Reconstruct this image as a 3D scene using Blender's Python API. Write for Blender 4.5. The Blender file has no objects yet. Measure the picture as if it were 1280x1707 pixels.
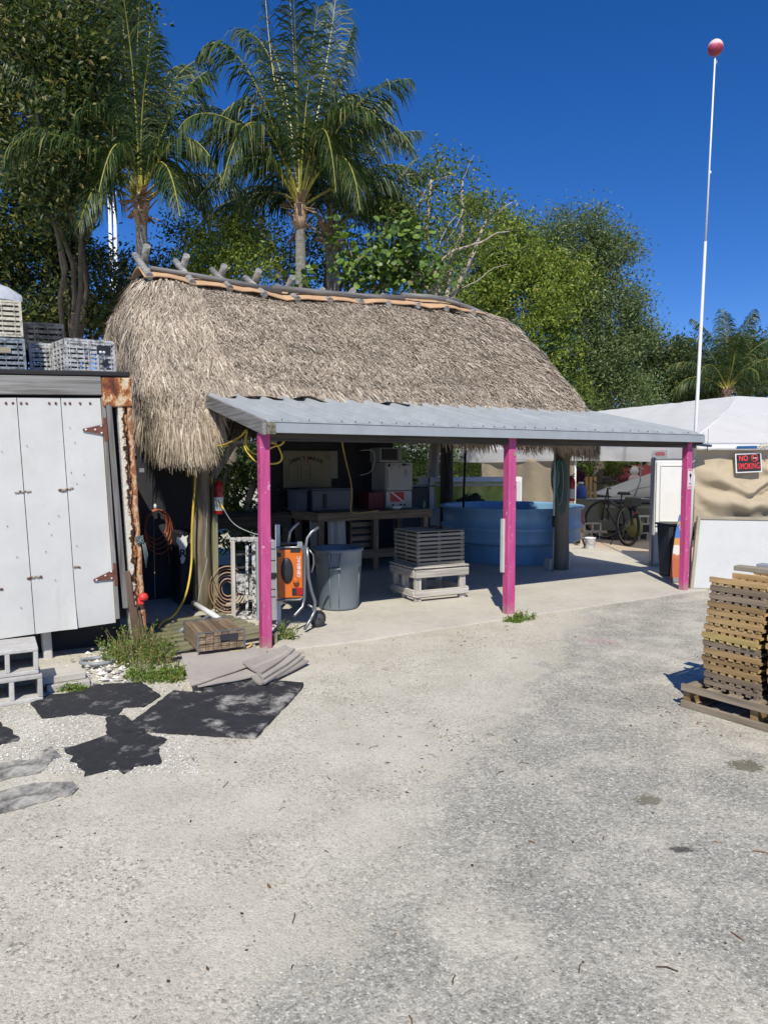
import bpy, math, random
import numpy as np
from mathutils import Vector, Matrix, noise
R = math.radians
random.seed(7); RG = np.random.default_rng(11)
scene = bpy.context.scene
C = scene.collection

# ------------------------------------------------------------------ camera, sky, sun, exposure
EYE, PITCH, FPX = 1.7, 3.9, 1200.0
cd = bpy.data.cameras.new("camera"); cam = bpy.data.objects.new("camera", cd); C.objects.link(cam)
cam.location = (0, 0, EYE); cam.rotation_euler = (R(90-PITCH), 0, 0)
cd.sensor_fit = 'HORIZONTAL'; cd.sensor_width = 36; cd.lens = 36*FPX/1280
cd.clip_end = 3000; cd.clip_start = .05
scene.camera = cam
SUN_EL, SUN_AZ = 47.0, -2.5          # sun behind the camera; azimuth of the light's travel, degrees left of +Y
w = bpy.data.worlds.new("World"); scene.world = w; w.use_nodes = True
nt = w.node_tree; nt.nodes.clear()
wo = nt.nodes.new('ShaderNodeOutputWorld'); bg = nt.nodes.new('ShaderNodeBackground')
sky = nt.nodes.new('ShaderNodeTexSky'); sky.sky_type = 'NISHITA'; sky.sun_disc = False
sky.sun_elevation = R(SUN_EL); sky.sun_rotation = R(180+SUN_AZ)
sky.air_density = .9; sky.dust_density = .0; sky.ozone_density = 5.0; sky.altitude = 0
hs = nt.nodes.new('ShaderNodeHueSaturation'); hs.inputs['Saturation'].default_value = 1.28; hs.inputs['Value'].default_value = 1.0
nt.links.new(sky.outputs[0], hs.inputs['Color'])
tn = nt.nodes.new('ShaderNodeMix'); tn.data_type = 'RGBA'; tn.blend_type = 'MULTIPLY'; tn.inputs[0].default_value = 1; tn.inputs[7].default_value = (1.03, 1.0, 1.32, 1)
nt.links.new(hs.outputs[0], tn.inputs[6]); nt.links.new(tn.outputs[2], bg.inputs[0])
bg.inputs[1].default_value = .078
nt.links.new(bg.outputs[0], wo.inputs[0])
sd = bpy.data.lights.new("sun", 'SUN'); so = bpy.data.objects.new("sun", sd); C.objects.link(so)
sd.energy = 4.0; sd.angle = R(.53); sd.color = (1, .935, .815)
_a = R(SUN_AZ); _t = Vector((-math.sin(_a)*math.cos(R(SUN_EL)), math.cos(_a)*math.cos(R(SUN_EL)), -math.sin(R(SUN_EL))))
so.rotation_euler = _t.to_track_quat('-Z', 'Y').to_euler(); so.location = (0, -20, 30)
scene.view_settings.view_transform = 'Standard'; scene.view_settings.look = 'None'
scene.view_settings.exposure = .25; scene.view_settings.gamma = 1

# ------------------------------------------------------------------ survey helpers: where things stand
def ray(px, py):
    p = R(PITCH); x = (px-640)/FPX; u = (853.5-py)/FPX
    return Vector((x, math.cos(p)+u*math.sin(p), -math.sin(p)+u*math.cos(p)))
def G(px, py, z=0.0):
    r = ray(px, py); return Vector((0, 0, EYE)) + r*((z-EYE)/r.z)
def D(px, py, Y):
    r = ray(px, py); return Vector((0, 0, EYE)) + r*(Y/r.y)
A = R(30.3); O = Vector((-1.089, 6.532, 0))
U = Vector((math.cos(A), math.sin(A), 0)); V = Vector((-math.sin(A), math.cos(A), 0))
def hw(u, v, z=0): return O + U*u + V*v + Vector((0, 0, z))

# ------------------------------------------------------------------ mesh helpers
class MB:
    def __init__(s): s.v = []; s.f = []; s.m = []; s.sm = []
    def add(s, vs, fs, mi=0, smooth=False):
        n = len(s.v); s.v += [tuple(v) for v in vs]
        for f in fs: s.f.append(tuple(i+n for i in f)); s.m.append(mi); s.sm.append(smooth)
        return s
    def box(s, c, d, rot=None, mi=0, taper=1.0):
        x, y, z = d[0]/2, d[1]/2, d[2]/2; c = Vector(c)
        M = rot if isinstance(rot, Matrix) else (Matrix.Rotation(rot, 3, 'Z') if rot else Matrix.Identity(3))
        vs = [M@Vector((sx*x*(taper if sz > 0 else 1), sy*y*(taper if sz > 0 else 1), sz*z))+c for sz in (-1, 1) for sy in (-1, 1) for sx in (-1, 1)]
        return s.add(vs, [(0, 2, 3, 1), (4, 5, 7, 6), (0, 1, 5, 4), (2, 6, 7, 3), (0, 4, 6, 2), (1, 3, 7, 5)], mi)
    def bar(s, p, q, a, b, mi=0, roll=0):        # rectangular bar from p to q
        p, q = Vector(p), Vector(q); d = q-p; L = d.length; d.normalize()
        up = Vector((0, 0, 1)) if abs(d.z) < .95 else Vector((0, 1, 0))
        sx = d.cross(up).normalized(); sy = sx.cross(d).normalized()
        if roll: sx, sy = sx*math.cos(roll)+sy*math.sin(roll), -sx*math.sin(roll)+sy*math.cos(roll)
        M = Matrix((sx, d, sy)).transposed()
        return s.box((p+q)/2, (a, L, b), M, mi)
    def tube(s, pts, r, n=8, mi=0, cap=True, closed=False):
        pts = [Vector(p) for p in pts]; k = len(pts)
        rs = r if isinstance(r, (list, tuple)) else [r]*k
        vs = []; prev = None
        for i, p in enumerate(pts):
            if closed: t = pts[(i+1) % k]-pts[i-1]
            else: t = pts[min(i+1, k-1)]-pts[max(i-1, 0)]
            t.normalize()
            if prev is None:
                a = Vector((0, 0, 1)) if abs(t.z) < .9 else Vector((1, 0, 0)); x = t.cross(a).normalized()
            else:
                x = (prev - t*prev.dot(t)).normalized()
            prev = x; y = t.cross(x)
            for j in range(n):
                an = 2*math.pi*j/n; vs.append(p + (x*math.cos(an)+y*math.sin(an))*rs[i])
        fs = [(i*n+j, i*n+(j+1) % n, (i+1)*n+(j+1) % n, (i+1)*n+j) for i in range(k-1) for j in range(n)]
        if closed: fs += [((k-1)*n+j, (k-1)*n+(j+1) % n, (j+1) % n, j) for j in range(n)]
        s.add(vs, fs, mi, True)
        if cap and not closed:
            m = len(s.v)-len(vs)
            s.f.append(tuple(m+j for j in reversed(range(n)))); s.m.append(mi); s.sm.append(False)
            s.f.append(tuple(m+(k-1)*n+j for j in range(n))); s.m.append(mi); s.sm.append(False)
        return s
    def lathe(s, prof, c=(0, 0, 0), n=24, mi=0, sx=1, sy=1, capb=True, capt=False):
        c = Vector(c); vs = []
        for r, z in prof:
            for j in range(n):
                an = 2*math.pi*j/n; vs.append(c+Vector((r*sx*math.cos(an), r*sy*math.sin(an), z)))
        k = len(prof)
        fs = [(i*n+j, i*n+(j+1) % n, (i+1)*n+(j+1) % n, (i+1)*n+j) for i in range(k-1) for j in range(n)]
        s.add(vs, fs, mi, True); m = len(s.v)-len(vs)
        if capb: s.f.append(tuple(m+j for j in reversed(range(n)))); s.m.append(mi); s.sm.append(False)
        if capt: s.f.append(tuple(m+(k-1)*n+j for j in range(n))); s.m.append(mi); s.sm.append(False)
        return s
    def prism(s, poly, z0, z1, mi=0):            # counter-clockwise polygon
        n = len(poly)
        a = sum(poly[i][0]*poly[(i+1) % n][1]-poly[(i+1) % n][0]*poly[i][1] for i in range(n))
        if a < 0: poly = poly[::-1]
        zf = (lambda z, p: z(p) if callable(z) else z)
        vs = [(p[0], p[1], zf(z0, p)) for p in poly]+[(p[0], p[1], zf(z1, p)) for p in poly]
        fs = [tuple(reversed(range(n))), tuple(range(n, 2*n))]+[(i, (i+1) % n, n+(i+1) % n, n+i) for i in range(n)]
        return s.add(vs, fs, mi)
    def quad(s, a, b, c, d, mi=0): return s.add([a, b, c, d], [(0, 1, 2, 3)], mi)
    def build(s, name, mat, parent=None, bevel=0, seg=1, loc=None, rot=None):
        me = bpy.data.meshes.new(name); me.from_pydata(s.v, [], s.f); me.update()
        for m in (mat if isinstance(mat, (list, tuple)) else [mat]): me.materials.append(m)
        me.polygons.foreach_set('material_index', s.m); me.polygons.foreach_set('use_smooth', s.sm)
        o = bpy.data.objects.new(name, me); C.objects.link(o)
        if parent: o.parent = parent
        if loc is not None: o.location = loc
        if rot is not None: o.rotation_euler = rot
        if bevel:
            b = o.modifiers.new('bevel', 'BEVEL'); b.width = bevel; b.segments = seg; b.limit_method = 'ANGLE'; b.angle_limit = R(40)
        return o
def npmesh(name, Vv, F, mat, parent=None, mats=None, loc=None, smooth=False):
    me = bpy.data.meshes.new(name); Vv = np.asarray(Vv, dtype=np.float32); F = np.asarray(F, dtype=np.int32)
    nf, k = F.shape
    me.vertices.add(len(Vv)); me.vertices.foreach_set('co', Vv.ravel())
    me.loops.add(nf*k); me.loops.foreach_set('vertex_index', F.ravel())
    me.polygons.add(nf); me.polygons.foreach_set('loop_start', np.arange(nf, dtype=np.int32)*k)
    for m in (mat if isinstance(mat, (list, tuple)) else [mat]): me.materials.append(m)
    if mats is not None: me.polygons.foreach_set('material_index', np.asarray(mats, dtype=np.int32))
    me.polygons.foreach_set('use_smooth', np.full(nf, smooth, dtype=bool))
    me.update(calc_edges=True); me.validate()
    o = bpy.data.objects.new(name, me); C.objects.link(o)
    if parent: o.parent = parent
    if loc is not None: o.location = loc
    return o
def tag(o, label=None, cat=None, group=None, kind=None):
    if label: o['label'] = label
    if cat: o['category'] = cat
    if group: o['group'] = group
    if kind: o['kind'] = kind
    return o
def thing(name, label, cat, loc=(0, 0, 0), rz=0, group=None, rot=None):
    o = bpy.data.objects.new(name, None); C.objects.link(o); o.empty_display_size = .1
    o.location = loc; o.rotation_euler = rot if rot else (0, 0, rz)
    return tag(o, label, cat, group)
def kids(o): return [c for c in bpy.data.objects if c.parent == o]
def dup(o, loc, rot, label, group=None, parent=None):
    c = o.copy(); C.objects.link(c); c.parent = parent
    if parent is None:
        c.location = loc; c.rotation_euler = rot if isinstance(rot, tuple) else (0, 0, rot)
        c['label'] = label
        if group: c['group'] = group
    for k in kids(o): dup(k, None, None, None, None, c)
    return c
def lettering(txt, size, mat, parent, loc, rot, name='lettering', sx=1.0, thick=.0015, bold=0.0, align='CENTER'):
    cu = bpy.data.curves.new(name, 'FONT'); cu.body = txt; cu.size = size; cu.align_x = align; cu.align_y = 'CENTER'
    cu.extrude = thick; cu.offset = bold; cu.resolution_u = 3
    t = bpy.data.objects.new('tmp', cu); C.objects.link(t)
    dg = bpy.context.evaluated_depsgraph_get(); me = bpy.data.meshes.new_from_object(t.evaluated_get(dg))
    bpy.data.objects.remove(t); me.materials.clear(); me.materials.append(mat)
    o = bpy.data.objects.new(name, me); C.objects.link(o); o.parent = parent; o.location = loc; o.rotation_euler = rot; o.scale = (sx, 1, 1)
    return o

# ------------------------------------------------------------------ materials
def NT(name):
    m = bpy.data.materials.new(name); m.use_nodes = True; t = m.node_tree; t.nodes.clear()
    out = t.nodes.new('ShaderNodeOutputMaterial'); b = t.nodes.new('ShaderNodeBsdfPrincipled')
    t.links.new(b.outputs[0], out.inputs[0]); return m, t, b, out
def ramp(t, stops, fac=None, interp='LINEAR'):
    r = t.nodes.new('ShaderNodeValToRGB'); r.color_ramp.interpolation = interp
    e = r.color_ramp.elements
    while len(e) < len(stops): e.new(.5)
    for i, (p, c) in enumerate(stops): e[i].position = p; e[i].color = (c[0], c[1], c[2], 1) if not isinstance(c, (int, float)) else (c, c, c, 1)
    if fac is not None: t.links.new(fac, r.inputs[0])
    return r
def coords(t, scale=(1, 1, 1), kind='Object'):
    tc = t.nodes.new('ShaderNodeTexCoord'); mp = t.nodes.new('ShaderNodeMapping'); mp.inputs['Scale'].default_value = scale
    t.links.new(tc.outputs[kind], mp.inputs[0]); return mp.outputs[0]
def nz(t, vec, scale, detail=5, rough=.6, dist=0):
    n = t.nodes.new('ShaderNodeTexNoise'); n.inputs['Scale'].default_value = scale; n.inputs['Detail'].default_value = detail
    n.inputs['Roughness'].default_value = rough; n.inputs['Distortion'].default_value = dist
    if vec is not None: t.links.new(vec, n.inputs['Vector'])
    return n.outputs['Fac']
def nzc(t, vec, scale):
    n = t.nodes.new('ShaderNodeTexNoise'); n.inputs['Scale'].default_value = scale; n.inputs['Detail'].default_value = 3
    t.links.new(vec, n.inputs['Vector']); return n.outputs['Color']
def vor(t, vec, scale, feature='F1'):
    n = t.nodes.new('ShaderNodeTexVoronoi'); n.inputs['Scale'].default_value = scale; n.feature = feature
    t.links.new(vec, n.inputs['Vector']); return n
def mixc(t, fac, a, b, mode='MIX'):
    m = t.nodes.new('ShaderNodeMix'); m.data_type = 'RGBA'; m.blend_type = mode
    for sock, v in ((m.inputs[0], fac), (m.inputs[6], a), (m.inputs[7], b)):
        if isinstance(v, (int, float)): sock.default_value = v
        elif isinstance(v, tuple): sock.default_value = (v[0], v[1], v[2], 1)
        else: t.links.new(v, sock)
    return m.outputs[2]
def mth(t, op, a, b=None, c=None, clamp=False):
    m = t.nodes.new('ShaderNodeMath'); m.operation = op; m.use_clamp = clamp
    for i, v in enumerate((a, b, c)):
        if v is None: continue
        if isinstance(v, (int, float)): m.inputs[i].default_value = v
        else: t.links.new(v, m.inputs[i])
    return m.outputs[0]
def bump(t, b, h, strength=.3, dist=.01):
    n = t.nodes.new('ShaderNodeBump'); n.inputs['Strength'].default_value = strength; n.inputs['Distance'].default_value = dist
    t.links.new(h, n.inputs['Height']); t.links.new(n.outputs[0], b.inputs['Normal']); return n
def island(t):
    g = t.nodes.new('ShaderNodeNewGeometry'); oi = t.nodes.new('ShaderNodeObjectInfo')
    a = t.nodes.new('ShaderNodeMath'); a.operation = 'ADD'; t.links.new(g.outputs['Random Per Island'], a.inputs[0]); t.links.new(oi.outputs['Random'], a.inputs[1])
    f = t.nodes.new('ShaderNodeMath'); f.operation = 'FRACT'; t.links.new(a.outputs[0], f.inputs[0]); return f.outputs[0]
def plain(name, c, rough=.6, var=.25, scale=6, metal=0, bs=.15, bd=.004, dirt=None, dirt_amt=.5, dirt_scale=3, stretch=(1, 1, 1), spec=.5, isl=.15, coat=0):
    m, t, b, out = NT(name); v = coords(t, stretch)
    n = nz(t, v, scale, 6); lo = tuple(x*(1-var) for x in c); hi = tuple(min(1, x*(1+var)) for x in c)
    col = ramp(t, [(.3, lo), (.7, hi)], n).outputs[0]
    if isl:
        k = mth(t, 'MULTIPLY_ADD', island(t), 2*isl, 1-isl); cc = t.nodes.new('ShaderNodeCombineColor')
        for i in range(3): t.links.new(k, cc.inputs[i])
        col = mixc(t, 1.0, col, cc.outputs[0], 'MULTIPLY')
    if dirt:
        d = ramp(t, [(.5-.12, 0.0), (.5+.12, 1.0)], nz(t, v, dirt_scale, 8, .7)).outputs[0]
        d = mth(t, 'MULTIPLY', d, dirt_amt); col = mixc(t, d, col, dirt)
    t.links.new(col, b.inputs['Base Color']); b.inputs['Roughness'].default_value = rough; b.inputs['Metallic'].default_value = metal
    b.inputs['Specular IOR Level'].default_value = spec; b.inputs['Coat Weight'].default_value = coat
    bump(t, b, nz(t, v, scale*5, 4), bs, bd)
    return m
def wood(name, c1, c2, axis='x', rough=.75, isl=.35, grain=30, dark=(.05, .04, .03), knots=.35):
    m, t, b, out = NT(name)
    st = {'x': (1.2, grain, grain), 'y': (grain, 1.2, grain), 'z': (grain, grain, 1.2)}[axis]
    v = coords(t, st); n = nz(t, v, 1.0, 8, .65, .6)
    col = ramp(t, [(.25, dark), (.42, c1), (.62, c2), (.8, tuple(min(1, x*1.15) for x in c2))], n).outputs[0]
    w2 = nz(t, coords(t), 3.0, 3); col = mixc(t, mth(t, 'MULTIPLY', w2, knots), col, c1)
    k = mth(t, 'MULTIPLY_ADD', island(t), 2*isl, 1-isl); cc = t.nodes.new('ShaderNodeCombineColor')
    for i in range(3): t.links.new(k, cc.inputs[i])
    col = mixc(t, 1.0, col, cc.outputs[0], 'MULTIPLY')
    t.links.new(col, b.inputs['Base Color']); b.inputs['Roughness'].default_value = rough; b.inputs['Specular IOR Level'].default_value = .25
    bump(t, b, n, .5, .004); return m
def leafmat(name, cols, trans=.3, rough=.45, spec=.35):
    m, t, b, out = NT(name); col = ramp(t, cols, island(t)).outputs[0]
    t.links.new(col, b.inputs['Base Color']); b.inputs['Roughness'].default_value = rough; b.inputs['Specular IOR Level'].default_value = spec
    tr = t.nodes.new('ShaderNodeBsdfTranslucent'); mx = t.nodes.new('ShaderNodeMixShader'); mx.inputs[0].default_value = trans
    tc = mixc(t, 1.0, col, (1.3, 1.5, .7), 'MULTIPLY'); t.links.new(tc, tr.inputs[0])
    t.links.new(b.outputs[0], mx.inputs[1]); t.links.new(tr.outputs[0], mx.inputs[2]); t.links.new(mx.outputs[0], out.inputs[0])
    return m

M = {}
M['wood_grey'] = {a: wood('weathered_grey_wood_'+a, (.15, .145, .135), (.30, .295, .28), a, isl=.15) for a in 'xyz'}
M['wood_brown'] = {a: wood('brown_wood_'+a, (.17, .12, .075), (.33, .25, .17), a, isl=.25) for a in 'xyz'}
M['wood_green'] = {a: wood('treated_green_wood_'+a, (.17, .17, .10), (.30, .28, .18), a, isl=.2) for a in 'xyz'}
M['wood_fresh'] = {a: wood('fresh_pine_'+a, (.31, .20, .09), (.50, .35, .17), a, isl=.36, dark=(.12, .07, .035)) for a in 'xyz'}
M['wood_pale'] = {a: wood('whitewashed_wood_'+a, (.35, .33, .29), (.62, .59, .53), a, isl=.12, dark=(.16, .14, .11)) for a in 'xyz'}
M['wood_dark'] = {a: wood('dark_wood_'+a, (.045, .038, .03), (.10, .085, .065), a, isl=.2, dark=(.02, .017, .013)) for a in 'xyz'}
M['log'] = wood('silvered_log', (.20, .195, .185), (.42, .41, .39), 'y', isl=.2)
M['timber'] = wood('timber_post', (.17, .14, .09), (.33, .28, .19), 'z', grain=14, isl=.1)
M['cap'] = plain('tan_ridge_sheet', (.56, .36, .20), .7, .12, 4)
M['concrete'] = plain('block_concrete', (.50, .49, .46), .9, .15, 18, bs=.6, bd=.004, dirt=(.3, .29, .26), dirt_amt=.3)
M['paver'] = plain('paver_concrete', (.52, .49, .42), .9, .1, 10, bs=.4)
M['black_plastic'] = plain('black_plastic', (.02, .021, .024), .45, .2)
M['grey_can'] = plain('grey_can_plastic', (.15, .195, .225), .5, .08, 4, dirt=(.22, .23, .23), dirt_amt=.25, isl=0)
M['blue_bin'] = plain('dark_bin_plastic', (.03, .035, .045), .45, .1)
M['tank_blue'] = plain('tank_blue', (.22, .42, .62), .45, .10, 3, dirt=(.13, .27, .44), dirt_amt=.45, dirt_scale=5, isl=0, stretch=(1, 1, .3))
M['white'] = plain('white_plastic', (.74, .75, .75), .45, .05, 4)
M['offwhite'] = plain('offwhite_paint', (.62, .63, .61), .55, .06, 4, dirt=(.42, .41, .36), dirt_amt=.35)
M['fridge'] = plain('fridge_enamel', (.40, .41, .41), .35, .05, 3)
M['red'] = plain('red_paint', (.42, .012, .012), .35, .1)
M['redsign'] = plain('red_sign', (.42, .02, .025), .4, .05)
M['orange'] = plain('orange_panel', (.58, .14, .018), .4, .08)
M['steel'] = plain('galvanised_tube', (.30, .315, .33), .38, .15, 12, metal=.75, dirt=(.2, .19, .18), dirt_amt=.4)
M['dull_steel'] = plain('grey_painted_tube', (.27, .29, .31), .5, .15, 12)
M['yellow'] = plain('yellow_hose', (.62, .45, .05), .45, .1, isl=0)
M['orange_hose'] = plain('orange_hose', (.38, .10, .04), .5, .15, isl=0)
M['brown_hose'] = plain('brown_strap', (.38, .24, .16), .6, .2)
M['green_hose'] = plain('green_hose', (.02, .16, .13), .45, .1)
M['rubber'] = plain('rubber', (.02, .02, .022), .8, .2)
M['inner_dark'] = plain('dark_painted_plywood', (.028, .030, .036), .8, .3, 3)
M['under_thatch'] = plain('thatch_lining', (.24, .195, .145), .95, .6, 45, bs=.8, bd=.02)
M['tote'] = plain('grey_tote', (.085, .10, .135), .5, .1)
M['bluecap'] = plain('royal_blue', (.02, .06, .35), .4, .1)
M['tanboard'] = plain('tan_board', (.34, .30, .22), .8, .2, 4, dirt=(.2, .17, .12), dirt_amt=.4)
M['ink'] = plain('black_ink', (.015, .015, .018), .6, .1)
M['skin_glass'] = None

def mat_mottled(name, base, spots, lo=.42, hi=.56, sc=14, rough=.8):
    m, t, b, out = NT(name); v = coords(t)
    f = ramp(t, [(lo, 0.0), (hi, 1.0)], nz(t, v, sc, 8, .75)).outputs[0]
    f2 = ramp(t, [(.35, .65), (.75, 1.15)], nz(t, v, sc*3.1, 4)).outputs[0]
    col = mixc(t, f, base, spots); col = mixc(t, 1.0, col, f2, 'MULTIPLY')
    t.links.new(col, b.inputs['Base Color']); b.inputs['Roughness'].default_value = rough
    bump(t, b, nz(t, v, sc*2, 6), .5, .006); return m
M['barnacle'] = mat_mottled('barnacled_black_plastic', (.04, .045, .05), (.62, .63, .62), .36, .52, 16)
M['barnacle_cream'] = mat_mottled('cream_crusted_plastic', (.22, .20, .15), (.66, .62, .50), .32, .5, 16)
M['barnacle_blue'] = mat_mottled('bluish_plastic_trap', (.05, .075, .10), (.36, .42, .46), .36, .6, 16)
M['barnacle_dark'] = mat_mottled('dark_plastic_trap', (.018, .02, .025), (.10, .11, .12), .45, .65, 12)
M['mat_rubber'] = mat_mottled('dusty_rubber_mat', (.030, .031, .035), (.52, .50, .44), .52, .66, 3.2)
M['mat_clean'] = mat_mottled('black_rubber_mat', (.026, .027, .031), (.34, .335, .31), .55, .70, 7)
M['mat_dusty'] = mat_mottled('sanded_rubber_mat', (.09, .09, .085), (.50, .48, .42), .36, .56, 9)
M['tire'] = plain('tyre_rubber', (.025, .025, .027), .85, .2)

def mat_pink():
    m, t, b, out = NT('pink_post_paint'); v = coords(t)
    chips = ramp(t, [(.62, 0.0), (.66, 1.0)], nz(t, v, 17, 6, .65)).outputs[0]
    n = nz(t, coords(t, (8, 8, 1)), 3, 5)
    col = ramp(t, [(.3, (.42, .05, .18)), (.7, (.58, .09, .26))], n).outputs[0]
    col = mixc(t, mth(t, 'MULTIPLY', chips, .7), col, (.66, .42, .50))
    dk = ramp(t, [(.7, 0.0), (.73, 1.0)], nz(t, coords(t, (1, 1, .6)), 9, 3)).outputs[0]
    col = mixc(t, mth(t, 'MULTIPLY', dk, .5), col, (.12, .02, .05))
    tc = t.nodes.new('ShaderNodeTexCoord'); sx = t.nodes.new('ShaderNodeSeparateXYZ'); t.links.new(tc.outputs['Object'], sx.inputs[0])
    mud = mth(t, 'SUBTRACT', mth(t, 'MULTIPLY_ADD', nz(t, v, 9, 5), .5, .0), mth(t, 'MULTIPLY', sx.outputs[2], 1.6)); mud = ramp(t, [(.0, 0.0), (.2, 1.0)], mud).outputs[0]
    col = mixc(t, mth(t, 'MULTIPLY', mud, .6), col, (.36, .26, .24))
    t.links.new(col, b.inputs['Base Color']); b.inputs['Roughness'].default_value = .6
    bump(t, b, mth(t, 'ADD', n, mth(t, 'MULTIPLY', chips, -.6)), .45, .005); return m
M['pink'] = mat_pink()

def mat_metal_roof():
    m, t, b, out = NT('galvanised_roof_sheet'); v = coords(t)
    f = nz(t, v, 2.2, 6, .6); f2 = nz(t, coords(t, (1, 8, 1)), 7, 5)
    col = ramp(t, [(.3, (.40, .43, .435)), (.7, (.50, .53, .53))], f).outputs[0]
    col = mixc(t, mth(t, 'MULTIPLY', ramp(t, [(.55, 0.0), (.8, 1.0)], f2).outputs[0], .35), col, (.24, .25, .26))
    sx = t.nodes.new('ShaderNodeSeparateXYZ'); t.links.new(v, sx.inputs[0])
    fr_ = mth(t, 'FRACT', mth(t, 'DIVIDE', mth(t, 'ADD', sx.outputs[0], mth(t, 'MULTIPLY_ADD', f2, .02, -.03)), .28)); rib_shade = ramp(t, [(0, .0), (.03, .9), (.12, .25), (.3, 0.0), (.9, .0), (1, .35)], fr_).outputs[0]  # dark line beside each rib, its shading painted into the sheet colour
    col = mixc(t, mth(t, 'MULTIPLY', rib_shade, .8), col, (.17, .19, .20))
    t.links.new(col, b.inputs['Base Color']); b.inputs['Metallic'].default_value = .12; b.inputs['Roughness'].default_value = .5
    bump(t, b, f, .08, .01); return m
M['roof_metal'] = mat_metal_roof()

def mat_thatch():
    m, t, b, out = NT('dry_palm_thatch')
    r = island(t)
    col = ramp(t, [(0, (.16, .125, .09)), (.14, (.29, .235, .175)), (.5, (.47, .39, .295)), (.86, (.60, .515, .405)), (1, (.74, .665, .55))], r).outputs[0]
    p = ramp(t, [(.35, .74), (.65, 1.10)], nz(t, coords(t, (1, 1, 2.2)), 1.5, 7, .75)).outputs[0]
    col = mixc(t, 1.0, col, p, 'MULTIPLY')
    t.links.new(col, b.inputs['Base Color']); b.inputs['Roughness'].default_value = .85; b.inputs['Specular IOR Level'].default_value = .15
    return m
M['thatch'] = mat_thatch()

def mat_door():
    m, t, b, out = NT('white_painted_door_panel'); v = coords(t)
    base = ramp(t, [(.3, (.575, .575, .545)), (.7, (.665, .665, .635))], nz(t, v, 2.5, 5)).outputs[0]
    # yellowed rust bleed near the right edge, drips and freckles
    sx = t.nodes.new('ShaderNodeSeparateXYZ'); tc = t.nodes.new('ShaderNodeTexCoord'); t.links.new(tc.outputs['Object'], sx.inputs[0])
    edge = mth(t, 'SUBTRACT', sx.outputs[0], mth(t, 'MULTIPLY', nz(t, coords(t, (1, 1, 1)), 5, 5), .09))
    edge = ramp(t, [(.0, 0.0), (.05, 1.0)], mth(t, 'ADD', edge, .325)).outputs[0]
    col = mixc(t, mth(t, 'MULTIPLY', edge, .42), base, (.70, .56, .27))
    drip = nz(t, coords(t, (26, 1, 1.0)), 1, 4); drip = ramp(t, [(.62, 0.0), (.75, 1.0)], drip).outputs[0]
    top = ramp(t, [(.0, 0.0), (1.0, 1.0)], mth(t, 'MULTIPLY', mth(t, 'SUBTRACT', sx.outputs[2], 1.95), 3.0, clamp=True)).outputs[0]
    col = mixc(t, mth(t, 'MULTIPLY', mth(t, 'MULTIPLY', drip, top), .35), col, (.5, .3, .13))
    fr = ramp(t, [(.68, 0.0), (.74, 1.0)], nz(t, v, 26, 3)).outputs[0]
    col = mixc(t, mth(t, 'MULTIPLY', fr, .35), col, (.36, .27, .2))
    sm = ramp(t, [(.55, 0.0), (.75, 1.0)], nz(t, coords(t, (1, 1, .35)), 4, 7, .7)).outputs[0]
    col = mixc(t, mth(t, 'MULTIPLY', sm, .38), col, (.42, .40, .35))
    t.links.new(col, b.inputs['Base Color']); b.inputs['Roughness'].default_value = .55
    bump(t, b, nz(t, v, 3.5, 4), .25, .012); return m
M['door'] = mat_door()
def mat_rust(strip=False):
    m, t, b, out = NT('rusted_painted_steel'); v = coords(t, (1, 1, .55))
    f = nz(t, v, 9, 9, .7, .3)
    stops = [(.40, (.66, .60, .46)), (.46, (.60, .40, .2)), (.50, (.36, .12, .035)), (.58, (.15, .045, .02)), (.7, (.05, .022, .015))]
    if strip:      # cream paint at the left, eaten through in the middle, bare rust at the right
        tc = t.nodes.new('ShaderNodeTexCoord'); sx = t.nodes.new('ShaderNodeSeparateXYZ'); t.links.new(tc.outputs['Object'], sx.inputs[0])
        f0 = nz(t, coords(t, (1, 1, 1)), 11, 9, .7); f = mth(t, 'ADD', mth(t, 'MULTIPLY_ADD', sx.outputs[0], 8.0, 1.08), mth(t, 'MULTIPLY', mth(t, 'SUBTRACT', f0, .5), 1.5))
        stops = [(.0, (.62, .62, .58)), (.38, (.66, .62, .50)), (.42, (.45, .20, .07)), (.46, (.03, .018, .015)), (.62, (.02, .014, .012)), (.67, (.25, .08, .025)), (.76, (.50, .22, .08)), (.88, (.62, .48, .32)), (1, (.30, .12, .05))]
    col = ramp(t, stops, f).outputs[0]
    t.links.new(col, b.inputs['Base Color']); b.inputs['Roughness'].default_value = .85
    bump(t, b, f, 1.0, .02); return m
M['rust'] = mat_rust()
M['rust_hinge'] = plain('rusted_hinge', (.16, .06, .04), .8, .3, 30)

def mat_cloth(name, c, fold=(1, 1, 1), sc=2.0, bs=.6, bd=.05, var=.08, trans=0):
    m, t, b, out = NT(name); v = coords(t, fold)
    n = nz(t, v, sc, 4, .5, .4)
    col = ramp(t, [(.3, tuple(x*(1-var) for x in c)), (.7, tuple(min(1, x*(1+var)) for x in c))], nz(t, coords(t), 1.3, 6)).outputs[0]
    t.links.new(col, b.inputs['Base Color']); b.inputs['Roughness'].default_value = .75; b.inputs['Specular IOR Level'].default_value = .25
    bump(t, b, n, bs, bd)
    if trans:
        tr = t.nodes.new('ShaderNodeBsdfTranslucent'); mx = t.nodes.new('ShaderNodeMixShader'); mx.inputs[0].default_value = trans
        t.links.new(col, tr.inputs[0]); t.links.new(b.outputs[0], mx.inputs[1]); t.links.new(tr.outputs[0], mx.inputs[2]); t.links.new(mx.outputs[0], out.inputs[0])
    return m
M['tent'] = mat_cloth('white_tent_vinyl', (.88, .88, .86), (2.6, .5, .5), 2.0, .6, .05, .03, .35)
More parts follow.
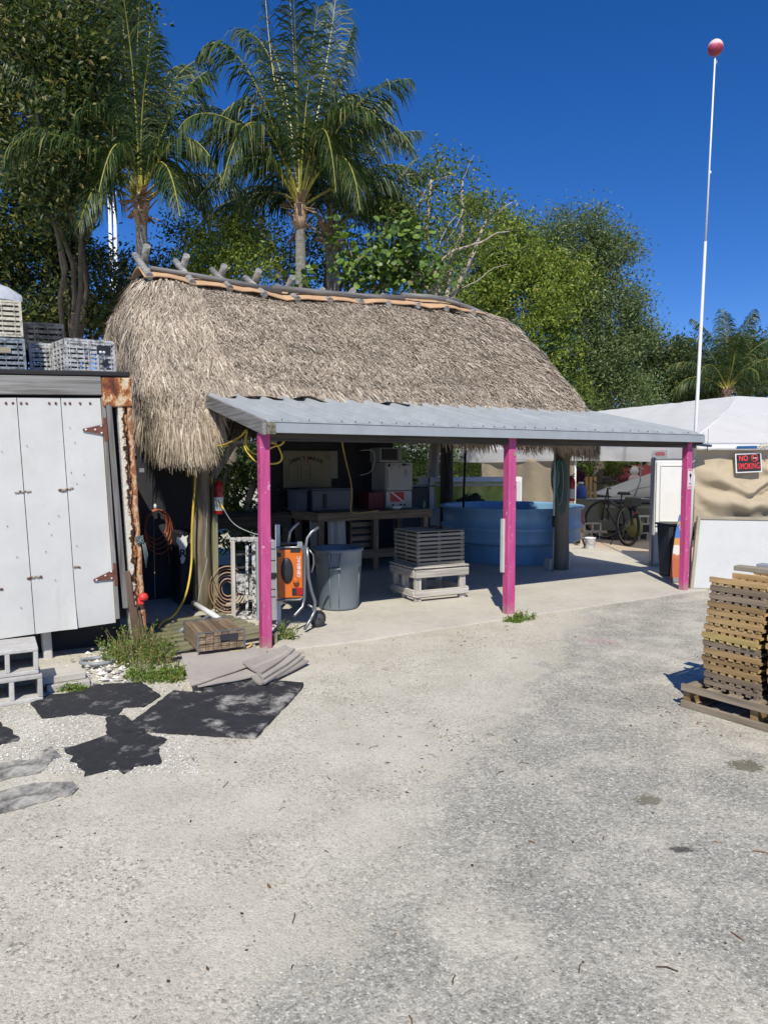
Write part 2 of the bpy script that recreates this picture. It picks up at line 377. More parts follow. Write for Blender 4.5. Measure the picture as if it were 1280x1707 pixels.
M['tan_cloth'] = mat_cloth('tan_drop_cloth', (.50, .42, .295), (1, 1, 1), 2.2, .5, .05, .08, .1)

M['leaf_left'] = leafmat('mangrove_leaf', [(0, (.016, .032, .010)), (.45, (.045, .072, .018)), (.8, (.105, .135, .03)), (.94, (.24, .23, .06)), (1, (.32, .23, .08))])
M['leaf_mid'] = leafmat('bush_leaf', [(0, (.035, .06, .012)), (.5, (.11, .165, .026)), (.9, (.22, .28, .05)), (1, (.34, .33, .10))])
M['leaf_grape'] = leafmat('sea_grape_leaf', [(0, (.05, .09, .02)), (.6, (.11, .19, .035)), (.97, (.20, .29, .06)), (1, (.22, .16, .05))], .2, .4)
M['leaf_olive'] = leafmat('buttonwood_leaf', [(0, (.06, .09, .03)), (.5, (.13, .18, .065)), (.9, (.22, .27, .11)), (1, (.33, .36, .19))])
M['leaf_bright'] = leafmat('bright_leaf', [(0, (.07, .11, .018)), (.5, (.18, .245, .035)), (.9, (.33, .39, .06)), (1, (.44, .38, .10))])
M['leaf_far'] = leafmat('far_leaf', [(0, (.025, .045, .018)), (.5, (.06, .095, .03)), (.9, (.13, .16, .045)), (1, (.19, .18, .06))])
M['frond'] = leafmat('palm_leaflet', [(0, (.018, .042, .018)), (.5, (.045, .085, .025)), (.88, (.11, .15, .04)), (1, (.30, .28, .12))], .22, .45, .3)
M['rachis'] = plain('palm_rachis', (.36, .33, .06), .45, .2, isl=.2)
M['husk'] = plain('palm_husk', (.36, .25, .16), .9, .4, 12, bs=.6, bd=.02, isl=.4)
M['palm_trunk'] = plain('palm_trunk', (.33, .31, .275), .9, .35, 5, bs=.9, bd=.03, stretch=(1, 1, 9), isl=0)
M['bark'] = plain('grey_bark', (.16, .135, .105), .9, .35, 9, bs=.8, bd=.02, stretch=(1, 1, .4))
M['bark_pale'] = plain('pale_bark', (.40, .34, .27), .85, .3, 9, bs=.6, bd=.01, stretch=(1, 1, .4))
M['weed'] = leafmat('weed_leaf', [(0, (.07, .12, .02)), (.5, (.15, .24, .04)), (.9, (.26, .36, .07)), (1, (.42, .32, .10))])
M['drygrass'] = leafmat('weed_stalk', [(0, (.16, .17, .06)), (.6, (.27, .25, .1)), (1, (.45, .30, .15))], .2)

def mat_ground():
    m, t, b, out = NT('crushed_shell_and_old_asphalt'); v = coords(t)
    sx = t.nodes.new('ShaderNodeSeparateXYZ'); t.links.new(v, sx.inputs[0])
    big = nz(t, v, .55, 6, .6); mid = nz(t, v, 2.3, 7, .65); fine = nz(t, v, 34, 7, .75)
    s = mth(t, 'ADD', sx.outputs[0], mth(t, 'MULTIPLY', sx.outputs[1], -.45))
    s = mth(t, 'ADD', s, 1.42); s = mth(t, 'ADD', s, mth(t, 'MULTIPLY', mth(t, 'SUBTRACT', mid, .5), 2.0))
    s = mth(t, 'ADD', s, mth(t, 'MULTIPLY', mth(t, 'SUBTRACT', fine, .5), 1.0))
    asp = ramp(t, [(0, 0.0), (1, 1.0)], mth(t, 'MULTIPLY_ADD', s, 7.0, .0, clamp=True)).outputs[0]
    dust = ramp(t, [(.54, 1.0), (.64, .0)], mth(t, 'ADD', mth(t, 'MULTIPLY', big, .45), mth(t, 'MULTIPLY', mth(t, 'ADD', mid, mth(t, 'MULTIPLY', fine, .5)), .45))).outputs[0]
    asp = mth(t, 'MULTIPLY', asp, mth(t, 'MULTIPLY_ADD', dust, .75, .25))
    sand = ramp(t, [(.32, (.43, .40, .315)), (.5, (.575, .543, .44)), (.68, (.70, .665, .555))], mth(t, 'ADD', mth(t, 'MULTIPLY', mid, .5), mth(t, 'MULTIPLY', fine, .5))).outputs[0]
    grey = ramp(t, [(.34, (.29, .28, .238)), (.5, (.425, .41, .352)), (.68, (.59, .57, .49))], mth(t, 'ADD', mth(t, 'MULTIPLY', mid, .35), mth(t, 'MULTIPLY', fine, .65))).outputs[0]
    def cell(vn, stops, ch=0):
        c = t.nodes.new('ShaderNodeSeparateColor'); t.links.new(vn.outputs['Color'], c.inputs[0]); return ramp(t, stops, c.outputs[ch]).outputs[0]
    wv = mixc(t, .012, v, nzc(t, v, 30), 'ADD')
    v0 = vor(t, wv, 100); v1 = vor(t, wv, 88); v2 = vor(t, wv, 210)
    # asphalt: grey binder with pale and dark stones; sand: pale fines with scattered dark chips
    g_ = mixc(t, .9, grey, cell(v0, [(0, .52), (.2, .74), (.5, .92), (.80, 1.02), (.9, 1.25), (1, 1.5)]), 'MULTIPLY'); g_ = mixc(t, .8, g_, cell(v2, [(0, .6), (.3, .9), (.8, 1.08), (1, 1.4)]), 'MULTIPLY')
    crs = ramp(t, [(.40, .12), (.62, 1.0)], nz(t, v, 1.3, 7, .7)).outputs[0]
    s_ = mixc(t, crs, sand, mixc(t, 1.0, sand, cell(v1, [(0, .40), (.08, .62), (.18, .88), (.6, 1.0), (.9, 1.08), (1, 1.3)]), 'MULTIPLY')); s_ = mixc(t, mth(t, 'MULTIPLY_ADD', crs, .5, .35), s_, cell(v2, [(0, .55), (.12, .82), (.4, .98), (.85, 1.04), (1, 1.2)]), 'MULTIPLY')
    col = mixc(t, asp, s_, g_)
    pep = ramp(t, [(.66, 0.0), (.71, 1.0)], nz(t, v, 42, 3, .5)).outputs[0]
    col = mixc(t, mth(t, 'MULTIPLY', pep, mth(t, 'MULTIPLY_ADD', mid, .9, -.05)), col, (.15, .145, .125))
    # stains: three oily spots and one faded pink patch
    def spot(px, py, rx, ry, c, amt):
        nonlocal col
        p = G(px, py); dx = mth(t, 'DIVIDE', mth(t, 'SUBTRACT', sx.outputs[0], p.x), rx); dy = mth(t, 'DIVIDE', mth(t, 'SUBTRACT', sx.outputs[1], p.y), ry)
        d = mth(t, 'SQRT', mth(t, 'ADD', mth(t, 'MULTIPLY', dx, dx), mth(t, 'MULTIPLY', dy, dy)))
        d = mth(t, 'ADD', d, mth(t, 'MULTIPLY', mth(t, 'SUBTRACT', fine, .5), 1.9))
        d = mth(t, 'ADD', d, mth(t, 'MULTIPLY', mth(t, 'SUBTRACT', mid, .5), 1.5))
        f = ramp(t, [(.55, 1.0), (.85, 0.0)], d).outputs[0]; col = mixc(t, mth(t, 'MULTIPLY', f, amt), col, c)
    spot(1243, 1278, .13, .10, (.13, .12, .075), .8); spot(1080, 1335, .09, .08, (.16, .15, .10), .75)
    spot(1132, 1417, .08, .035, (.07, .065, .06), .85); spot(1000, 1068, .28, .16, (.46, .31, .30), .4)
    t.links.new(col, b.inputs['Base Color']); b.inputs['Roughness'].default_value = .92; b.inputs['Specular IOR Level'].default_value = .2
    h = mth(t, 'ADD', mth(t, 'MULTIPLY', v1.outputs['Distance'], -1.0), mth(t, 'MULTIPLY', v2.outputs['Distance'], -.5)); h = mth(t, 'ADD', h, mth(t, 'MULTIPLY', fine, 1.2))
    bump(t, b, h, .4, .005); return m
def mat_slab():
    m, t, b, out = NT('worn_concrete_slab'); v = coords(t)
    n = mth(t, 'ADD', mth(t, 'MULTIPLY', nz(t, v, 1.2, 6), .6), mth(t, 'MULTIPLY', nz(t, v, 12, 6, .7), .4))
    col = ramp(t, [(.3, (.43, .40, .33)), (.5, (.56, .53, .45)), (.7, (.65, .62, .53))], n).outputs[0]
    st = ramp(t, [(.6, 0.0), (.72, 1.0)], nz(t, v, 3.2, 8, .75)).outputs[0]; col = mixc(t, mth(t, 'MULTIPLY', st, .35), col, (.26, .24, .20))
    sx = t.nodes.new('ShaderNodeSeparateXYZ'); t.links.new(v, sx.inputs[0])
    far = mth(t, 'MULTIPLY', mth(t, 'SUBTRACT', mth(t, 'ADD', sx.outputs[0], mth(t, 'MULTIPLY', nz(t, v, 1.5, 5), .8)), 8.4), 1.2, clamp=True)
    col = mixc(t, mth(t, 'MULTIPLY', far, .65), col, (.47, .34, .235))
    t.links.new(col, b.inputs['Base Color']); b.inputs['Roughness'].default_value = .85
    bump(t, b, nz(t, v, 30, 6), .3, .004); return m

# ================================================================== SETTING
me = MB(); NX = 40
me.quad((-500, -300, 0), (500, -300, 0), (500, 700, 0), (-500, 700, 0))
tag(me.build('ground', mat_ground()), kind='structure')
slab_poly = [(.17, -.20), (.9, -.235), (1.6, -.20), (2.4, -.185), (3.3, -.17), (4.4, -.155), (6.2, -.13), (6.5, .25), (7.6, .85), (13, 1.0), (13, 9.5), (.4, 8.0), (-.2, 1.9)]
so_ = MB().prism(slab_poly, -.05, .014).build('concrete_slab', mat_slab(), loc=O, rot=(0, 0, A)); tag(so_, kind='structure')

# ================================================================== THATCHED HUT
def interp(z, P): return float(np.interp(z, [p[0] for p in P], [p[1] for p in P]))
PF = [(1.62, 1.44), (1.9, 1.44), (2.2, 1.50), (2.44, 1.60), (3.0, 2.12), (3.6, 2.76), (3.9, 3.10), (4.03, 3.30), (4.11, 3.52)]
PL = [(1.62, -.40), (2.0, -.52), (2.6, -.62), (3.2, -.62), (3.6, -.55), (3.9, -.42), (4.11, -.16)]
PR = [(1.62, 5.98), (2.4, 6.0), (3.0, 5.93), (3.6, 5.86), (3.9, 5.80), (4.11, 5.50)]
VC = 3.65
def ring_pt(s, z, off=0.0):
    """point, outward normal (horizontal) on the roof's ring at height z; s in 0..1 runs front(L->R), right, back, left"""
    uL, uR = interp(z, PL), interp(z, PR); vF = interp(z, PF); vB = 2*VC-vF
    r = min(.38, (vB-vF)/2*.9); Lx = uR-uL-2*r; Ly = max(vB-vF-2*r, .001); q = math.pi/2*r
    per = 2*(Lx+Ly+2*q); d = (s % 1.0)*per
    segs = [('l', Lx, (uL+r, vF), (1, 0), (0, -1)), ('a', q, (uR-r, vF+r), -90), ('l', Ly, (uR, vF+r), (0, 1), (1, 0)), ('a', q, (uR-r, vB-r), 0),
            ('l', Lx, (uR-r, vB), (-1, 0), (0, 1)), ('a', q, (uL+r, vB-r), 90), ('l', Ly, (uL, vB-r), (0, -1), (-1, 0)), ('a', q, (uL+r, vF+r), 180)]
    for sg in segs:
        if d <= sg[1] or sg is segs[-1]:
            if sg[0] == 'l': p = (sg[2][0]+sg[3][0]*d, sg[2][1]+sg[3][1]*d); n = sg[4]
            else:
                an = R(sg[3])+d/r; n = (math.cos(an), math.sin(an)); p = (sg[2][0]+r*n[0], sg[2][1]+r*n[1])
            break
        d -= sg[1]
    lump = (noise.noise(Vector((p[0]*1.6, p[1]*1.6, z*1.9)))*.07+noise.noise(Vector((p[0]*5, p[1]*5, z*5)))*.03)+off
    zz = z+sag(p[0])*max(0, (z-1.9)/2.2)**2
    return Vector((p[0]+n[0]*lump, p[1]+n[1]*lump, zz)), Vector((n[0], n[1], 0))
def sag(u): return float(np.interp(u, [-.3, .6, 1.6, 2.5, 3.6, 4.6, 6], [.03, .01, -.04, .03, .10, .12, .06]))
def zmin(p):
    n_ = .07*noise.noise(Vector((p[0]*3.1, p[1]*3.1, 7)))
    if p[1] > 2.4 or p[0] < -.3: return n_+float(np.interp(p[1], [1.44, 1.9, 2.6, 6], [1.97, 2.04, 2.26, 2.28]))
    return n_+float(np.interp(p[0], [-.3, -.1, .04, .16, 2.7, 3.1, 5.5, 5.8], [1.97, 2.02, 2.24, 2.42, 2.42, 2.02, 1.99, 1.88]))
hut = thing('thatched_hut', 'open sided hut with a shaggy grey brown palm thatch roof on timber posts', 'hut', O, A)
NS, NZL = 150, 26; zs = [1.74+(4.11-1.74)*(i/(NZL-1))**.9 for i in range(NZL)]
vs = []; fs = []
for z in zs:
    for j in range(NS):
        p, n = ring_pt(j/NS, z, -.05); p.z = max(p.z, zmin(p)); vs.append(p)
for i in range(NZL-1):
    for j in range(NS): fs.append((i*NS+j, i*NS+(j+1) % NS, (i+1)*NS+(j+1) % NS, (i+1)*NS+j))
fs.append(tuple((NZL-1)*NS+j for j in range(NS)))
lin = MB(); lin.add(vs, fs, 0, True); lin.build('thatch_lining', M['under_thatch'], hut)

def thatch_blades():
    Vs = []; F = []
    def blade(p, d, side, L, wd, droop):
        q = p + d*(L*.5); e = q + (d + Vector((0, 0, -droop))).normalized()*(L*.5)
        k = len(Vs)
        Vs.extend([p-side*wd*.5, p+side*wd*.5, q+side*wd*.45, q-side*wd*.45, e+side*wd*.1, e-side*wd*.1])
        F.append((k, k+1, k+2, k+3)); F.append((k+3, k+2, k+4, k+5))
    rnd = random.Random(3)
    front_s = .343
    def one(s, z, L, wd, mess, lift, droop=.3, hang=False):
        p, n = ring_pt(s, z, rnd.uniform(-.03, .035))
        if p.z < zmin(p):
            if not hang: return
            z = zmin(p)+rnd.uniform(0, .2); p, n = ring_pt(s, z, rnd.uniform(-.03, .035))
        p2, _ = ring_pt(s, max(z-.12, 1.62)); dn = (p2-p)
        if dn.length < 1e-4 or z < 1.8: dn = Vector((0, 0, -1))
        dn.normalize(); tn = n.cross(Vector((0, 0, 1))).normalized()
        nn = dn.cross(tn).normalized();  nn = nn if nn.dot(n) > 0 else -nn
        d = (dn + tn*rnd.gauss(0, mess) + nn*rnd.uniform(*lift)).normalized()
        side = (tn + nn*rnd.uniform(-.5, .5)).normalized()
        blade(p, d, side, L, wd, droop)
    per = 2*(6.4+4.4)
    sF, sR, sB = 6.3/per, (6.3+4.4)/per, (6.3+4.4+6.3)/per
    def zr(): return 1.75+2.37*rnd.random()
    for _ in range(125000): one(rnd.uniform(-.01, sF+.015), zr(), rnd.uniform(.03, .085), rnd.uniform(.006, .014), .85, (.02, .42))
    for _ in range(2500): one(rnd.uniform(-.01, sF+.015), zr(), rnd.uniform(.09, .18), rnd.uniform(.010, .022), .45, (.1, .45))
    for _ in range(46000): one(rnd.uniform(sB-.01, 1.03), zr(), rnd.uniform(.10, .28), rnd.uniform(.006, .016), .28, (.02, .26))
    for _ in range(9500): one(rnd.uniform(sF-.01, sR+.01), zr(), rnd.uniform(.08, .2), rnd.uniform(.008, .018), .4, (.02, .4))
    for _ in range(5000): one(rnd.uniform(sR, sB), zr(), rnd.uniform(.2, .4), rnd.uniform(.02, .04), .3, (.02, .3))
    # hanging fringe along the eave
    for _ in range(15000):
        s = rnd.random(); z = rnd.uniform(1.74, 2.05)
        corner = min(abs(s-1), abs(s))*per
        L = rnd.uniform(.14, .36)*(1.25 if corner < .6 or s > .93 else 1.0)
        one(s, z, L*(.7 if ring_pt(s, z)[0].y < 2.4 else 1), rnd.uniform(.008, .022), .16, (-.05, .30), .5, True)
    for _ in range(3500): one(rnd.uniform(.955, 1.012), rnd.uniform(1.80, 2.1), rnd.uniform(.2, .46), rnd.uniform(.006, .016), .17, (-.02, .25), .6, True)
    # top tufts around the ridge
    for _ in range(3500): one(rnd.uniform(sR-.08, 1.0), rnd.uniform(3.9, 4.11), rnd.uniform(.2, .4), rnd.uniform(.012, .03), .4, (.0, .35), .7)
    return np.array([tuple(v) for v in Vs]), np.array(F)
tv, tf = thatch_blades(); npmesh('thatch', tv, tf, M['thatch'], hut)

def post_round(x, y, r, h, mat, nm='post', lean=(0, 0)):
    pts = []; rr = []
    for i in range(9):
        z = h*i/8; pts.append((x+lean[0]*z+.006*math.sin(i*2.1+x), y+lean[1]*z+.006*math.cos(i*1.7+y), z)); rr.append(r*(1.04-.07*i/8+.015*math.sin(i*3+x)))
    return MB().tube(pts, rr, 14).build(nm, mat, hut)
post_round(-.02, 1.95, .105, 2.6, M['timber'])
post_round(5.80, 2.20, .115, 2.6, plain('grey_timber_post', (.20, .17, .13), .9, .25, 7, bs=.6, bd=.01, stretch=(1, 1, .15), isl=0))
post_round(5.70, 5.20, .125, 2.5, M['wood_dark']['z']); post_round(.1, 5.25, .11, 2.5, M['wood_dark']['z']); post_round(2.75, 5.3, .10, 2.5, M['wood_dark']['z'])
b = MB(); b.box((.125, 1.93, 1.2), (.06, .10, 2.4)); b.build('post_plank', M['wood_green']['z'], hut, .006)
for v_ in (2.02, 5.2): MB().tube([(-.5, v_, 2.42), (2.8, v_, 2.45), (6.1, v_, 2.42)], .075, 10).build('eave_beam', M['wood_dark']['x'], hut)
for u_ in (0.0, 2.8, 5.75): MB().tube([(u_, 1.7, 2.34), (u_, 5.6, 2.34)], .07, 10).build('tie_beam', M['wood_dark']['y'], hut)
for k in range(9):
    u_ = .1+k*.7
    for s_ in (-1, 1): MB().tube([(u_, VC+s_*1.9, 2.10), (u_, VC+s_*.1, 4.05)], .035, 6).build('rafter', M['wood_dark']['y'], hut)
# knee brace by the left front post
MB().bar((.05, 1.9, 1.45), (.35, 1.88, 1.92), .035, .08).build('brace', M['wood_grey']['z'], hut, .004)
MB().box((.35, 1.85, 1.94), (1.0, .12, .035)).build('brace', M['wood_grey']['x'], hut, .004)

# ridge: tan sheet folded over the top, crossed silver poles, long rails
cap = MB(); n_ = 34; cv = []
for i in range(n_+1):
    u_ = -.33+5.35*i/n_; zt = 4.16+.010*math.sin(i*.9)+sag(u_)
    sc = .035*abs(math.sin(i*math.pi/3.9)); 
    for (dv, dz) in ((-.50, -.20+sc), (-.16, .0), (0, .02), (.16, .0), (.46, -.20+sc)): cv.append((u_, VC+dv, zt+dz))
cf = [(i*5+j, i*5+j+1, (i+1)*5+j+1, (i+1)*5+j) for i in range(n_) for j in range(4)]
cap.add(cv, cf, 0); co = cap.build('ridge_sheet', M['cap'], hut); sm = co.modifiers.new('thick', 'SOLIDIFY'); sm.thickness = .012
rnd = random.Random(5)
for k, u_ in enumerate([-.27, .26, .75, 1.24, 1.74, 2.22, 2.72, 3.2, 3.72, 4.25, 4.75]):
    tp = sag(u_)*1.0; hh = [4.39, 4.39, 4.37, 4.36, 4.31, 4.22, 4.18, 4.13, 4.11, 4.09, 4.08][k]
    for s_ in (-1, 1):
        uu = u_+(.0 if s_ < 0 else .05)+rnd.uniform(-.015, .015); l = rnd.uniform(-.02, .04)
        lo = (uu, VC+s_*.50, 3.985+tp); hi = (uu-.02, VC-s_*(.20+l), hh+l+tp)
        MB().tube([lo, hi], [.047, .045], 10).build('ridge_pole', M['log'], hut)
def rail(pts, r, m=M['log']): MB().tube(pts, r, 9).build('ridge_rail', m, hut)
lg = wood('silvered_rail', (.15, .145, .14), (.30, .295, .28), 'x', isl=.15)
rail([(-.22, VC-.33, 4.16), (.6, VC-.335, 4.13), (1.55, VC-.33, 4.08)], [.03, .034, .038], lg)
rail([(1.4, VC-.34, 4.11), (2.7, VC-.33, 4.15), (3.55, VC-.33, 4.21)], [.04, .044, .045], lg)
rail([(3.5, VC-.34, 4.25), (4.0, VC-.35, 4.28), (4.6, VC-.35, 4.27)], .04, lg)
rail([(4.3, VC-.36, 4.27), (4.8, VC-.38, 4.19), (5.3, VC-.36, 4.06)], .033, lg)
rail([(-.2, VC+.34, 4.19), (2.5, VC+.34, 4.17), (4.9, VC+.34, 4.24)], .038, lg)
for (a_, b_) in (((-.42, 3.75, 4.10), (-.15, 3.7, 4.14)),): MB().bar(a_, b_, .05, .03).build('ridge_pole', M['wood_dark']['x'], hut)

# ================================================================== METAL LEAN-TO WITH PINK POSTS
lt = thing('metal_lean_to', 'low pitched galvanised metal lean to roof on three pink posts along the hut front', 'lean-to', O, A)
u0, u1, vf, vb, zf, zb = -.02, 6.04, -.13, 1.72, 2.065, 2.455
sl = (zb-zf)/(vb-vf)
rb = MB(); rb.add([(u0, vf, zf), (u1, vf, zf), (u1, vb, zb), (u0, vb, zb), (u0, vf, zf-.012), (u1, vf, zf-.012), (u1, vb, zb-.012), (u0, vb, zb-.012)],
                  [(0, 1, 2, 3), (7, 6, 5, 4), (0, 4, 5, 1), (2, 6, 7, 3), (1, 5, 6, 2), (0, 3, 7, 4)])
k = 0; x = u0+.02
while x < u1:
    hgt = .038; ww = .032
    z0 = zf+.001; vs = [(x-ww, vf, z0), (x-ww*.45, vf, z0+hgt), (x+ww*.45, vf, z0+hgt), (x+ww, vf, z0)]
    vs += [(a, vb, c+zb-zf) for a, b_, c in vs]
    rb.add(vs, [(0, 1, 5, 4), (1, 2, 6, 5), (2, 3, 7, 6), (0, 3, 2, 1)])
    for q in (1, 2):
        pass
    x += .28
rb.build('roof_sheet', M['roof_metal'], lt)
fa = MB(); fa.box(((u0+u1)/2, vf-.008, 2.012), (u1-u0, .014, .088)); fa.box(((u0+u1)/2, vf+.03, zf+.004+.03*sl), (u1-u0-.002, .09, .006), Matrix.Rotation(math.atan(sl), 3, 'X'))
fa.build('fascia', plain('fascia_flashing', (.42, .455, .46), .5, .08, 5, metal=.25, dirt=(.30, .33, .35), dirt_amt=.3, isl=0, bs=.1), lt, .003)
sc_ = MB(); x = u0+.15; rr = random.Random(2)
while x < u1:
    sc_.lathe([(.007, 0), (.007, .006), (.003, .010)], (x+rr.uniform(-.02, .02), vf+.05, zf+.014+.05*sl), 8, capt=True); x += .1525
sc_.build('roof_screws', M['black_plastic'], lt)
rk = MB(); rk.add([(u0-.045, vf-.02, zf-.115), (u0-.005, vf-.02, zf-.115), (u0-.005, vb, zb-.115), (u0-.045, vb, zb-.115), (u0-.045, vf-.02, zf+.012), (u0-.005, vf-.02, zf+.012), (u0-.005, vb, zb+.012), (u0-.045, vb, zb+.012)],
                  [(3, 2, 1, 0), (4, 5, 6, 7), (0, 1, 5, 4), (2, 3, 7, 6), (1, 2, 6, 5), (3, 0, 4, 7)])
rk.build('rake_board', M['wood_grey']['y'], lt)
MB().box((u0+.035, vf-.022, 2.01), (.075, .02, .11)).build('beam_end', plain('flaked_board_end', (.22, .20, .14), .9, .5, 25, dirt=(.03, .03, .03), dirt_amt=.8, dirt_scale=30), lt)
MB().box(((u0+u1)/2+.02, -.01, 1.945), (u1-u0-.1, .045, .09)).build('header_beam', M['wood_dark']['x'], lt)
MB().box((u1+.005, .8, 2.18), (.035, 1.85, .1), Matrix.Rotation(math.atan(sl), 3, 'X')).build('rake_board', M['wood_dark']['y'], lt)
for k in range(9):
    x = .3+k*.69; MB().bar((x, .0, zf-.075), (x, vb, zb-.075), .04, .09).build('rafter', M['wood_dark']['y'], lt)
for v_ in (.55, 1.1): MB().box((3.0, v_, zf-.03+sl*(v_-vf)), (u1-u0-.14, .06, .02)).build('purlin', M['wood_dark']['x'], lt)
def pink_post(x, y, wx, wy, lean=0.0, h=1.972):
    m = MB(); n = 14; rr = random.Random(int(x*10)); vs = []
    for i in range(n+1):
        z = -.02+(h+.02)*i/n; j = lambda: rr.uniform(-.0025, .0025)
        cx = x+lean*z; c = .009
        for (sx, sy) in ((-1, -1), (1, -1), (1, 1), (-1, 1)):
            a, b_ = sx*wx/2, sy*wy/2
            if sx*sy > 0: vs += [(cx+a+j(), y+b_-sy*c, z), (cx+a-sx*c, y+b_+j(), z)]
            else: vs += [(cx+a-sx*c+0, y+b_+j(), z), (cx+a+j(), y+b_-sy*c, z)]
    fs = [(i*8+q, i*8+(q+1) % 8, (i+1)*8+(q+1) % 8, (i+1)*8+q) for i in range(n) for q in range(8)]
    m.add(vs, fs); return m.build('post', M['pink'], lt)
pink_post(.0, 0, .095, .095); pink_post(2.88, 0.0, .105, .105, -.004); pink_post(5.88, 0, .095, .095)
# blue arm cantilevered past the corner
MB().bar((6.0, .05, 1.955), (6.35, -.0, 1.93), .06, .03).build('bracket', plain('navy_bracket', (.03, .05, .10), .5, .1), lt)

# ================================================================== CONTAINER ON THE LEFT
TILT = R(2.3)
co = thing('storage_container', 'rusty white container with plank doors and a corroded corner post, standing left of the hut', 'container', hw(-.965, .44), 0, rot=(0, -TILT, A))
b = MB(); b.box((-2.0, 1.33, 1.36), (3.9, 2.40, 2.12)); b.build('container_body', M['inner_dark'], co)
b = MB(); b.box((-2.05, 1.3, 2.475), (4.1, 2.66, .045)); b.build('roof_sheet', M['rubber'], co, .01)
b = MB()
for i in range(12): b.box((-2.05+.02*i, -.02+.0, 2.505), (.02, .02, .005))
MB().box((-2.2, .0, 2.372), (3.92, .05, .155)).build('lintel_beam', M['wood_grey']['x'], co, .006)
xs = [(-1.247, -.902), (-.896, -.572), (-.566, -.255)]
for i, (a, c) in enumerate(xs):
    m = MB(); nx, nz_ = 10, 30; vs = []; z0 = .30 if i else .302
    for iz in range(nz_+1):
        for ix in range(nx+1):
            xx = a+(c-a)*ix/nx; zz = z0+(2.27-z0)*iz/nz_
            bow = noise.noise(Vector((xx*3+i*5, zz*1.5, 0)))*.006
            if i == 1 and zz < .75: bow -= .03*((.75-zz)/.45)**2*(max(0, ix-6)/4)
            vs.append((xx, .0+bow, zz))
    k0 = len(vs); vs += [(x, .022, z) for x, y, z in vs]
    fs = []
    W = nx+1
    for iz in range(nz_):
        for ix in range(nx):
            q = iz*W+ix; fs.append((q, q+1, q+W+1, q+W))
    bd = [ix for ix in range(W)]+[iz*W+nx for iz in range(1, nz_+1)]+[nz_*W+ix for ix in range(nx-1, -1, -1)]+[iz*W for iz in range(nz_-1, 0, -1)]
    for q in range(len(bd)): a1, b1 = bd[q], bd[(q+1) % len(bd)]; fs.append((b1, a1, k0+a1, k0+b1))
    m.add(vs, fs, 0, False); d = m.build('door_panel', M['door'], co)
    bl = MB()
    rr = random.Random(i)
    for xx in ((-1.12, -1.05, -.98, -.93) if i == 0 else (-.87, -.83, -.66, -.61) if i == 1 else (-.54, -.50, -.42, -.34)):
        bl.lathe([(.010, 0), (.010, .004), (.005, .007)], (0, 0, 0), 8, capt=True)
        q = len(bl.v)-24; bl.v[q:] = [(x+xx, -.003-z, y+2.225+rr.uniform(-.004, .004)) for x, y, z in bl.v[q:]]
    for _ in range(6):
        xx = rr.uniform(a+.03, c-.03); zz = rr.uniform(.4, 2.1); q = len(bl.v)
        bl.lathe([(.0042, 0), (.0042, .003)], (0, 0, 0), 6, capt=True); bl.v[q:] = [(x+xx, -.007-z, y+zz) for x, y, z in bl.v[q:]]
    bl.build('bolts', M['rust_hinge'], d)
rr = random.Random(31)
for (xc, zc, n_) in ((-.90, 1.50, 7), (-.57, 1.50, 6), (-.86, .78, 6), (-1.14, .72, 4), (-.53, .83, 3)):
    for k in range(n_):
        m = MB(); m.lathe([(.012, 0), (.010, .004), (.004, .006)], (0, 0, 0), 7, capt=True, sx=rr.uniform(.7, 1.6), sy=rr.uniform(.5, 1)); xx = xc+(k-n_/2)*.018; zz = zc+rr.uniform(-.008, .008); m.v = [(x+xx, -.006-z, y+zz) for x, y, z in m.v]
        m.build('paint_scar', M['rust_hinge'] if rr.random() < .3 else M['tanboard'], co)
# left neighbour leaf, only its edge is in frame
MB().box((-1.75, .012, 1.28), (.98, .022, 1.96)).build('door_panel', M['door'], co)
def hinge(zc, dz=0, w_=.17, x0=-.245, flip=1):
    m = MB(); y0, y1 = -.016, -.009
    m.prism([(x0, zc-.045), (x0, zc+.045), (x0-flip*w_, zc+dz+.008), (x0-flip*w_, zc+dz-.008)], 0, 1)
    m.v = [(x, y0 if z == 0 else y1, y) for x, y, z in m.v]
    m.box((x0+flip*.014, -.004, zc), (.028, .02, .20))
    h = m.build('hinge', M['rust_hinge'], co)
    s = MB()
    for xx, zz in ((-.02, .03), (-.02, -.03), (-.07, 0), (-.145, dz)):
        q = len(s.v); s.lathe([(.009, 0), (.009, .004), (.004, .008)], (0, 0, 0), 8, capt=True); s.v[q:] = [(x+x0+flip*xx, -.017-z, y+zc+zz) for x, y, z in s.v[q:]]
    s.build('screw', M['white'], h)
hinge(2.00); hinge(.73, -.03); hinge(1.12, 0, .10, -1.247-.02)
MB().bar((-.235, .005, .33), (-.232, .005, 2.28), .034, .03).build('trim_board', M['wood_grey']['z'], co, .003)
MB().bar((-.165, -.01, .42), (-.192, -.01, 2.24), .045, .035).build('trim_board', M['wood_grey']['z'], co, .003)
cp = MB(); n = 60; vs = []; rr = random.Random(9)
for i in range(n+1):
    z = 2.2*i/n; rag = .018*noise.noise(Vector((0, 0, z*14)))+.02*noise.noise(Vector((3, 1, z*5)))
    wl = -.138+(.02 if z > .4 else .05*(.4-z)); 
    for (xx, yy) in ((wl, -.012), (-.055+rag, -.014), (-.055+rag+.004, .012), (-.038+rag*.9, .012), (-.036+rag, -.012), (.0+rag*.25, -.012), (.0, .09), (wl, .09)): vs.append((xx, yy, z+.2 if 0 else z))
fs = [(i*8+q, i*8+(q+1) % 8, (i+1)*8+(q+1) % 8, (i+1)*8+q) for i in range(n) for q in range(8)]
cp.add(vs, fs); cp.build('corner_post', mat_rust(True), co)
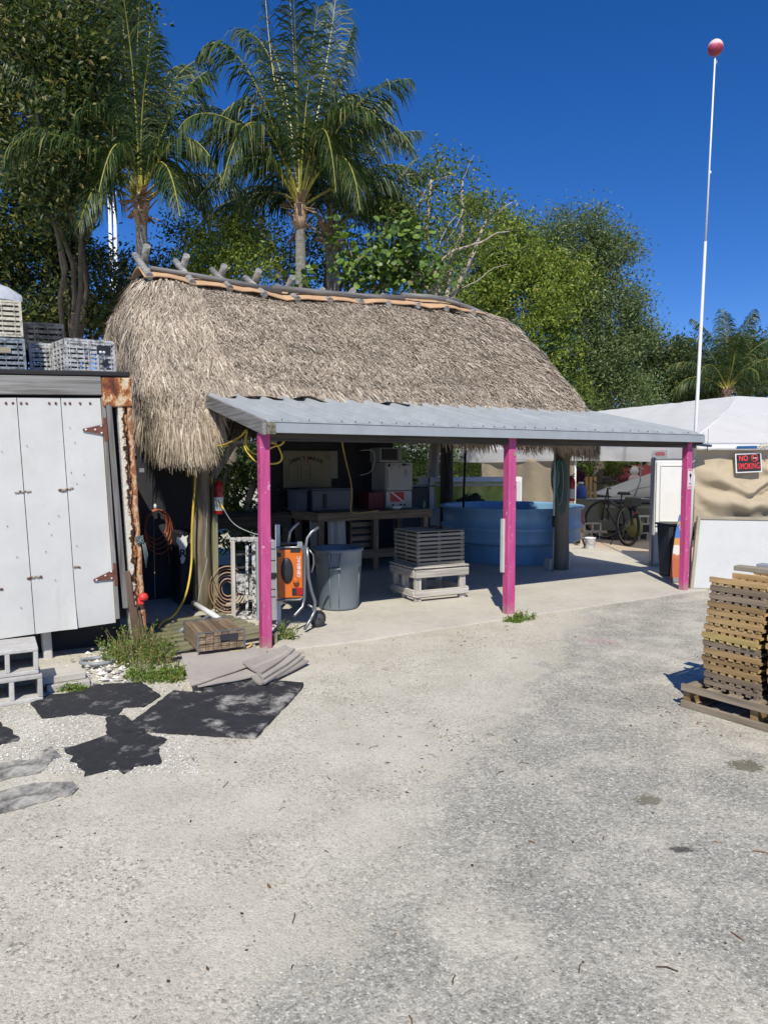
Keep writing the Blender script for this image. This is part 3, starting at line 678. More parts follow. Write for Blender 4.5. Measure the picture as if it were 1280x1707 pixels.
MB().box((-.115, .035, 2.32), (.245, .125, .25)).build('corner_bracket', M['rust'], co, .012, 2)
m = MB()
for (x, w_, h, y) in ((-.115, .045, .75, -.04), (-.075, .035, .42, -.05), (-.04, .03, .38, -.035)): m.bar((x+.02, y, -.02), (x-.02, y+.01, h), w_, .03)
m.build('rotten_planks', plain('rotten_red_brown_wood', (.16, .10, .07), .95, .4, 8, bs=.8, bd=.01, stretch=(1, 1, .2)), co, .003)
MB().box((-2.0, .42, .14), (3.7, .03, .34)).build('skirt_board', M['inner_dark'], co); MB().box((-.80, .25, .2), (.07, .2, .42)).build('support_pier', M['concrete'], co, .01)
MB().box((-2.6, .6, .14), (.5, .4, .35)).build('support_pier', M['concrete'], co, .01)
# rope knot and red tie on the corner post
m = MB(); rr = random.Random(4)
for k in range(9):
    a = rr.uniform(0, 6); m.tube([(-.01+.035*math.cos(a+t*1.3+k), -.03+.01*math.sin(t*2), 1.02+.035*math.sin(a+t*1.3)) for t in range(6)], .004, 5)
for k in range(4): m.tube([(.01+.008*k, -.03, .99), (.02+.01*k, -.035, .88), (.03+.006*k, -.03, .76+.03*k)], .0035, 5)
rp = m.build('rope_knot', plain('grey_green_rope', (.13, .17, .17), .8, .3), co)
m = MB(); m.lathe([(.02, -.03), (.042, -.02), (.045, .01), (.03, .035), (.01, .04)], (-.015, -.045, .50), 10); m.box((-.04, -.045, .47), (.05, .03, .06))
m.build('red_tape_knot', plain('red_tape', (.70, .05, .04), .5, .2), co, .006)

# ---- traps piled on the container roof
def trap_mesh(L, W_, H, rows, m, gap=.42):
    t = .014
    for z in (0, 1):
        for y in (-1, 1): m.box((0, y*(W_/2-t/2), t/2 if z == 0 else H-t/2), (L, t, t*1.5))
        for x in (-1, 1): m.box((x*(L/2-t/2), 0, t/2 if z == 0 else H-t/2), (t, W_-2*t, t*1.5))
    for x in (-1, 1):
        for y in (-1, 1): m.box((x*(L/2-t/2), y*(W_/2-t/2), H/2), (t*1.4, t*1.4, H-.002))
    hh = H/rows
    for i in range(rows):
        z = hh*(i+.5); s = hh*(1-gap)
        for y in (-1, 1): m.box((0, y*(W_/2-t*.3), z), (L-2*t, t*.6, s))
        for x in (-1, 1): m.box((x*(L/2-t*.3), 0, z), (t*.6, W_-2*t, s))
    for y in (-1, 1):
        for k in (-.04, .04): m.box((k+.02, y*(W_/2), H/2), (.012, t*.9, H*.98))
        for k in np.linspace(-.42, .42, 7): m.box((k*L, y*(W_/2-.001), H/2), (.006, t*.7, H*.96))
    for x in (-1, 1):
        for k in np.linspace(-.35, .35, 4): m.box((x*(L/2), k*W_, H/2), (t*.8, .012, H*.98))
    return m
def trap(loc, rz, L, W_, H, rows, mat, label, rot=None):
    t = thing('lobster_trap', label, 'lobster trap', loc, rz, 'plastic traps piled on the container roof', rot)
    trap_mesh(L, W_, H, rows, MB()).build('slatted_cage', mat, t)
    m = MB()
    for i in range(rows+1): m.box((0, -W_/2+W_*(i+.5)/(rows+1), H+.006), (L*.97, W_/(rows+1)*.6, .008))
    m.box((L*.25, 0, H+.013), (.03, W_*.95, .006)); m.box((-L*.25, 0, H+.013), (.03, W_*.95, .006)); m.build('lid', mat, t)
    MB().box((0, 0, .008), (L*.95, W_*.95, .01)).build('base', M['black_plastic'], t)
    return t
def onroof(x, y, z=2.5):     # point in container space to world
    Mx = Matrix.Translation(hw(-.965, .44)) @ Matrix.Rotation(A, 4, 'Z') @ Matrix.Rotation(-TILT, 4, 'Y'); return Mx @ Vector((x, y, z))
TR = (0, -TILT, A)
t = trap(onroof(-.325, .30), 0, .42, .36, .275, 7, M['barnacle'], 'white barnacle crusted plastic trap nearest the right end of the container roof', (0, -TILT, A+R(12)))
m = MB(); m.box((.11, -.187, .20), (.115, .008, .075)); m.build('opening', M['black_plastic'], t)
m = MB(); m.lathe([(.028, 0), (.028, .008)], (0, 0, 0), 14, capt=True); m.v = [(x+.12, -.184-z, y+.085) for x, y, z in m.v]; m.build('opening', M['black_plastic'], t)
for dx in (-.02, .01): m = MB().lathe([(.001, -.014), (.013, -.005), (.013, .006), (.002, .014)], (.10+dx, -.196, .178), 8).build('shell', M['white'], t)
trap(onroof(-.55, .60), 0, .36, .36, .27, 7, M['barnacle'], 'white crusted trap half hidden behind the trap at the roof end', (0, -TILT, A-R(4)))
trap(onroof(-1.13, .33), 0, .66, .38, .265, 6, M['barnacle_blue'], 'bluish plastic trap with a tan tag at the bottom of the left stack', TR)
tg = MB().box((.16, -.2, .17), (.13, .01, .045)).build('tag', M['tanboard'], kids(bpy.context.scene.objects['lobster_trap.002'])[0] if 0 else [o for o in C.objects if o.type == 'EMPTY' and 'tan tag' in str(o.get('label'))][0])
trap(onroof(-1.135, .33, 2.785), 0, .66, .38, .285, 7, M['barnacle_cream'], 'cream crusted plastic trap on top of the bluish trap at the frame edge', TR)
trap(onroof(-.72, .98, 2.5), 0, .62, .40, .245, 5, M['barnacle_dark'], 'dark trap at the back behind the cream one, lower of two', TR)
trap(onroof(-.72, .98, 2.765), 0, .62, .40, .245, 5, M['barnacle_dark'], 'clean dark trap at the back standing topmost behind the cream one', TR)
m = MB(); vs = []
for i in range(9):
    for j in range(14):
        a = math.pi*i/8; bx = -.30+.62*j/13; r = .11*math.sin(math.pi*(j+.8)/14.5)**.5
        wr = 1+.12*noise.noise(Vector((i*.9, j*.8, 2)))
        vs.append((bx, -math.cos(a)*r*1.5*wr, .0+math.sin(a)*r*1.5*wr+.01))
m.add(vs, [(i*14+j, i*14+j+1, (i+1)*14+j+1, (i+1)*14+j) for i in range(8) for j in range(13)], 0, True)
bg_ = m.build('plastic_bag', mat_cloth('grey_white_bag', (.50, .53, .56), (1, 6, 1), 6, .8, .02), loc=onroof(-1.10, .33, 3.085), rot=TR)
tag(bg_, 'crumpled grey white plastic bag lying on the cream trap', 'bag')

# ---- concrete blocks and pavers under the door
def cblock(loc, rz, label):
    L, H, D_ = .395, .19, .39; m = MB()
    m.box((0, D_/2, .014), (L, D_, .028)); m.box((0, D_/2, H-.014), (L, D_, .028))
    for x in (-L/2+.016, 0, L/2-.016): m.box((x, D_/2, H/2), (.032, D_, H-.056))
    m.box((0, D_-.02, H/2), (L-.07, .03, H-.058))
    o = m.build('concrete_block', M['concrete'], loc=loc, rot=(0, 0, rz), bevel=.006, seg=2)
    return tag(o, label, 'concrete block', 'hollow blocks stacked under the container door')
B0 = G(73, 1168); B0 = B0 - U*.20
cblock(B0, A, 'bottom hollow concrete block of the pair under the white door')
cblock(B0+Vector((-.035, .02, .192)), A-R(1.5), 'top hollow concrete block of the pair under the white door')
for k, (px, py, z, dr) in enumerate(((115, 1150, 0, 0), (108, 1148, .055, 3))):
    p = G(px, py); m = MB(); m.box((0, .12, .026), (.30, .26, .052))
    o = m.build('paver', M['paver'], loc=p+Vector((0, 0, z)), rot=(0, 0, A+R(dr)), bevel=.006, seg=2)
    tag(o, ['lower concrete paver, greyer, under the other beside the blocks', 'upper pale concrete paver lying flat beside the hollow blocks'][k], 'paver', 'pavers lying beside the blocks')

# ================================================================== THINGS IN FRONT OF AND INSIDE THE HUT
def wood_stack_axes(nm): return M[nm]
# ---- green pallet lying beside the left pink post
pa = thing('wooden_pallet', 'greenish weathered pallet lying flat between the container and the left pink post', 'pallet', hw(-.93, -.10), A+R(9))
for x in (.03, .55, 1.07): MB().box((x, .60, .05), (.04, 1.20, .075)).build('stringer', M['wood_green']['y'], pa, .003)
rr = random.Random(3)
for i in range(8):
    y = .05+i*.155; MB().box((.55, y, .098), (1.14, .09, .02), R(rr.uniform(-1, 1))).build('deck_board', M['wood_green']['x'], pa, .003)
# ---- strapped bundle of boards on that pallet
bx = thing('timber_bundle', 'brown bundle of short boards strapped with steel bands lying on the green pallet', 'bundle', hw(-.70, -.26, .112), A+R(-3))
m = MB(); m.box((.0, .27, .085), (.0, 0, 0)) if 0 else None
rr = random.Random(8)
W_, D_, H_ = .40, .52, .155
for i in range(6):
    for j in range(5):
        if (i, j) in ((3, 3), (3, 2), (4, 3)): continue
        m.box((W_*(i+.5)/6, D_/2+rr.uniform(-.008, .008), H_*(j+.5)/5), (W_/6*.95, D_, H_/5*.93))
m.build('boards', M['wood_brown']['y'], bx, .002)
MB().box((W_*.66, .012, H_*.66), (.15, .05, .055)).build('hand_hole', M['inner_dark'], bx)
for x in (0, W_):
    for y in (.0, D_):
        MB().box((x, y, H_/2), (.016, .016, H_+.012)).build('steel_corner', M['steel'], bx, .002)
for y in (.0, D_): MB().box((W_/2, y, H_+.004), (W_, .016, .007)).build('steel_band', M['steel'], bx)
# ---- white pipe with black cap, and grey tube lying behind it
p0, p1 = D(324, 1006, 7.35), D(366, 1032, 6.95)
pv = thing('white_pipe', 'short white plastic pipe with a black cap resting aslant on the green pallet', 'pipe', (p0+p1)/2)
L_ = (p0-p1); MB().tube([-L_/2, L_/2], .026, 14).build('tube', M['white'], pv)
MB().tube([L_*.43, L_*.53], .034, 14).build('cap', M['black_plastic'], pv)
q0, q1 = G(300, 1052, .13), D(352, 1026, 7.1)
tag(MB().tube([q0, q1], .017, 10).build('grey_tube', M['dull_steel']), 'thin grey tube leaning against the white pipe on the pallet', 'tube')

# ---- fanned stack of warped grey sheets
def warped(poly4, z0, lift, curl, th, label, mat, n=14):
    a, b, c, d = [G(p[0], p[1], z0+lift/2) for p in poly4]; cen = (a+b+c+d)/4; vs = []
    for i in range(n+1):
        for j in range(n+1):
            s, t_ = i/n, j/n; p = (a*(1-s)+b*s)*(1-t_)+(d*(1-s)+c*s)*t_
            z = z0+lift*(s-.0)+curl*(4*(t_-.5)**2)*.5+curl*.6*(2*s-1)**2+.006*noise.noise(Vector((p.x*6, p.y*6, z0*30)))
            vs.append((p.x-cen.x, p.y-cen.y, z))
    k = len(vs); vs += [(x, y, z+th) for x, y, z in vs]; W = n+1; fs = []
    for i in range(n):
        for j in range(n):
            q = i*W+j; fs += [(k+q, k+q+W, k+q+W+1, k+q+1), (q, q+1, q+W+1, q+W)]
    bd = [j for j in range(W)]+[i*W+n for i in range(1, W)]+[n*W+j for j in range(n-1, -1, -1)]+[i*W for i in range(n-1, 0, -1)]
    for q in range(len(bd)): fs.append((bd[q], bd[(q+1) % len(bd)], k+bd[(q+1) % len(bd)], k+bd[q]))
    m = MB(); m.add(vs, fs, 0, False); o = m.build('warped_sheet', mat, loc=(cen.x, cen.y, 0))
    bmod = None
    return tag(o, label, 'sheet', 'warped grey sheets fanned out by the left pink post')
sheet = plain('weathered_fibre_sheet', (.42, .385, .335), .85, .12, 5, bs=.4, bd=.003, dirt=(.27, .25, .22), dirt_amt=.45, dirt_scale=2.2)
warped([(318, 1146), (302, 1096), (425, 1080), (438, 1104)], .050, .02, .014, .009, 'topmost warped grey sheet, broad and pale, beside the weeds', sheet)
warped([(330, 1147), (302, 1105), (446, 1083), (440, 1126)], .034, .015, .012, .009, 'second sheet under the pale topmost one with a pinkish cut edge', sheet)
warped([(352, 1146), (330, 1110), (462, 1086), (456, 1124)], .018, .01, .012, .009, 'dark grey warped sheet whose straight end shows under the pile', sheet)
for k, (q, lab) in enumerate((([(436, 1128), (404, 1112), (476, 1083), (492, 1087)], 'narrow sheet edge fanning right, nearest the pink post'), ([(440, 1136), (420, 1120), (486, 1088), (503, 1093)], 'second narrow curled sheet fanning to the right'),
                              ([(442, 1144), (430, 1128), (492, 1094), (508, 1099)], 'third narrow curled sheet fanning to the right'), ([(436, 1146), (420, 1138), (496, 1098), (515, 1107)], 'lowest curled sheet whose tip reaches furthest right'))):
    warped(q, .050-.013*k, .015, .022, .014, lab, sheet, 8)

# ---- black rubber mats
def mat_on_ground(pts, th, mat, label, curl=0, seed=1):
    P = [G(*p) for p in pts]; cen = sum(P, Vector())/len(P); rr = random.Random(seed)
    poly = []
    for i in range(len(P)):
        a, b_ = P[i], P[(i+1) % len(P)]; n = max(1, int((b_-a).length/.05))
        for k in range(n):
            q = a+(b_-a)*k/n; j = (.006 if seed == 1 else .018) if 0 < k else 0; poly.append((q.x-cen.x+rr.uniform(-j, j), q.y-cen.y+rr.uniform(-j, j)))
    m = MB(); m.prism(poly, .003, th+.003); return tag(m.build('rubber_mat', mat, loc=(cen.x, cen.y, 0)), label, 'mat', 'scraps of black rubber matting on the gravel')
mat_on_ground([(50, 1175), (80, 1160), (110, 1158), (160, 1143), (236, 1139), (268, 1162), (240, 1180), (206, 1181), (196, 1195), (140, 1192), (70, 1199)], .008, M['mat_clean'], 'wide black mat lying in front of the pavers and weeds')
mat_on_ground([(205, 1220), (290, 1156), (334, 1160), (350, 1143), (378, 1146), (390, 1134), (506, 1143), (502, 1152), (426, 1233)], .022, M['mat_rubber'], 'largest black mat, thick and dusted with white sand')
mat_on_ground([(178, 1197), (208, 1194), (228, 1206), (232, 1222), (278, 1234), (262, 1247), (268, 1275), (228, 1279), (206, 1292), (195, 1284), (140, 1296), (107, 1249), (180, 1227)], .006, M['mat_clean'], 'jagged torn black mat scrap below the largest mat', seed=3)
mat_on_ground([(-60, 1215), (0, 1205), (32, 1236), (0, 1243), (-70, 1260)], .008, M['mat_clean'], 'corner of a black mat cut by the left frame edge', seed=4)
mat_on_ground([(-40, 1285), (10, 1272), (62, 1266), (86, 1246), (102, 1262), (62, 1291), (0, 1304), (-50, 1312)], .005, M['mat_dusty'], 'narrow sand covered mat strip, nearly buried, second lowest at left', seed=5)
mat_on_ground([(-60, 1325), (0, 1322), (60, 1308), (122, 1306), (131, 1316), (120, 1327), (60, 1341), (0, 1358), (-60, 1372)], .006, M['mat_dusty'], 'grey sanded mat nearest the camera at the left', seed=6)

# ---- mottled trap frame standing on end
tf_ = thing('lobster_trap', 'open barnacled trap standing on end just left of the left pink post', 'lobster trap', D(418, 1000, 7.35)*Vector((1, 1, 0)) if 0 else Vector((D(420, 1000, 7.85).x, 7.85, .014)), A-R(18))
b0 = mat_mottled('barnacled_black_frame', (.015, .016, .018), (.72, .72, .70), .44, .52, 22); Hh = .85
MB().bar((-.20, -.16, 0), (-.20, -.16, Hh), .045, .035).build('wooden_upright', M['wood_pale']['z'], tf_, .003)
for (x, y) in ((.02, -.17), (.20, -.16), (-.20, .18), (.20, .18)): MB().bar((x, y, 0), (x, y, Hh-.02), .04, .04).build('upright', b0, tf_, .004)
MB().bar((.10, -.165, .02), (.10, -.165, Hh-.04), .045, .02).build('upright', b0, tf_, .004)
for x in (-.06, .15): MB().bar((x, -.165, .02), (x+.01, -.165, Hh-.05), .03, .02).build('upright', b0, tf_, .003)
for i in range(6): MB().box((0, -.15+.066*i, Hh), (.46, .035, .015)).build('top_slat', b0, tf_, .002)
for i in range(5): MB().box((0, .19, .08+.15*i), (.42, .015, .06)).build('back_slat', M['barnacle_dark'], tf_)
m = MB(); m.add([(-.19, -.10, .30), (0, -.12, .24), (0, -.14, .48), (-.17, -.16, .50), (-.19, -.09, .30), (0, -.11, .24), (0, -.13, .48), (-.17, -.15, .50)], [(0, 1, 2, 3), (7, 6, 5, 4), (0, 4, 5, 1), (3, 2, 6, 7), (0, 3, 7, 4), (1, 5, 6, 2)]); m.build('side_plate', b0, tf_)
MB().box((0, 0, .02), (.44, .38, .03)).build('base', b0, tf_, .004)
# ---- coil of brown strap behind it
P_ = Vector((D(380, 980, 8.0).x, 8.0, .014)); m = MB(); 
cl = thing('strap_coil', 'loosely coiled brown strap standing on edge behind the barnacled trap', 'coil', P_, R(12))
pts = []
for k in range(150):
    t_ = k/149; a = t_*2*math.pi*6; r = .07+.21*t_; pts.append((r*math.cos(a)*.8, .02*math.sin(a*.5), .285+r*math.sin(a)))
m = MB()
vs = []; 
for (x, y, z) in pts: vs += [(x, y-.035, z), (x, y+.035, z)]
m.add(vs, [(2*i, 2*i+1, 2*i+3, 2*i+2) for i in range(len(pts)-1)], 0, True); o = m.build('coil', M['brown_hose'], cl); q = o.modifiers.new('t', 'SOLIDIFY'); q.thickness = .006

# ---- folded table standing on edge, mostly behind the left pink post
ft = thing('folded_table', 'grey folding table with a white edge frame standing upright behind the left pink post', 'table', Vector((D(448, 1000, 7.4).x, 7.4, .014)), R(3))
MB().box((-.025, 0, .47), (.20, .03, .84)).build('table_top', plain('grey_board', (.30, .31, .32), .6, .1), ft, .006)
MB().box((.10, -.01, .53), (.048, .045, 1.05)).build('edge_frame', M['offwhite'], ft, .008, 2)
MB().box((.02, -.03, .53), (.13, .03, .05)).build('clamp', M['black_plastic'], ft, .006)
m = MB()
for z in (.3, .38, .68, .8): m.box((.02, -.017, z), (.11, .004, .008))
m.build('seams', M['black_plastic'], ft)

# ---- generator in a tube frame with folding handles and a wheel
ge = thing('portable_generator', 'orange generator in a grey tube frame with raised handles and a wheel', 'generator', Vector((D(484, 1000, 7.25).x, 7.25, .014)), R(8))
m = MB(); m.box((0, .17, .57), (.26, .34, .44)); m.build('engine_body', M['rubber'], ge, .03, 2)
m = MB(); m.box((.0, -.012, .565), (.255, .03, .50)); pn = m.build('control_panel', M['orange'], ge, .022, 3)
m = MB(); m.lathe([(.10, 0), (.10, .012), (.085, .02), (.04, .024)], (0, 0, 0), 18, capt=True, sx=.72, sy=1.3); m.v = [(x*.85-.03, -.028-z, y+.60) for x, y, z in m.v]; m.build('recoil_cover', M['black_plastic'], ge)
m = MB(); m.lathe([(.03, 0), (.03, .02), (.015, .024)], (0, 0, 0), 12, capt=True); m.v = [(x+.055, -.05-z, y+.50) for x, y, z in m.v]; m.build('fuel_knob', M['orange'], ge)
MB().box((.08, -.03, .385), (.10, .02, .075)).build('warning_label', M['red'], ge, .003); MB().box((.04, -.032, .385), (.045, .02, .07)).build('socket_cover', M['black_plastic'], ge, .003)
MB().box((.055, -.03, .80), (.10, .012, .03)).build('vent', M['black_plastic'], ge, .003); MB().box((-.11, -.03, .76), (.04, .012, .04)).build('switch', M['black_plastic'], ge, .003)
m = MB(); m.lathe([(.018, 0), (.02, .03), (.012, .045)], (.085, .0, .81), 10, capt=True); m.box((.10, .02, .86), (.05, .05, .05)); m.build('fuel_cap', M['dull_steel'], ge)
lettering('GENERAC', .048, M['white'], ge, (.09, -.030, .635), (R(90), R(-90), 0), bold=.0008)
fr = [(-.14, -.03, .30), (.10, -.03, .30), (.13, -.03, .33), (.14, -.03, .38), (.14, -.03, .76), (.13, -.03, .81), (.10, -.03, .835), (-.14, -.03, .835)]
MB().tube(fr, .012, 10).build('frame_tube', M['steel'], ge); MB().tube([(a, .36, c) for a, b_, c in fr], .012, 10).build('frame_tube', M['steel'], ge)
for z in (.31, .83): MB().tube([(.135, -.03, z), (.135, .36, z)], .012, 8).build('frame_tube', M['steel'], ge)
gx = lambda px, py, Y: D(px, py, Y)
def tubew(parent, pts, r, name, mat):
    im = Matrix.Translation(parent.location) @ Matrix.Rotation(parent.rotation_euler.z, 4, 'Z'); im = im.inverted()
    return MB().tube([im @ p for p in pts], r, 10).build(name, mat, parent)
tubew(ge, [gx(498, 871, 7.35), gx(489, 879, 7.34), gx(483, 887, 7.33), gx(481, 908, 7.33)], .014, 'handle', M['steel'])
tubew(ge, [gx(531, 879, 7.30), gx(519, 887, 7.28), gx(512, 897, 7.25), gx(509, 915, 7.23), gx(508, 960, 7.22), gx(507, 998, 7.2), gx(504, 1012, 7.19), gx(490, 1027, 7.05)], .015, 'handle', M['steel'])
tubew(ge, [gx(512, 912, 7.2), gx(513, 935, 7.2), gx(514, 962, 7.2), gx(519, 985, 7.2), gx(525, 1003, 7.2), gx(525, 1018, 7.2), gx(518, 1032, 7.15), gx(508, 1049, 7.05)], .017, 'leg', M['steel'])
tubew(ge, [gx(515, 916, 7.24), gx(522, 925, 7.25), gx(523, 940, 7.25), gx(519, 955, 7.24)], .010, 'brace', M['steel'])
tubew(ge, [gx(513, 1008, 7.3), gx(527, 1016, 7.3)], .013, 'axle', M['steel'])
wc = D(530, 1033, 7.3); im = (Matrix.Translation(ge.location) @ Matrix.Rotation(ge.rotation_euler.z, 4, 'Z')).inverted(); wl = im @ wc
def wheel_mb(R_, w_, c, n=32):
    m = MB(); pr = [(R_*.70, -w_*.4), (R_*.9, -w_*.5), (R_, -w_*.28), (R_, w_*.28), (R_*.9, w_*.5), (R_*.70, w_*.4)]
    m.lathe(pr+[pr[0]], (0, 0, 0), n, capb=False); return m
rz_ = Matrix.Rotation(R(90), 3, 'X') ; rot_w = Matrix.Rotation(R(28), 3, 'Z')
def place(m, M3, c): m.v = [tuple((M3 @ Vector(v))+Vector(c)) for v in m.v]; return m
wl.z = .088
ty = place(wheel_mb(.088, .045, 0), rot_w @ rz_, wl).build('wheel', M['tire'], ge)
m = MB(); m.lathe([(.062, -.012), (.055, -.018), (.02, -.018), (.012, -.03), (.012, .03), (.02, .018), (.055, .018), (.062, .012)], (0, 0, 0), 24)
place(m, rot_w @ rz_, wl).build('rim', plain('grey_plastic_rim', (.09, .09, .095), .5, .1), ty)

# ---- grey round rubbish can
TC = Vector((D(564, 980, 8.32).x, 8.32, .014))
tc_ = thing('rubbish_can', 'large round grey ribbed plastic can without a lid, half in shadow on the slab', 'rubbish can', TC, R(-10))
prof = [(.205, 0), (.225, .01), (.230, .03), (.262, .50), (.270, .505), (.272, .55), (.275, .66), (.292, .675), (.297, .70), (.290, .712), (.262, .70), (.255, .55), (.22, .03), (.0, .025)]
m = MB(); m.lathe(prof, (0, 0, 0), 48); m.build('can_body', M['grey_can'], tc_)
m = MB(); 
for k in range(4):
    a = 2*math.pi*k/4+.05; r1, r2 = .231, .264
    for da in (-.22, .22):
        p, q = Vector((math.cos(a+da)*r1, math.sin(a+da)*r1, .04)), Vector((math.cos(a+da)*r2, math.sin(a+da)*r2, .50)); m.tube([p, q], .006, 6)
m.build('ribs', M['grey_can'], tc_)
for s_ in (0, math.pi):
    a = -math.pi/2+.12+s_; M3 = Matrix.Rotation(a+math.pi/2, 3, 'Z'); m = MB()
    for x in (-.062, .062): m.bar((x*.8, -.275, .50), (x*1.15, -.302, .665), .016, .03)
    m.box((0, -.29, .495), (.13, .035, .02)); m.box((0, -.272, .585), (.10, .012, .15))
    place(m, M3, (0, 0, 0)); m.build('handle', M['grey_can'], tc_, .004)

# ---- rustic stand with a slatted wooden trap on it
SA = R(27); SP = G(694, 1006)
st = thing('low_stand', 'whitewashed wooden stand with four short legs under the wooden trap', 'stand', Vector((SP.x, SP.y, .014)), SA)
Wd, Dp = .70, .62
for (x, y) in ((.03, .03), (Wd-.03, .03), (.03, Dp-.03), (Wd-.03, Dp-.03), (.03, Dp*.55), (Wd*.62, Dp-.03)): MB().box((x+ (.0), y, .205), (.085, .05, .41)).build('leg', M['wood_pale']['z'], st, .004)
for z, h in ((.34, .095), (.10, .085)):
    MB().box((Wd/2+.01, -.012, z), (Wd+.06, .03, h)).build('rail', M['wood_pale']['x'], st, .004); MB().box((Wd/2, Dp+.012, z), (Wd+.04, .03, h)).build('rail', M['wood_pale']['x'], st, .004)
    MB().box((-.03, Dp/2, z+.003), (.03, Dp, h)).build('rail', M['wood_pale']['y'], st, .004); MB().box((Wd+.03, Dp/2, z+.003), (.03, Dp, h)).build('rail', M['wood_pale']['y'], st, .004)
MB().box((Wd/2, Dp/2, .415), (Wd+.08, Dp+.06, .02)).build('top_board', M['wood_pale']['x'], st, .004)
wt = thing('wooden_trap', 'grey wooden slatted lobster trap standing on the whitewashed stand', 'lobster trap', Vector((SP.x, SP.y, .441))+Vector((math.cos(SA)*.0, 0, 0)), SA)
wm = plain('grey_trap_lath', (.27, .245, .19), .85, .22, 8, bs=.5, bd=.003, stretch=(.3, .3, 4), isl=.18)
n_ = 8; H_ = .40; ww, dd = .66, .60
for i in range(n_):
    z = .02+H_*(i+.25)/n_
    for (c, d) in (((ww/2+.02, .01, z), (ww, .016, .027)), ((ww/2+.02, dd, z), (ww, .016, .027)), ((.02, dd/2, z), (.016, dd, .027)), ((ww+.02, dd/2, z), (.016, dd, .027))):
        MB().box(c, d, R(random.uniform(-.3, .3))).build('side_slat', wm, wt)
m = MB()
for x, y in ((.035, .025), (ww*.5, .025), (ww, .025), (.035, dd-.02), (ww*.5, dd-.02), (ww, dd-.02), (.035, dd*.5), (ww, dd*.5)): MB().box((x+.003, y+.002, H_/2+.01), (.045, .018, H_)).build('corner_batten', wm, wt)
for i in range(9): MB().box((ww/2+.02, .035+.066*i, H_+.022), (ww+.01, .05, .012)).build('top_slat', wm, wt)
MB().box((ww/2+.02, dd/2, H_/2), (ww-.05, dd-.06, H_-.03)).build('dark_filler', M['black_plastic'], wt); MB().box((ww/2+.02, dd/2, .006), (ww+.02, dd+.02, .012)).build('base_board', M['wood_pale']['x'], wt)  # solid black box added inside the trap so the slat gaps look dark
m = MB(); m.tube([(.35, .28, H_+.045), (.42, .30, H_+.06), (.52, .26, H_+.05), (.5, .22, H_+.04), (.4, .24, H_+.04)], .008, 6); m.build('rope', M['ink'], wt)

# ---- workbench
wb = thing('workbench', 'long rough wooden workbench with a lower shelf under the hut', 'workbench', hw(2.22, 3.55), A)
MB().box((1.0, .02, .885), (2.06, .05, .13)).build('front_beam', M['wood_brown']['x'], wb, .004)
MB().box((-.02, .50, .885), (.05, .95, .13)).build('end_beam', M['wood_brown']['y'], wb, .004); MB().box((2.02, .5, .885), (.05, .95, .13)).build('end_beam', M['wood_brown']['y'], wb, .004)
for i in range(5): MB().box((1.0, .14+.19*i, .935), (2.0, .185, .03)).build('top_plank', M['wood_grey']['x'], wb, .003)
for x in (.06, 1.0, 1.94):
    for y in (.09, .92): MB().box((x, y, .42), (.09, .09, .84)).build('leg', M['wood_brown']['z'], wb, .004)
MB().box((1.0, .04, .28), (1.9, .035, .13)).build('shelf_beam', M['wood_brown']['x'], wb, .004)
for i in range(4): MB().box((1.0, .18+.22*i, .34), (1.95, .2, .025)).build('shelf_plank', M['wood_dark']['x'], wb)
tag(MB().box((0, 0, .28), (.30, .03, .56)).build('upright_plank', M['wood_pale']['z'], loc=hw(2.62, 3.75, .25), rot=(R(-4), 0, A), bevel=.004), 'pale wide plank leaning upright under the workbench', 'plank')
tag(MB().box((0, 0, .24), (.12, .03, .48)).build('upright_plank', M['wood_pale']['z'], loc=hw(2.32, 3.95, .36), rot=(R(-4), 0, A), bevel=.004), 'narrow pale plank leaning under the left end of the workbench', 'plank')
cr = thing('slatted_crate', 'brown slatted crate on the shelf under the workbench', 'crate', hw(3.1, 3.95, .355), A)
for i in range(4): MB().box((.0, -.2, .05+.11*i), (.5, .02, .07)).build('slat', M['wood_brown']['x'], cr)
for x in (-.24, .24): MB().box((x, -.18, .22), (.03, .03, .44)).build('corner_post', M['wood_brown']['z'], cr)
MB().box((0, 0, .22), (.46, .34, .42)).build('inner_box', M['inner_dark'], cr)
# totes on the bench
t = thing('storage_tote', 'wide grey blue tote on the left of the workbench', 'tote', hw(2.60, 4.10, .951), A)
MB().box((0, 0, .17), (.66, .42, .33), taper=1.03).build('tote_body', M['tote'], t, .02, 2); MB().box((0, 0, .345), (.72, .47, .025)).build('rim', M['tote'], t, .008)
MB().box((-.13, -.225, .16), (.06, .012, .22)).build('latch', M['ink'], t, .003)
MB().box((.35, 0, .17), (.035, .42, .33)).build('end_board', M['wood_brown']['z'], t)
t = thing('storage_tote', 'small dark blue tote at the left end of the bench beside the wide one', 'tote', hw(2.13, 4.16, .951), A)
MB().box((0, 0, .16), (.16, .4, .31), taper=1.04).build('tote_body', plain('navy_tote', (.04, .05, .10), .5, .1), t, .015, 2); MB().box((0, 0, .325), (.19, .43, .02)).build('rim', M['tote'], t, .006)

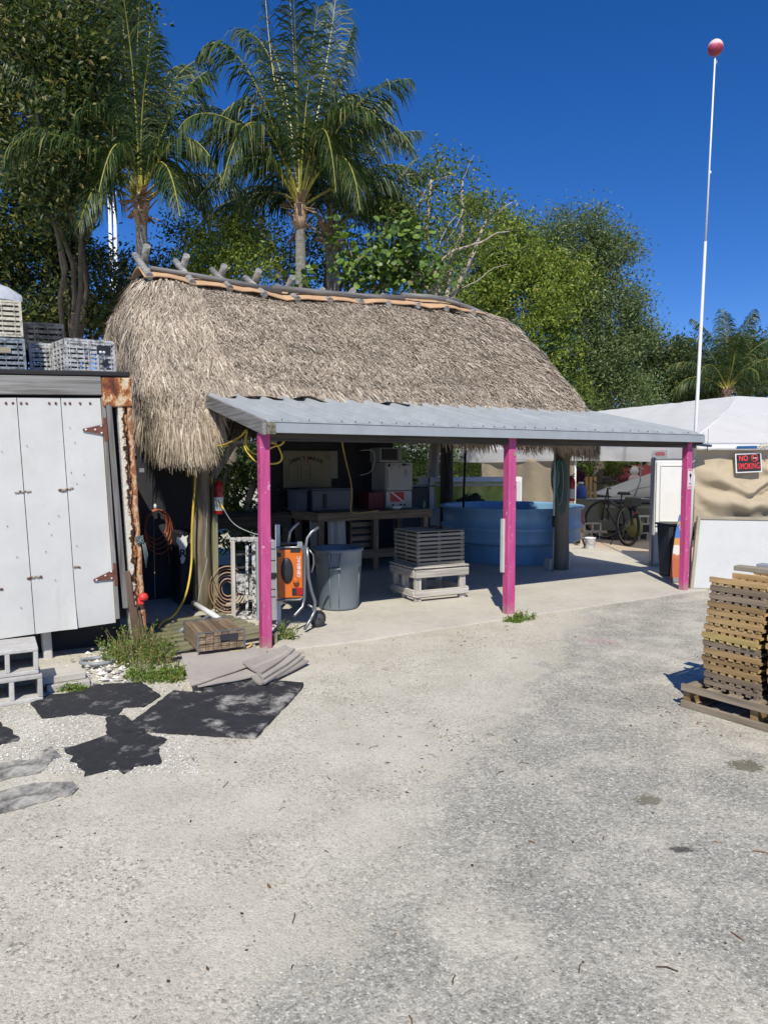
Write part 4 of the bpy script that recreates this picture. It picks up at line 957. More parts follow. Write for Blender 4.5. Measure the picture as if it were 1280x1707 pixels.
# ---- stacked fridges on the bench's right end
fr_ = thing('freezer_box', 'small white freezer on the right end of the workbench with a red dive flag sticker', 'freezer', hw(3.86, 4.18, .951), A)
MB().box((0, 0, .145), (.50, .46, .285)).build('cabinet', M['fridge'], fr_, .01, 2)
st_ = MB(); st_.box((-.04, -.2345, .19), (.26, .004, .155)); st_.build('dive_flag', M['redsign'], fr_)
m = MB(); m.add([(-.17, -.238, .267), (-.13, -.238, .267), (.09, -.238, .113), (.05, -.238, .113)], [(0, 3, 2, 1)]); m.build('flag_stripe', M['white'], fr_)
for x in (-.12, .03, .10): MB().box((x, -.236, .06), (.035, .008, .03)).build('magnet', M['ink'], fr_, .003)
fr2 = thing('mini_fridge', 'white mini fridge with stickers standing on the freezer', 'fridge', hw(3.85, 4.18, 1.242), A)
MB().box((0, .02, .235), (.50, .44, .465)).build('cabinet', M['fridge'], fr2, .008); MB().box((.012, -.222, .235), (.50, .035, .462)).build('door', M['fridge'], fr2, .012, 2)
rr = random.Random(6)
for k, (x, z, w_, h) in enumerate(((-.19, .42, .05, .05), (-.10, .43, .07, .035), (.0, .40, .06, .07), (.10, .43, .09, .035), (.18, .43, .03, .02), (-.15, .37, .03, .03), (.13, .30, .05, .11))):
    MB().box((x, -.242, z), (w_, .004, h)).build('sticker', [M['ink'], M['tanboard'], M['dull_steel'], M['ink']][k % 4], fr2)
MB().box((-.21, -.25, .2), (.02, .02, .3)).build('handle', M['fridge'], fr2, .005)
mw = thing('microwave', 'old dark microwave with a steel edge on top of the mini fridge', 'microwave', hw(3.72, 4.15, 1.714), A)
MB().box((0, 0, .12), (.42, .34, .235)).build('cabinet', M['dull_steel'], mw, .01); MB().box((-.03, -.172, .125), (.30, .008, .18)).build('door_window', M['ink'], mw, .003)
MB().box((.15, -.178, .12), (.02, .02, .19)).build('handle', M['steel'], mw, .004); MB().box((-.0, -.178, .012), (.42, .01, .02)).build('trim', M['steel'], mw)
bw = thing('white_bowl', 'white bowl on the bench in front of the freezer', 'bowl', hw(3.66, 3.72, .951), 0)
MB().lathe([(.05, 0), (.09, .03), (.10, .055), (.094, .055), (.05, .012), (0, .01)], (0, 0, 0), 20).build('bowl', M['white'], bw)
MB().lathe([(.04, 0), (.042, .006)], (0, 0, -.001), 16).build('foot', M['white'], bw)
tag(MB().box((0, 0, .14), (.30, .30, .27)).build('cardboard_box', plain('maroon_box', (.14, .03, .04), .7, .1), loc=hw(3.42, 4.1, .951), rot=(0, 0, A+R(3)), bevel=.004), 'dark red box on the bench left of the freezer', 'box')

# ---- dark plywood partition and the yard sign
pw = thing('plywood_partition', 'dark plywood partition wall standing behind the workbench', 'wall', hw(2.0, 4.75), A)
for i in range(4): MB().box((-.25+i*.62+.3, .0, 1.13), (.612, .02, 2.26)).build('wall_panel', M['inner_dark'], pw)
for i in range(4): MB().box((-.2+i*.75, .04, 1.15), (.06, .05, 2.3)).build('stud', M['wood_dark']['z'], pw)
sg = thing('yard_sign', 'pale painted sign board with arched black lettering hanging on the dark partition', 'sign', hw(2.55, 4.70, 1.30), A)
SW, SH = .86, .60
MB().box((0, 0, SH/2), (SW, .014, SH)).build('board', plain('grubby_sign_paint', (.30, .27, .20), .7, .1, 3, dirt=(.22, .21, .16), dirt_amt=.5, dirt_scale=2), sg)
txt = "DAWN'S MARINE"; n_ = len(txt)
for i, ch in enumerate(txt):
    if ch == ' ': continue
    t_ = (i-(n_-1)/2)/n_; a = -t_*.55; x = t_*.60-.02
    lettering(ch, .082, M['ink'], sg, (x, -.009, SH*.80-.30*t_*t_), (R(90), 0, 0) if 0 else (R(90), -a*.9, 0), bold=.002, name='letter')
dk = M['ink']
def ln(x0, z0, x1, z1, w_=.006): MB().bar((x0, -.009, z0), (x1, -.009, z1), w_, .003).build('drawn_line', M['wood_dark']['x'], sg)
for (x0, z0, x1, z1) in ((-.34, .12, -.18, .38), (-.12, .12, .04, .38)):
    ln(x0, z0, x1, z0); ln(x0, z1, x1, z1); ln(x0, z0, x0, z1); ln(x1, z0, x1, z1)
ln(-.08, .21, .05, .21); ln(-.38, .12, -.38, .36)
MB().box((.0, -.009, .43), (.012, .003, .10)).build('red_mark', M['red'], sg)
m = MB(); m.tube([(.37+.028*math.cos(a_*.6), -.011, .50+.024*math.sin(a_*.6)) for a_ in range(10)], .004, 5, closed=False); m.build('emblem', dk, sg)
MB().box((SW/2+.06, .0, .37), (.12, .014, .46)).build('side_board', plain('grey_sign_paint', (.30, .30, .28), .7, .1), sg)
# ---- tool wall at the hut's left end
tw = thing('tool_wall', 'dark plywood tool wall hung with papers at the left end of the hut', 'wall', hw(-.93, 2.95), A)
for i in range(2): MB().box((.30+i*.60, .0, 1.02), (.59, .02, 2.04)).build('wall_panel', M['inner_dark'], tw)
for (x, z, w_, h) in ((.36, 1.66, .05, .05), (.47, 1.61, .06, .05), (.17, 1.65, .04, .06)): MB().box((x, -.013, z), (w_, .004, h)).build('paper_note', M['dull_steel'], tw)
MB().box((.20, -.025, 1.80), (.4, .03, .03)).build('shelf', M['wood_grey']['x'], tw)
for (x, z, w_, h) in ((.36, .52, .14, .20), (.24, .47, .10, .26), (.22, .26, .12, .2)): MB().box((x, -.04, z), (w_, .06, h)).build('electric_box', M['tote'], tw, .005)
hc = thing('hose_coil', 'coiled orange hose hanging on the dark tool wall left of the timber post', 'hose', hw(-.33, 2.86, .95), A)
for k in range(4):
    rx, rz2 = .135+.012*k, .185+.03*k
    MB().tube([(rx*math.cos(a*.4)+.01*k, -.02-.012*k, -rz2+.18+rz2*math.sin(a*.4)-.0) for a in range(16)], .008, 7, closed=True).build('hose_loop', M['orange_hose'], hc)
MB().lathe([(.015, -.03), (.02, .02), (.008, .04)], (0, -.02, .21), 8).build('wall_hook', M['white'], hc)
MB().tube([(.13, -.02, -.1), (.14, -.02, -.3), (.15, -.03, -.5)], .006, 6).build('hose_tail', M['orange_hose'], hc)
gv = thing('garden_gloves', 'small green and orange glove bundle hanging under the thatch corner', 'gloves', hw(.02, 2.7, 1.70), A)
MB().lathe([(.01, .12), (.03, .08), (.035, .0), (.025, -.06), (.01, -.08)], (0, 0, 0), 10).build('glove', plain('green_glove', (.03, .16, .09), .7, .2), gv); MB().lathe([(.02, .0), (.03, -.04), (.02, -.09), (.005, -.1)], (.01, 0, -.07), 10).build('cuff', plain('amber_cuff', (.5, .26, .04), .7, .2), gv)
# ---- dark cooler with a black and white R banner
bn = thing('tool_chest', 'dark tool chest with a pale right edge standing left of the timber post', 'chest', hw(-.16, 2.30, .0), A)
MB().box((.12, .22, .44), (.26, .40, .88)).build('chest_body', M['blue_bin'], bn, .01); MB().box((.265, .0, .45), (.03, .05, .90)).build('edge_trim', M['offwhite'], bn, .004)
MB().box((.17, -.004, .81), (.14, .02, .12)).build('drawer_front', M['wood_grey']['x'], bn, .004)
bp = MB(); bp.prism([(.02, .0), (.045, -.015), (.07, .03), (.085, .10), (.08, .18), (.11, .25), (.10, .33), (.125, .38), (.07, .36), (.05, .385), (.02, .34), (-.03, .37), (-.04, .30), (-.005, .24), (.005, .12)], 0, .008); bp.v = [(x, -.0-z, y) for x, y, z in bp.v]
bo = bp.build('letter_banner', M['white'], loc=hw(-.20, 2.24, .53), rot=(0, 0, A)); bo.scale = (.85, .85, .85); tag(bo, 'white banner scrap with a black letter R hanging on the tool chest', 'banner')
lettering('R', .15, M['ink'], bo, (.043, -.012, .13), (R(90), 0, 0), bold=.004)
# ---- rough table behind the left posts
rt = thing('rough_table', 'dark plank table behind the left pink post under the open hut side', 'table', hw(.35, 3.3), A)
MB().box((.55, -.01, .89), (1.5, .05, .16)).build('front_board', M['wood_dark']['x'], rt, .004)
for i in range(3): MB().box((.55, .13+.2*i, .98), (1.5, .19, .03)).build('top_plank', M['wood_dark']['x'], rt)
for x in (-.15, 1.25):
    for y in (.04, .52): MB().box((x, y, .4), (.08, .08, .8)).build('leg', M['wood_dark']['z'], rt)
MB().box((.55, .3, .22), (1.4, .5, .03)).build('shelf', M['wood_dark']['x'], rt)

# ---- fire extinguishers
def extinguisher(loc, rz, label, h=.42, r=.052):
    t = thing('fire_extinguisher', label, 'extinguisher', loc, rz, 'fire extinguishers hung on timber posts')
    MB().lathe([(r*.9, 0), (r, .01), (r, h*.72), (r*.85, h*.82), (r*.35, h*.88), (r*.3, h*.92)], (0, 0, 0), 24).build('cylinder', M['red'], t)
    m = MB(); m.lathe([(r+.0015, h*.10), (r+.0015, h*.46)], (0, 0, 0), 24, capb=False); m.build('label_band', M['offwhite'], t)
    m = MB(); m.bar((-.01, -.0, h*.95), (.05, -.01, h*1.02), .015, .012); m.bar((-.01, 0, h*.92), (.055, -.01, h*.93), .015, .01); m.build('lever', M['ink'], t)
    m = MB(); m.tube([(-.015, 0, h*.93), (-.05, -.02, h*.95), (-.065, -.02, h*.8), (-.058, -.02, h*.5)], .008, 7); m.build('nozzle_hose', M['ink'], t)
    m = MB()
    for k in range(3): m.box((-.016+.016*k, -r+.001, h*.66), (.005, .006, .05))
    m.build('strap_marks', M['ink'], t)
    return t
extinguisher(hw(.14, 1.80, 1.12), A, 'red extinguisher with a white label on the left timber post')
extinguisher(hw(5.93, 2.12, 1.10), A, 'red extinguisher in shade on the right timber post')

# ---- hoses and cords
def cord(name, pts, r, mat, label, cat, loc=None, n=8):
    P = [Vector(p) for p in pts]; out = []
    for i in range(len(P)-1):
        p0, p1, p2, p3 = P[max(i-1, 0)], P[i], P[i+1], P[min(i+2, len(P)-1)]
        for k in range(5):
            t = k/5; out.append(.5*((2*p1)+(-p0+p2)*t+(2*p0-5*p1+4*p2-p3)*t*t+(-p0+3*p1-3*p2+p3)*t**3))
    out.append(P[-1]); c = out[0].copy(); m = MB(); m.tube([p-c for p in out], r, n); return tag(m.build(name, mat, loc=c), label, cat)
cord('garden_hose', [D(325, 762, 8.0), D(325, 800, 7.98), D(320, 880, 7.95), D(319, 940, 7.9), D(310, 990, 7.7), D(290, 1025, 7.4), D(268, 1040, 7.0), D(262, 1062, 6.7), D(270, 1085, 6.35)], .0125, M['yellow'], 'yellow hose hanging down from the thatch and snaking to the weeds', 'hose')
cord('air_hose', [D(352, 795, 8.2), D(358, 820, 8.15), D(366, 838, 8.1), D(373, 849, 8.05)], .011, M['yellow'], 'short yellow hose end hanging right of the left extinguisher', 'hose')
cord('black_cable', [D(373, 849, 8.05), D(385, 868, 8.1), D(400, 880, 8.1), D(425, 890, 8.0), D(445, 893, 7.9)], .006, M['dull_steel'], 'thin grey cable sagging from the yellow hose end to the pink post', 'cable')
cord('looped_hose', [hw(-.0, 1.5, 1.88), D(375, 741, 7.6), D(400, 728, 7.3), D(411, 717, 7.15), D(408, 745, 7.1), D(425, 768, 7.0), D(440, 772, 6.95), D(462, 772, 6.9), D(470, 762, 6.9), D(462, 742, 6.9), D(452, 738, 6.9)], .009, M['yellow'], 'tan yellow hose looped under the left corner of the metal roof', 'hose')
cord('looped_hose', [D(412, 718, 7.12), D(410, 740, 7.05), D(418, 752, 7.0), D(432, 757, 6.95), D(455, 745, 6.9), D(470, 740, 6.9), D(478, 724, 6.95)], .009, M['yellow'], 'second smaller hose loop crossing behind the top of the left pink post', 'hose')
cord('hanging_hose', [D(569, 729, 8.6), D(572, 748, 8.9), D(578, 775, 9.6), D(585, 805, 10.2), D(586, 830, 10.3), D(585, 852, 10.35), D(600, 855, 10.4), D(630, 851, 10.5)], .010, plain('tan_hose', (.40, .29, .10), .5, .1, isl=0), 'tan hose hanging in front of the yard sign down to the bench', 'hose')
cord('grey_conduit', [D(600, 751, 10.3), D(622, 752, 10.3), D(623, 775, 10.3), D(615, 788, 10.3), D(600, 792, 10.3)], .006, M['dull_steel'], 'thin grey conduit bending beside the microwave', 'cable')
cord('coiled_cable', [D(345, 1082, 6.2), D(372, 1087, 6.1), D(400, 1084, 6.15), D(417, 1077, 6.2), D(418, 1072, 6.25)], .010, plain('tan_yellow_cord', (.62, .40, .12), .5, .1, isl=0), 'tan yellow cable lying over the pale warped sheets', 'cord')
cord('steel_wire', [hw(.02, 1.82, 1.25), hw(-.05, 1.7, .7), D(345, 935, 7.6), D(333, 985, 7.5), D(330, 1010, 7.35)], .004, M['dull_steel'], 'thin wire hanging on the left timber post', 'wire')
gh = thing('hose_coil', 'green hose coil hanging on the left side of the right timber post', 'hose', D(925, 790, 11.2), A)
for k in range(6):
    rx, rz2 = .08+.014*(k % 3), .25+.035*k
    MB().tube([(rx*math.cos(a*.42)-.03+.02*k, -.03-.012*k, .22-rz2+rz2*math.sin(a*.42)) for a in range(15)], .008, 7, closed=True).build('hose_loop', M['green_hose'] if k % 3 else M['dull_steel'], gh)
MB().box((0, 0, .2), (.03, .06, .03)).build('peg', M['wood_dark']['x'], gh)
br = thing('long_brush', 'long pole with a blue white handle leaning on the right timber post', 'brush', Vector((D(923, 850, 11.05).x, 11.05, .014)), A)
MB().tube([(0, 0, .86), (.02, .02, 1.88)], .014, 8).build('upper_pole', plain('pale_blue_pole', (.42, .52, .58), .4, .1), br); MB().tube([(0, 0, .70), (0, 0, .87)], .024, 8).build('grip', M['ink'], br)
MB().tube([(-.01, -.01, .0), (0, 0, .71)], .012, 8).build('lower_pole', M['dull_steel'], br)
for (du, dv, lab) in ((.14, .02, 'pale block standing at the foot of the right timber post'), (-.20, .06, 'grey block leaning at the left foot of the right timber post')):
    o = MB().box((0, 0, .09), (.10, .12, .18)).build('concrete_brick', M['concrete'], loc=hw(5.80+du, 2.2+dv, .014), rot=(0, 0, A+R(10)), bevel=.008); tag(o, lab, 'brick')
wst = MB().box((0, 0, .30), (.03, .05, .60)).build('white_board', M['offwhite'], loc=hw(2.808, .03, .0), rot=(0, 0, A), bevel=.004); tag(wst, 'short white board fixed upright to the left side of the middle pink post', 'board')
wst.location.z = .48

# ---- big blue round tank
TK = Vector((D(851, 900, 12.72).x, 12.72, .014)); tk = thing('round_tank', 'large round sky blue fibreglass tank with a stepped foot under the hut', 'tank', TK, 0)
prof = [(.99, 0), (1.0, .015), (1.0, .30), (1.03, .33), (1.16, .345), (1.19, .365), (1.20, .40), (1.195, .55), (1.225, .57), (1.235, .60), (1.225, .63), (1.195, .645), (1.20, .90), (1.25, .915), (1.26, .935), (1.245, .95), (1.17, .945), (1.16, .91), (1.15, .68)]
MB().lathe(prof, (0, 0, 0), 72, capb=True).build('tank_wall', M['tank_blue'], tk)
m = MB(); m.lathe([(1.155, .80), (0, .80)], (0, 0, 0), 48, capb=False)
def mat_water():
    m_, t, b, out = NT('murky_water'); b.inputs['Base Color'].default_value = (.05, .075, .06, 1); b.inputs['Roughness'].default_value = .06
    bump(t, b, nz(t, coords(t), 9, 3), .25, .01); return m_
M['water'] = mat_water(); m.build('tank_water', M['water'], tk)
m = MB()
for a in (-70, -62): m.box((1.2*math.cos(R(a)), 1.2*math.sin(R(a)), .80), (.03, .01, .012), R(a+90))
m.build('latch', M['ink'], tk)
sp = thing('stand_pipe', 'thin dark pipe standing inside the blue tank', 'pipe', D(772, 846, 12.6)*Vector((1, 1, 0))+Vector((0, 0, .80)), 0)
MB().tube([(0, 0, 0), (.01, 0, .4), (.035, 0, 1.25)], .022, 8).build('pipe', M['ink'], sp); MB().tube([(0, 0, .28), (.07, -.02, .36)], .018, 8).build('elbow', M['ink'], sp)

# ---- show aquarium behind
def mat_algae():
    m_, t, b, out = NT('green_aquarium_water'); v = coords(t, (1, 1, .5)); n = nz(t, v, 3.0, 7, .65, 1.0)
    col = ramp(t, [(.3, (.30, .34, .04)), (.5, (.58, .60, .09)), (.7, (.80, .80, .20))], n).outputs[0]; t.links.new(col, b.inputs['Base Color']); b.inputs['Roughness'].default_value = .12; b.inputs['Coat Weight'].default_value = .6; b.inputs['Coat Roughness'].default_value = .03; return m_
M['algae'] = mat_algae()
AQ = D(716, 840, 14.2); AQa = R(9)
aq = thing('show_aquarium', 'long white framed fish tank of green water behind the blue round tank', 'aquarium', Vector((AQ.x, 14.2, .014)), AQa)
AL, AHt, AD = 1.86, 1.40, .85
for (c, d) in (((AL/2, 0, AHt-.04), (AL, .07, .10)), ((.035, 0, AHt-.40), (.09, .07, .62)), ((AL-.04, 0, AHt-.40), (.09, .07, .62)), ((AL/2, 0, .62), (AL, .07, .34))): MB().box(c, d).build('frame', M['white'], aq, .005)
MB().box((AL/2, AD/2+.03, AHt/2+.25), (AL-.08, AD-.1, .82)).build('green_water', M['algae'], aq)
MB().box((AL/2, .01, 1.255), (AL-.17, .02, .06)).build('waterline', plain('cream_waterline', (.62, .55, .38), .5, .1), aq)
MB().box((-.01, AD/2, AHt/2), (.05, AD+.06, AHt)).build('side_panel', M['tote'], aq, .006); MB().box((AL+.01, AD/2, AHt/2), (.04, AD+.06, AHt)).build('side_panel', M['white'], aq, .006)
m = MB(); rr = random.Random(12)
for (x, z, r) in ((.62, .86, .10), (.74, .88, .13), (.88, .90, .13), (.95, .98, .10), (1.05, .86, .11), (1.16, .83, .08), (.80, .80, .14), (1.0, .80, .14)):
    q = len(m.v); m.lathe([(r*math.sin(math.pi*k/8)+.001, -r*math.cos(math.pi*k/8)) for k in range(9)], (0, 0, 0), 10); m.v[q:] = [(a*(1+.3*rr.uniform(-1, 1))+x, b_*.12+.018, c*(1+.25*rr.uniform(-1, 1))+z) for a, b_, c in m.v[q:]]
m.build('reef_rock', plain('dark_rock', (.02, .025, .015), .9, .4), aq)
MB().box((-.62, .35, .60), (1.15, .8, 1.22)).build('sump_cabinet', M['tote'], aq, .01); MB().box((-.55, .1, 1.235), (1.3, .5, .03)).build('lid', M['dull_steel'], aq, .004)
bt = thing('green_bottle', 'small green bottle on the right end of the workbench', 'bottle', hw(4.12, 3.62, .951), 0)
MB().lathe([(.03, 0), (.035, .01), (.035, .10), (.015, .14), (.012, .17)], (0, 0, 0), 14, capt=True).build('bottle', plain('green_glass', (.02, .12, .09), .1, .1), bt); MB().lathe([(.014, .17), (.014, .19)], (0, 0, 0), 10, capt=True).build('cap', M['ink'], bt)

# ================================================================== RIGHT SIDE: TENT, CLOTH, BOARD, PALLET STACK
C0 = Vector((5.15, 12.2, 0)); e2 = Vector((.912, .41, 0)); e1 = Vector((-.41, .912, 0)); TA = math.atan2(e2.y, e2.x)
te = thing('marquee_tent', 'large white vinyl marquee with a hipped roof behind the right end of the metal roof', 'tent', C0, TA)
WT, LT, ZE, ZP, VAL = 22.0, 16.0, 2.02, 3.45, .20
def roof_face(P0, P1, Q1, Q0, nu, nv, nm, seed=0, amp=.05, mat=None):
    vs = []
    for i in range(nv+1):
        for j in range(nu+1):
            s, t_ = j/nu, i/nv; p = (Vector(P0)*(1-s)+Vector(P1)*s)*(1-t_)+(Vector(Q0)*(1-s)+Vector(Q1)*s)*t_
            f = abs(noise.noise(Vector((s*14+t_*3.5+seed, t_*1.0, seed))))*amp*(1.0-.3*t_)*2
            p.z += -.045*math.sin(math.pi*t_) - f*(.5 if t_ > .95 or t_ < .05 else 1)
            vs.append(p)
    m = MB(); W = nu+1; m.add(vs, [(i*W+j, i*W+j+1, (i+1)*W+j+1, (i+1)*W+j) for i in range(nv) for j in range(nu)], 0, True)
    return m.build(nm, mat or M['tent'], te)
pk = (6.5, 4.5, ZP); pk2 = (6.5, LT-4.5, ZP-.05); pk3 = (15.5, 4.5, ZP); pk4 = (15.5, LT-4.5, ZP-.05)
roof_face((0, 0, ZE), (WT, 0, ZE), pk3, pk, 200, 16, 'roof_panel', 1, .06)
roof_face((0, LT, ZE), (0, 0, ZE), pk, pk2, 200, 16, 'roof_panel', 4, .05)
roof_face((WT, 0, ZE), (WT, LT, ZE), pk4, pk3, 40, 8, 'roof_panel', 7, .02); roof_face((WT, LT, ZE), (0, LT, ZE), pk2, pk4, 30, 8, 'roof_panel', 9, .02)
sm_ = MB(); roof_face(pk, pk3, pk4, pk2, 12, 4, 'roof_panel', 11, .01); sm_.tube([(0, 0, ZE+.01), (3.25, 2.25, (ZE+ZP)/2-.085), (WT/2, 4.5, ZP+.01)], .022, 6); sm_.build('hip_seam', M['tent'], te)
def valance(a, b_, n, h, seed, nm='valance', zt=ZE):
    a, b_ = Vector(a), Vector(b_); d = (b_-a).normalized(); nn = Vector((d.y, -d.x, 0)); vs = []
    for i in range(n+1):
        s = i/n; p = a+(b_-a)*s; w1 = noise.noise(Vector((s*n*.13, seed, 0)))*.03
        for k in range(6):
            t_ = k/5; vs.append(p+nn*(w1*t_+.012*noise.noise(Vector((s*n*.3, t_*3, seed))))+Vector((0, 0, zt-p.z-h*t_*(1+.06*math.sin(s*n*.12+seed)))))
    m = MB(); m.add(vs, [(i*6+k, i*6+k+1, (i+1)*6+k+1, (i+1)*6+k) for i in range(n) for k in range(5)], 0, True); return m.build(nm, M['tent'], te)
valance((0, 0, 0), (0, LT, 0), 120, .30, 2, zt=ZE+.01); valance((0, 0, 0), (WT, 0, 0), 80, .20, 5, zt=ZE+.01)
for (x, y) in ((.05, .1), (.05, 3.0), (.05, 6.6), (.05, LT-.1), (WT-.05, .1), (WT-.05, 7.5), (WT-.05, LT-.1)): MB().tube([(x, y, 0), (x, y, ZE-.02)], .024, 10).build('tent_pole', M['offwhite'], te)
for yy in (.1, 6.6): MB().tube([(.05, yy, ZE-.04), (WT-.05, yy, ZE-.04)], .02, 8).build('crossbar', M['offwhite'], te)
# red printed patch on the side valance, blue strap along the front eave with a frayed cream tie
def tent_w(x, y, z): return C0+e2*x+e1*y+Vector((0, 0, z))
m = MB(); m.prism([(-.13, -.01), (-.10, -.03), (.05, -.035), (.11, -.02), (.13, .01), (.08, .035), (-.09, .035)], 0, .003); m.v = [(-.022-z, x+.62, y+1.86) for x, y, z in m.v]; m.build('red_logo_patch', plain('faded_red_print', (.66, .22, .22), .6, .3, 40), te)
MB().box((-.02, .62, 1.865), (.006, .36, .12)).build('label_patch', M['white'], te)
# draped tan cloth walls
def drape(name, a, b_, zt, zb, n, nz_, label, folds, seed):
    a, b_ = Vector(a), Vector(b_); L = (b_-a).length; ax = (b_-a).normalized(); nn = Vector((ax.y, -ax.x, 0)); vs = []
    for i in range(nz_+1):
        t_ = i/nz_; z = zt+(zb-zt)*t_
        for j in range(n+1):
            s = j/n; x = s*L; off = folds(x, z)+.025*noise.noise(Vector((x*2.5, z*1.2, seed)))
            vs.append(ax*x+nn*off+Vector((0, 0, z)))
    m = MB(); W = n+1; m.add(vs, [(i*W+j, (i+1)*W+j, (i+1)*W+j+1, i*W+j+1) for i in range(nz_) for j in range(n)], 0, True)
    o = m.build(name, M['tan_cloth'], loc=a); o.rotation_euler = (0, 0, 0); q = o.modifiers.new('t', 'SOLIDIFY'); q.thickness = .004
    return tag(o, label, 'cloth wall', 'tan drop cloths hung as tent walls')
def folds1(x, z):
    o = .0
    def swag(x0, z0, w_, dip, amp, th):
        u_ = (x-x0)/w_
        if abs(u_) > 1.15: return 0
        zc = z0+dip*(u_*u_)+.05*math.sin(x*6.5+z0*9)+.03*noise.noise(Vector((x*5, z0, 2))); th = th*(1+.45*math.sin(x*4+z0*5)); return amp*math.exp(-((z-zc)/th)**2)*max(0, 1-(u_*u_)*.72)
    top = min(1, max(0, (1.93-z)/.35)); 
    o += swag(.62, 1.36, .52, .16, .13, .085)+swag(.70, 1.10, .60, .20, .17, .10)-swag(.66, 1.23, .5, .18, .07, .05)
    o += swag(1.55, 1.42, .55, .2, .12, .10)+swag(1.5, 1.16, .5, .16, .10, .08)
    q = Vector((x*2.2+.3*math.sin(z*5), z*2.6, 4)); o += (.5-abs(noise.noise(q)))*.055+(.5-abs(noise.noise(q*2.3)))*.022
    o += .02*math.sin(x*7+z*3)*top*.6
    if z < 1.05: o += .05*math.sin(x*9+math.sin(z*4))*min(1, (1.05-z)*2.5)
    return o*top
K0 = Vector((4.27, 9.93, 0)); KA = R(5); k2 = Vector((math.cos(KA), math.sin(KA), 0))
def kw(x, y, z): return K0+k2*x+Vector((-k2.y, k2.x, 0))*y+Vector((0, 0, z))
tcw = drape('drop_cloth_wall', kw(0, 0, 0), kw(3.2, 0, 0), 1.88, .03, 170, 90, 'sagging tan drop cloth wall carrying the no smoking sign', folds1, 3)
drape('drop_cloth_wall', tent_w(.04, 3.05, 0), tent_w(.04, 6.6, 0), 1.80, .02, 80, 20, 'flat shaded tan cloth wall seen beyond the blue tank', lambda x, z: .03*math.sin(x*3.1), 8)
# white awning strip over the cloth with blue straps and a frayed cream tie
aw = thing('awning_strip', 'narrow white awning strip over the tan cloth with blue straps and a frayed tie', 'awning', K0, KA)
vs = []
for i in range(61):
    x = -.04+3.3*i/60; w_ = .012*noise.noise(Vector((x*3, 0, 1)))
    for (y, z) in ((.45, 1.99), (.15, 1.965+w_), (-.13, 1.93+w_), (-.135, 1.875+w_*1.5+.01*math.sin(x*2.4))): vs.append((x, y, z))
m = MB(); m.add(vs, [(i*4+k, i*4+k+1, (i+1)*4+k+1, (i+1)*4+k) for i in range(60) for k in range(3)], 0, True); o = m.build('awning_cloth', M['tent'], aw); q = o.modifiers.new('t', 'SOLIDIFY'); q.thickness = .003
navy = plain('blue_strap', (.02, .11, .30), .5, .1)
MB().box((.66, -.150, 1.915), (.29, .008, .035), Matrix.Rotation(R(-1), 3, 'Y')).build('blue_strap', navy, aw, .002); MB().box((1.25, -.150, 1.915), (.42, .008, .032)).build('blue_strap', navy, aw, .002)
rr = random.Random(5); m = MB()
for k in range(24):
    x = rr.uniform(.82, 1.02); z = 1.925+rr.uniform(-.02, .02); m.tube([(x, -.150, z), (x+rr.uniform(-.04, .04), -.160, z+rr.uniform(-.03, .03))], .005, 5)
m.build('frayed_tie', plain('cream_rope', (.66, .58, .38), .8, .2), aw)
MB().tube([(.10, -.15, 1.85), (.105, -.15, 2.16)], .004, 5).build('wire_stub', M['dull_steel'], aw)
for x in (.03, 3.1): MB().tube([(x, .1, 0), (x, .1, 1.95)], .022, 8).build('support_pole', M['offwhite'], aw)

# NO SMOKING sign
SG = D(1250, 771, 10.15); sn = thing('no_smoking_sign', 'black sign with red letters NO SMOKING pinned to the tan cloth wall', 'sign', Vector((D(1250, 771, 9.86).x, 9.90, 1.702)), 0, rot=(R(-4), R(-2.5), KA))
sw, sh = .378, .27
MB().box((0, 0, 0), (sw, .006, sh)).build('sign_border', M['white'], sn, .004, 2); MB().box((0, -.004, 0), (sw-.036, .004, sh-.036)).build('sign_face', M['ink'], sn)
nsr = plain('fluorescent_red', (.85, .05, .05), .5, .05)
lettering('NO', .105, nsr, sn, (-.075, -.0075, .062), (R(90), 0, 0), bold=.0012, sx=.80); lettering('SMOKING', .118, nsr, sn, (0, -.0075, -.048), (R(90), 0, 0), bold=.0004, sx=.60)
m = MB(); m.tube([(.085+.046*math.cos(a*.35), -.008, .062+.046*math.sin(a*.35)) for a in range(18)], .005, 6, closed=True); m.bar((.055, -.009, .092), (.115, -.009, .032), .006, .008); m.build('prohibition_ring', nsr, sn)
MB().box((.087, -.0085, .062), (.06, .003, .011)).build('cigarette', M['white'], sn)
# small notice on the right pink post
nt_ = thing('small_notice', 'small pinkish white notice with a black ray shape on the right pink post', 'sign', hw(5.878, -.052, 1.49), A)
MB().box((0, 0, 0), (.092, .004, .27)).build('notice_plate', plain('faded_notice', (.72, .62, .62), .5, .1, 20), nt_, .002)
MB().box((0, -.003, .118), (.08, .002, .022)).build('red_header', plain('faded_red', (.60, .20, .22), .5, .2, 60), nt_); MB().box((0, -.003, -.105), (.08, .002, .035)).build('red_footer', plain('faded_red2', (.66, .36, .36), .5, .3, 60), nt_)
m = MB(); m.prism([(0, .05), (.022, .03), (.012, .005), (.003, -.01), (.002, -.05), (-.002, -.05), (-.003, -.01), (-.012, .005), (-.022, .03)], 0, .002); m.v = [(x+.005, -.004-z, y+.025) for x, y, z in m.v]; m.build('ray_emblem', M['ink'], nt_)
MB().box((0, -.003, -.06), (.05, .002, .02)).build('grey_print', M['dull_steel'], nt_)
tag(MB().box((0, -.056, 0), (.035, .006, .05)).build('small_tag', M['tanboard'], loc=hw(2.90, 0, 1.80), rot=(0, 0, A)), 'tiny tan tag near the top of the middle pink post', 'tag')

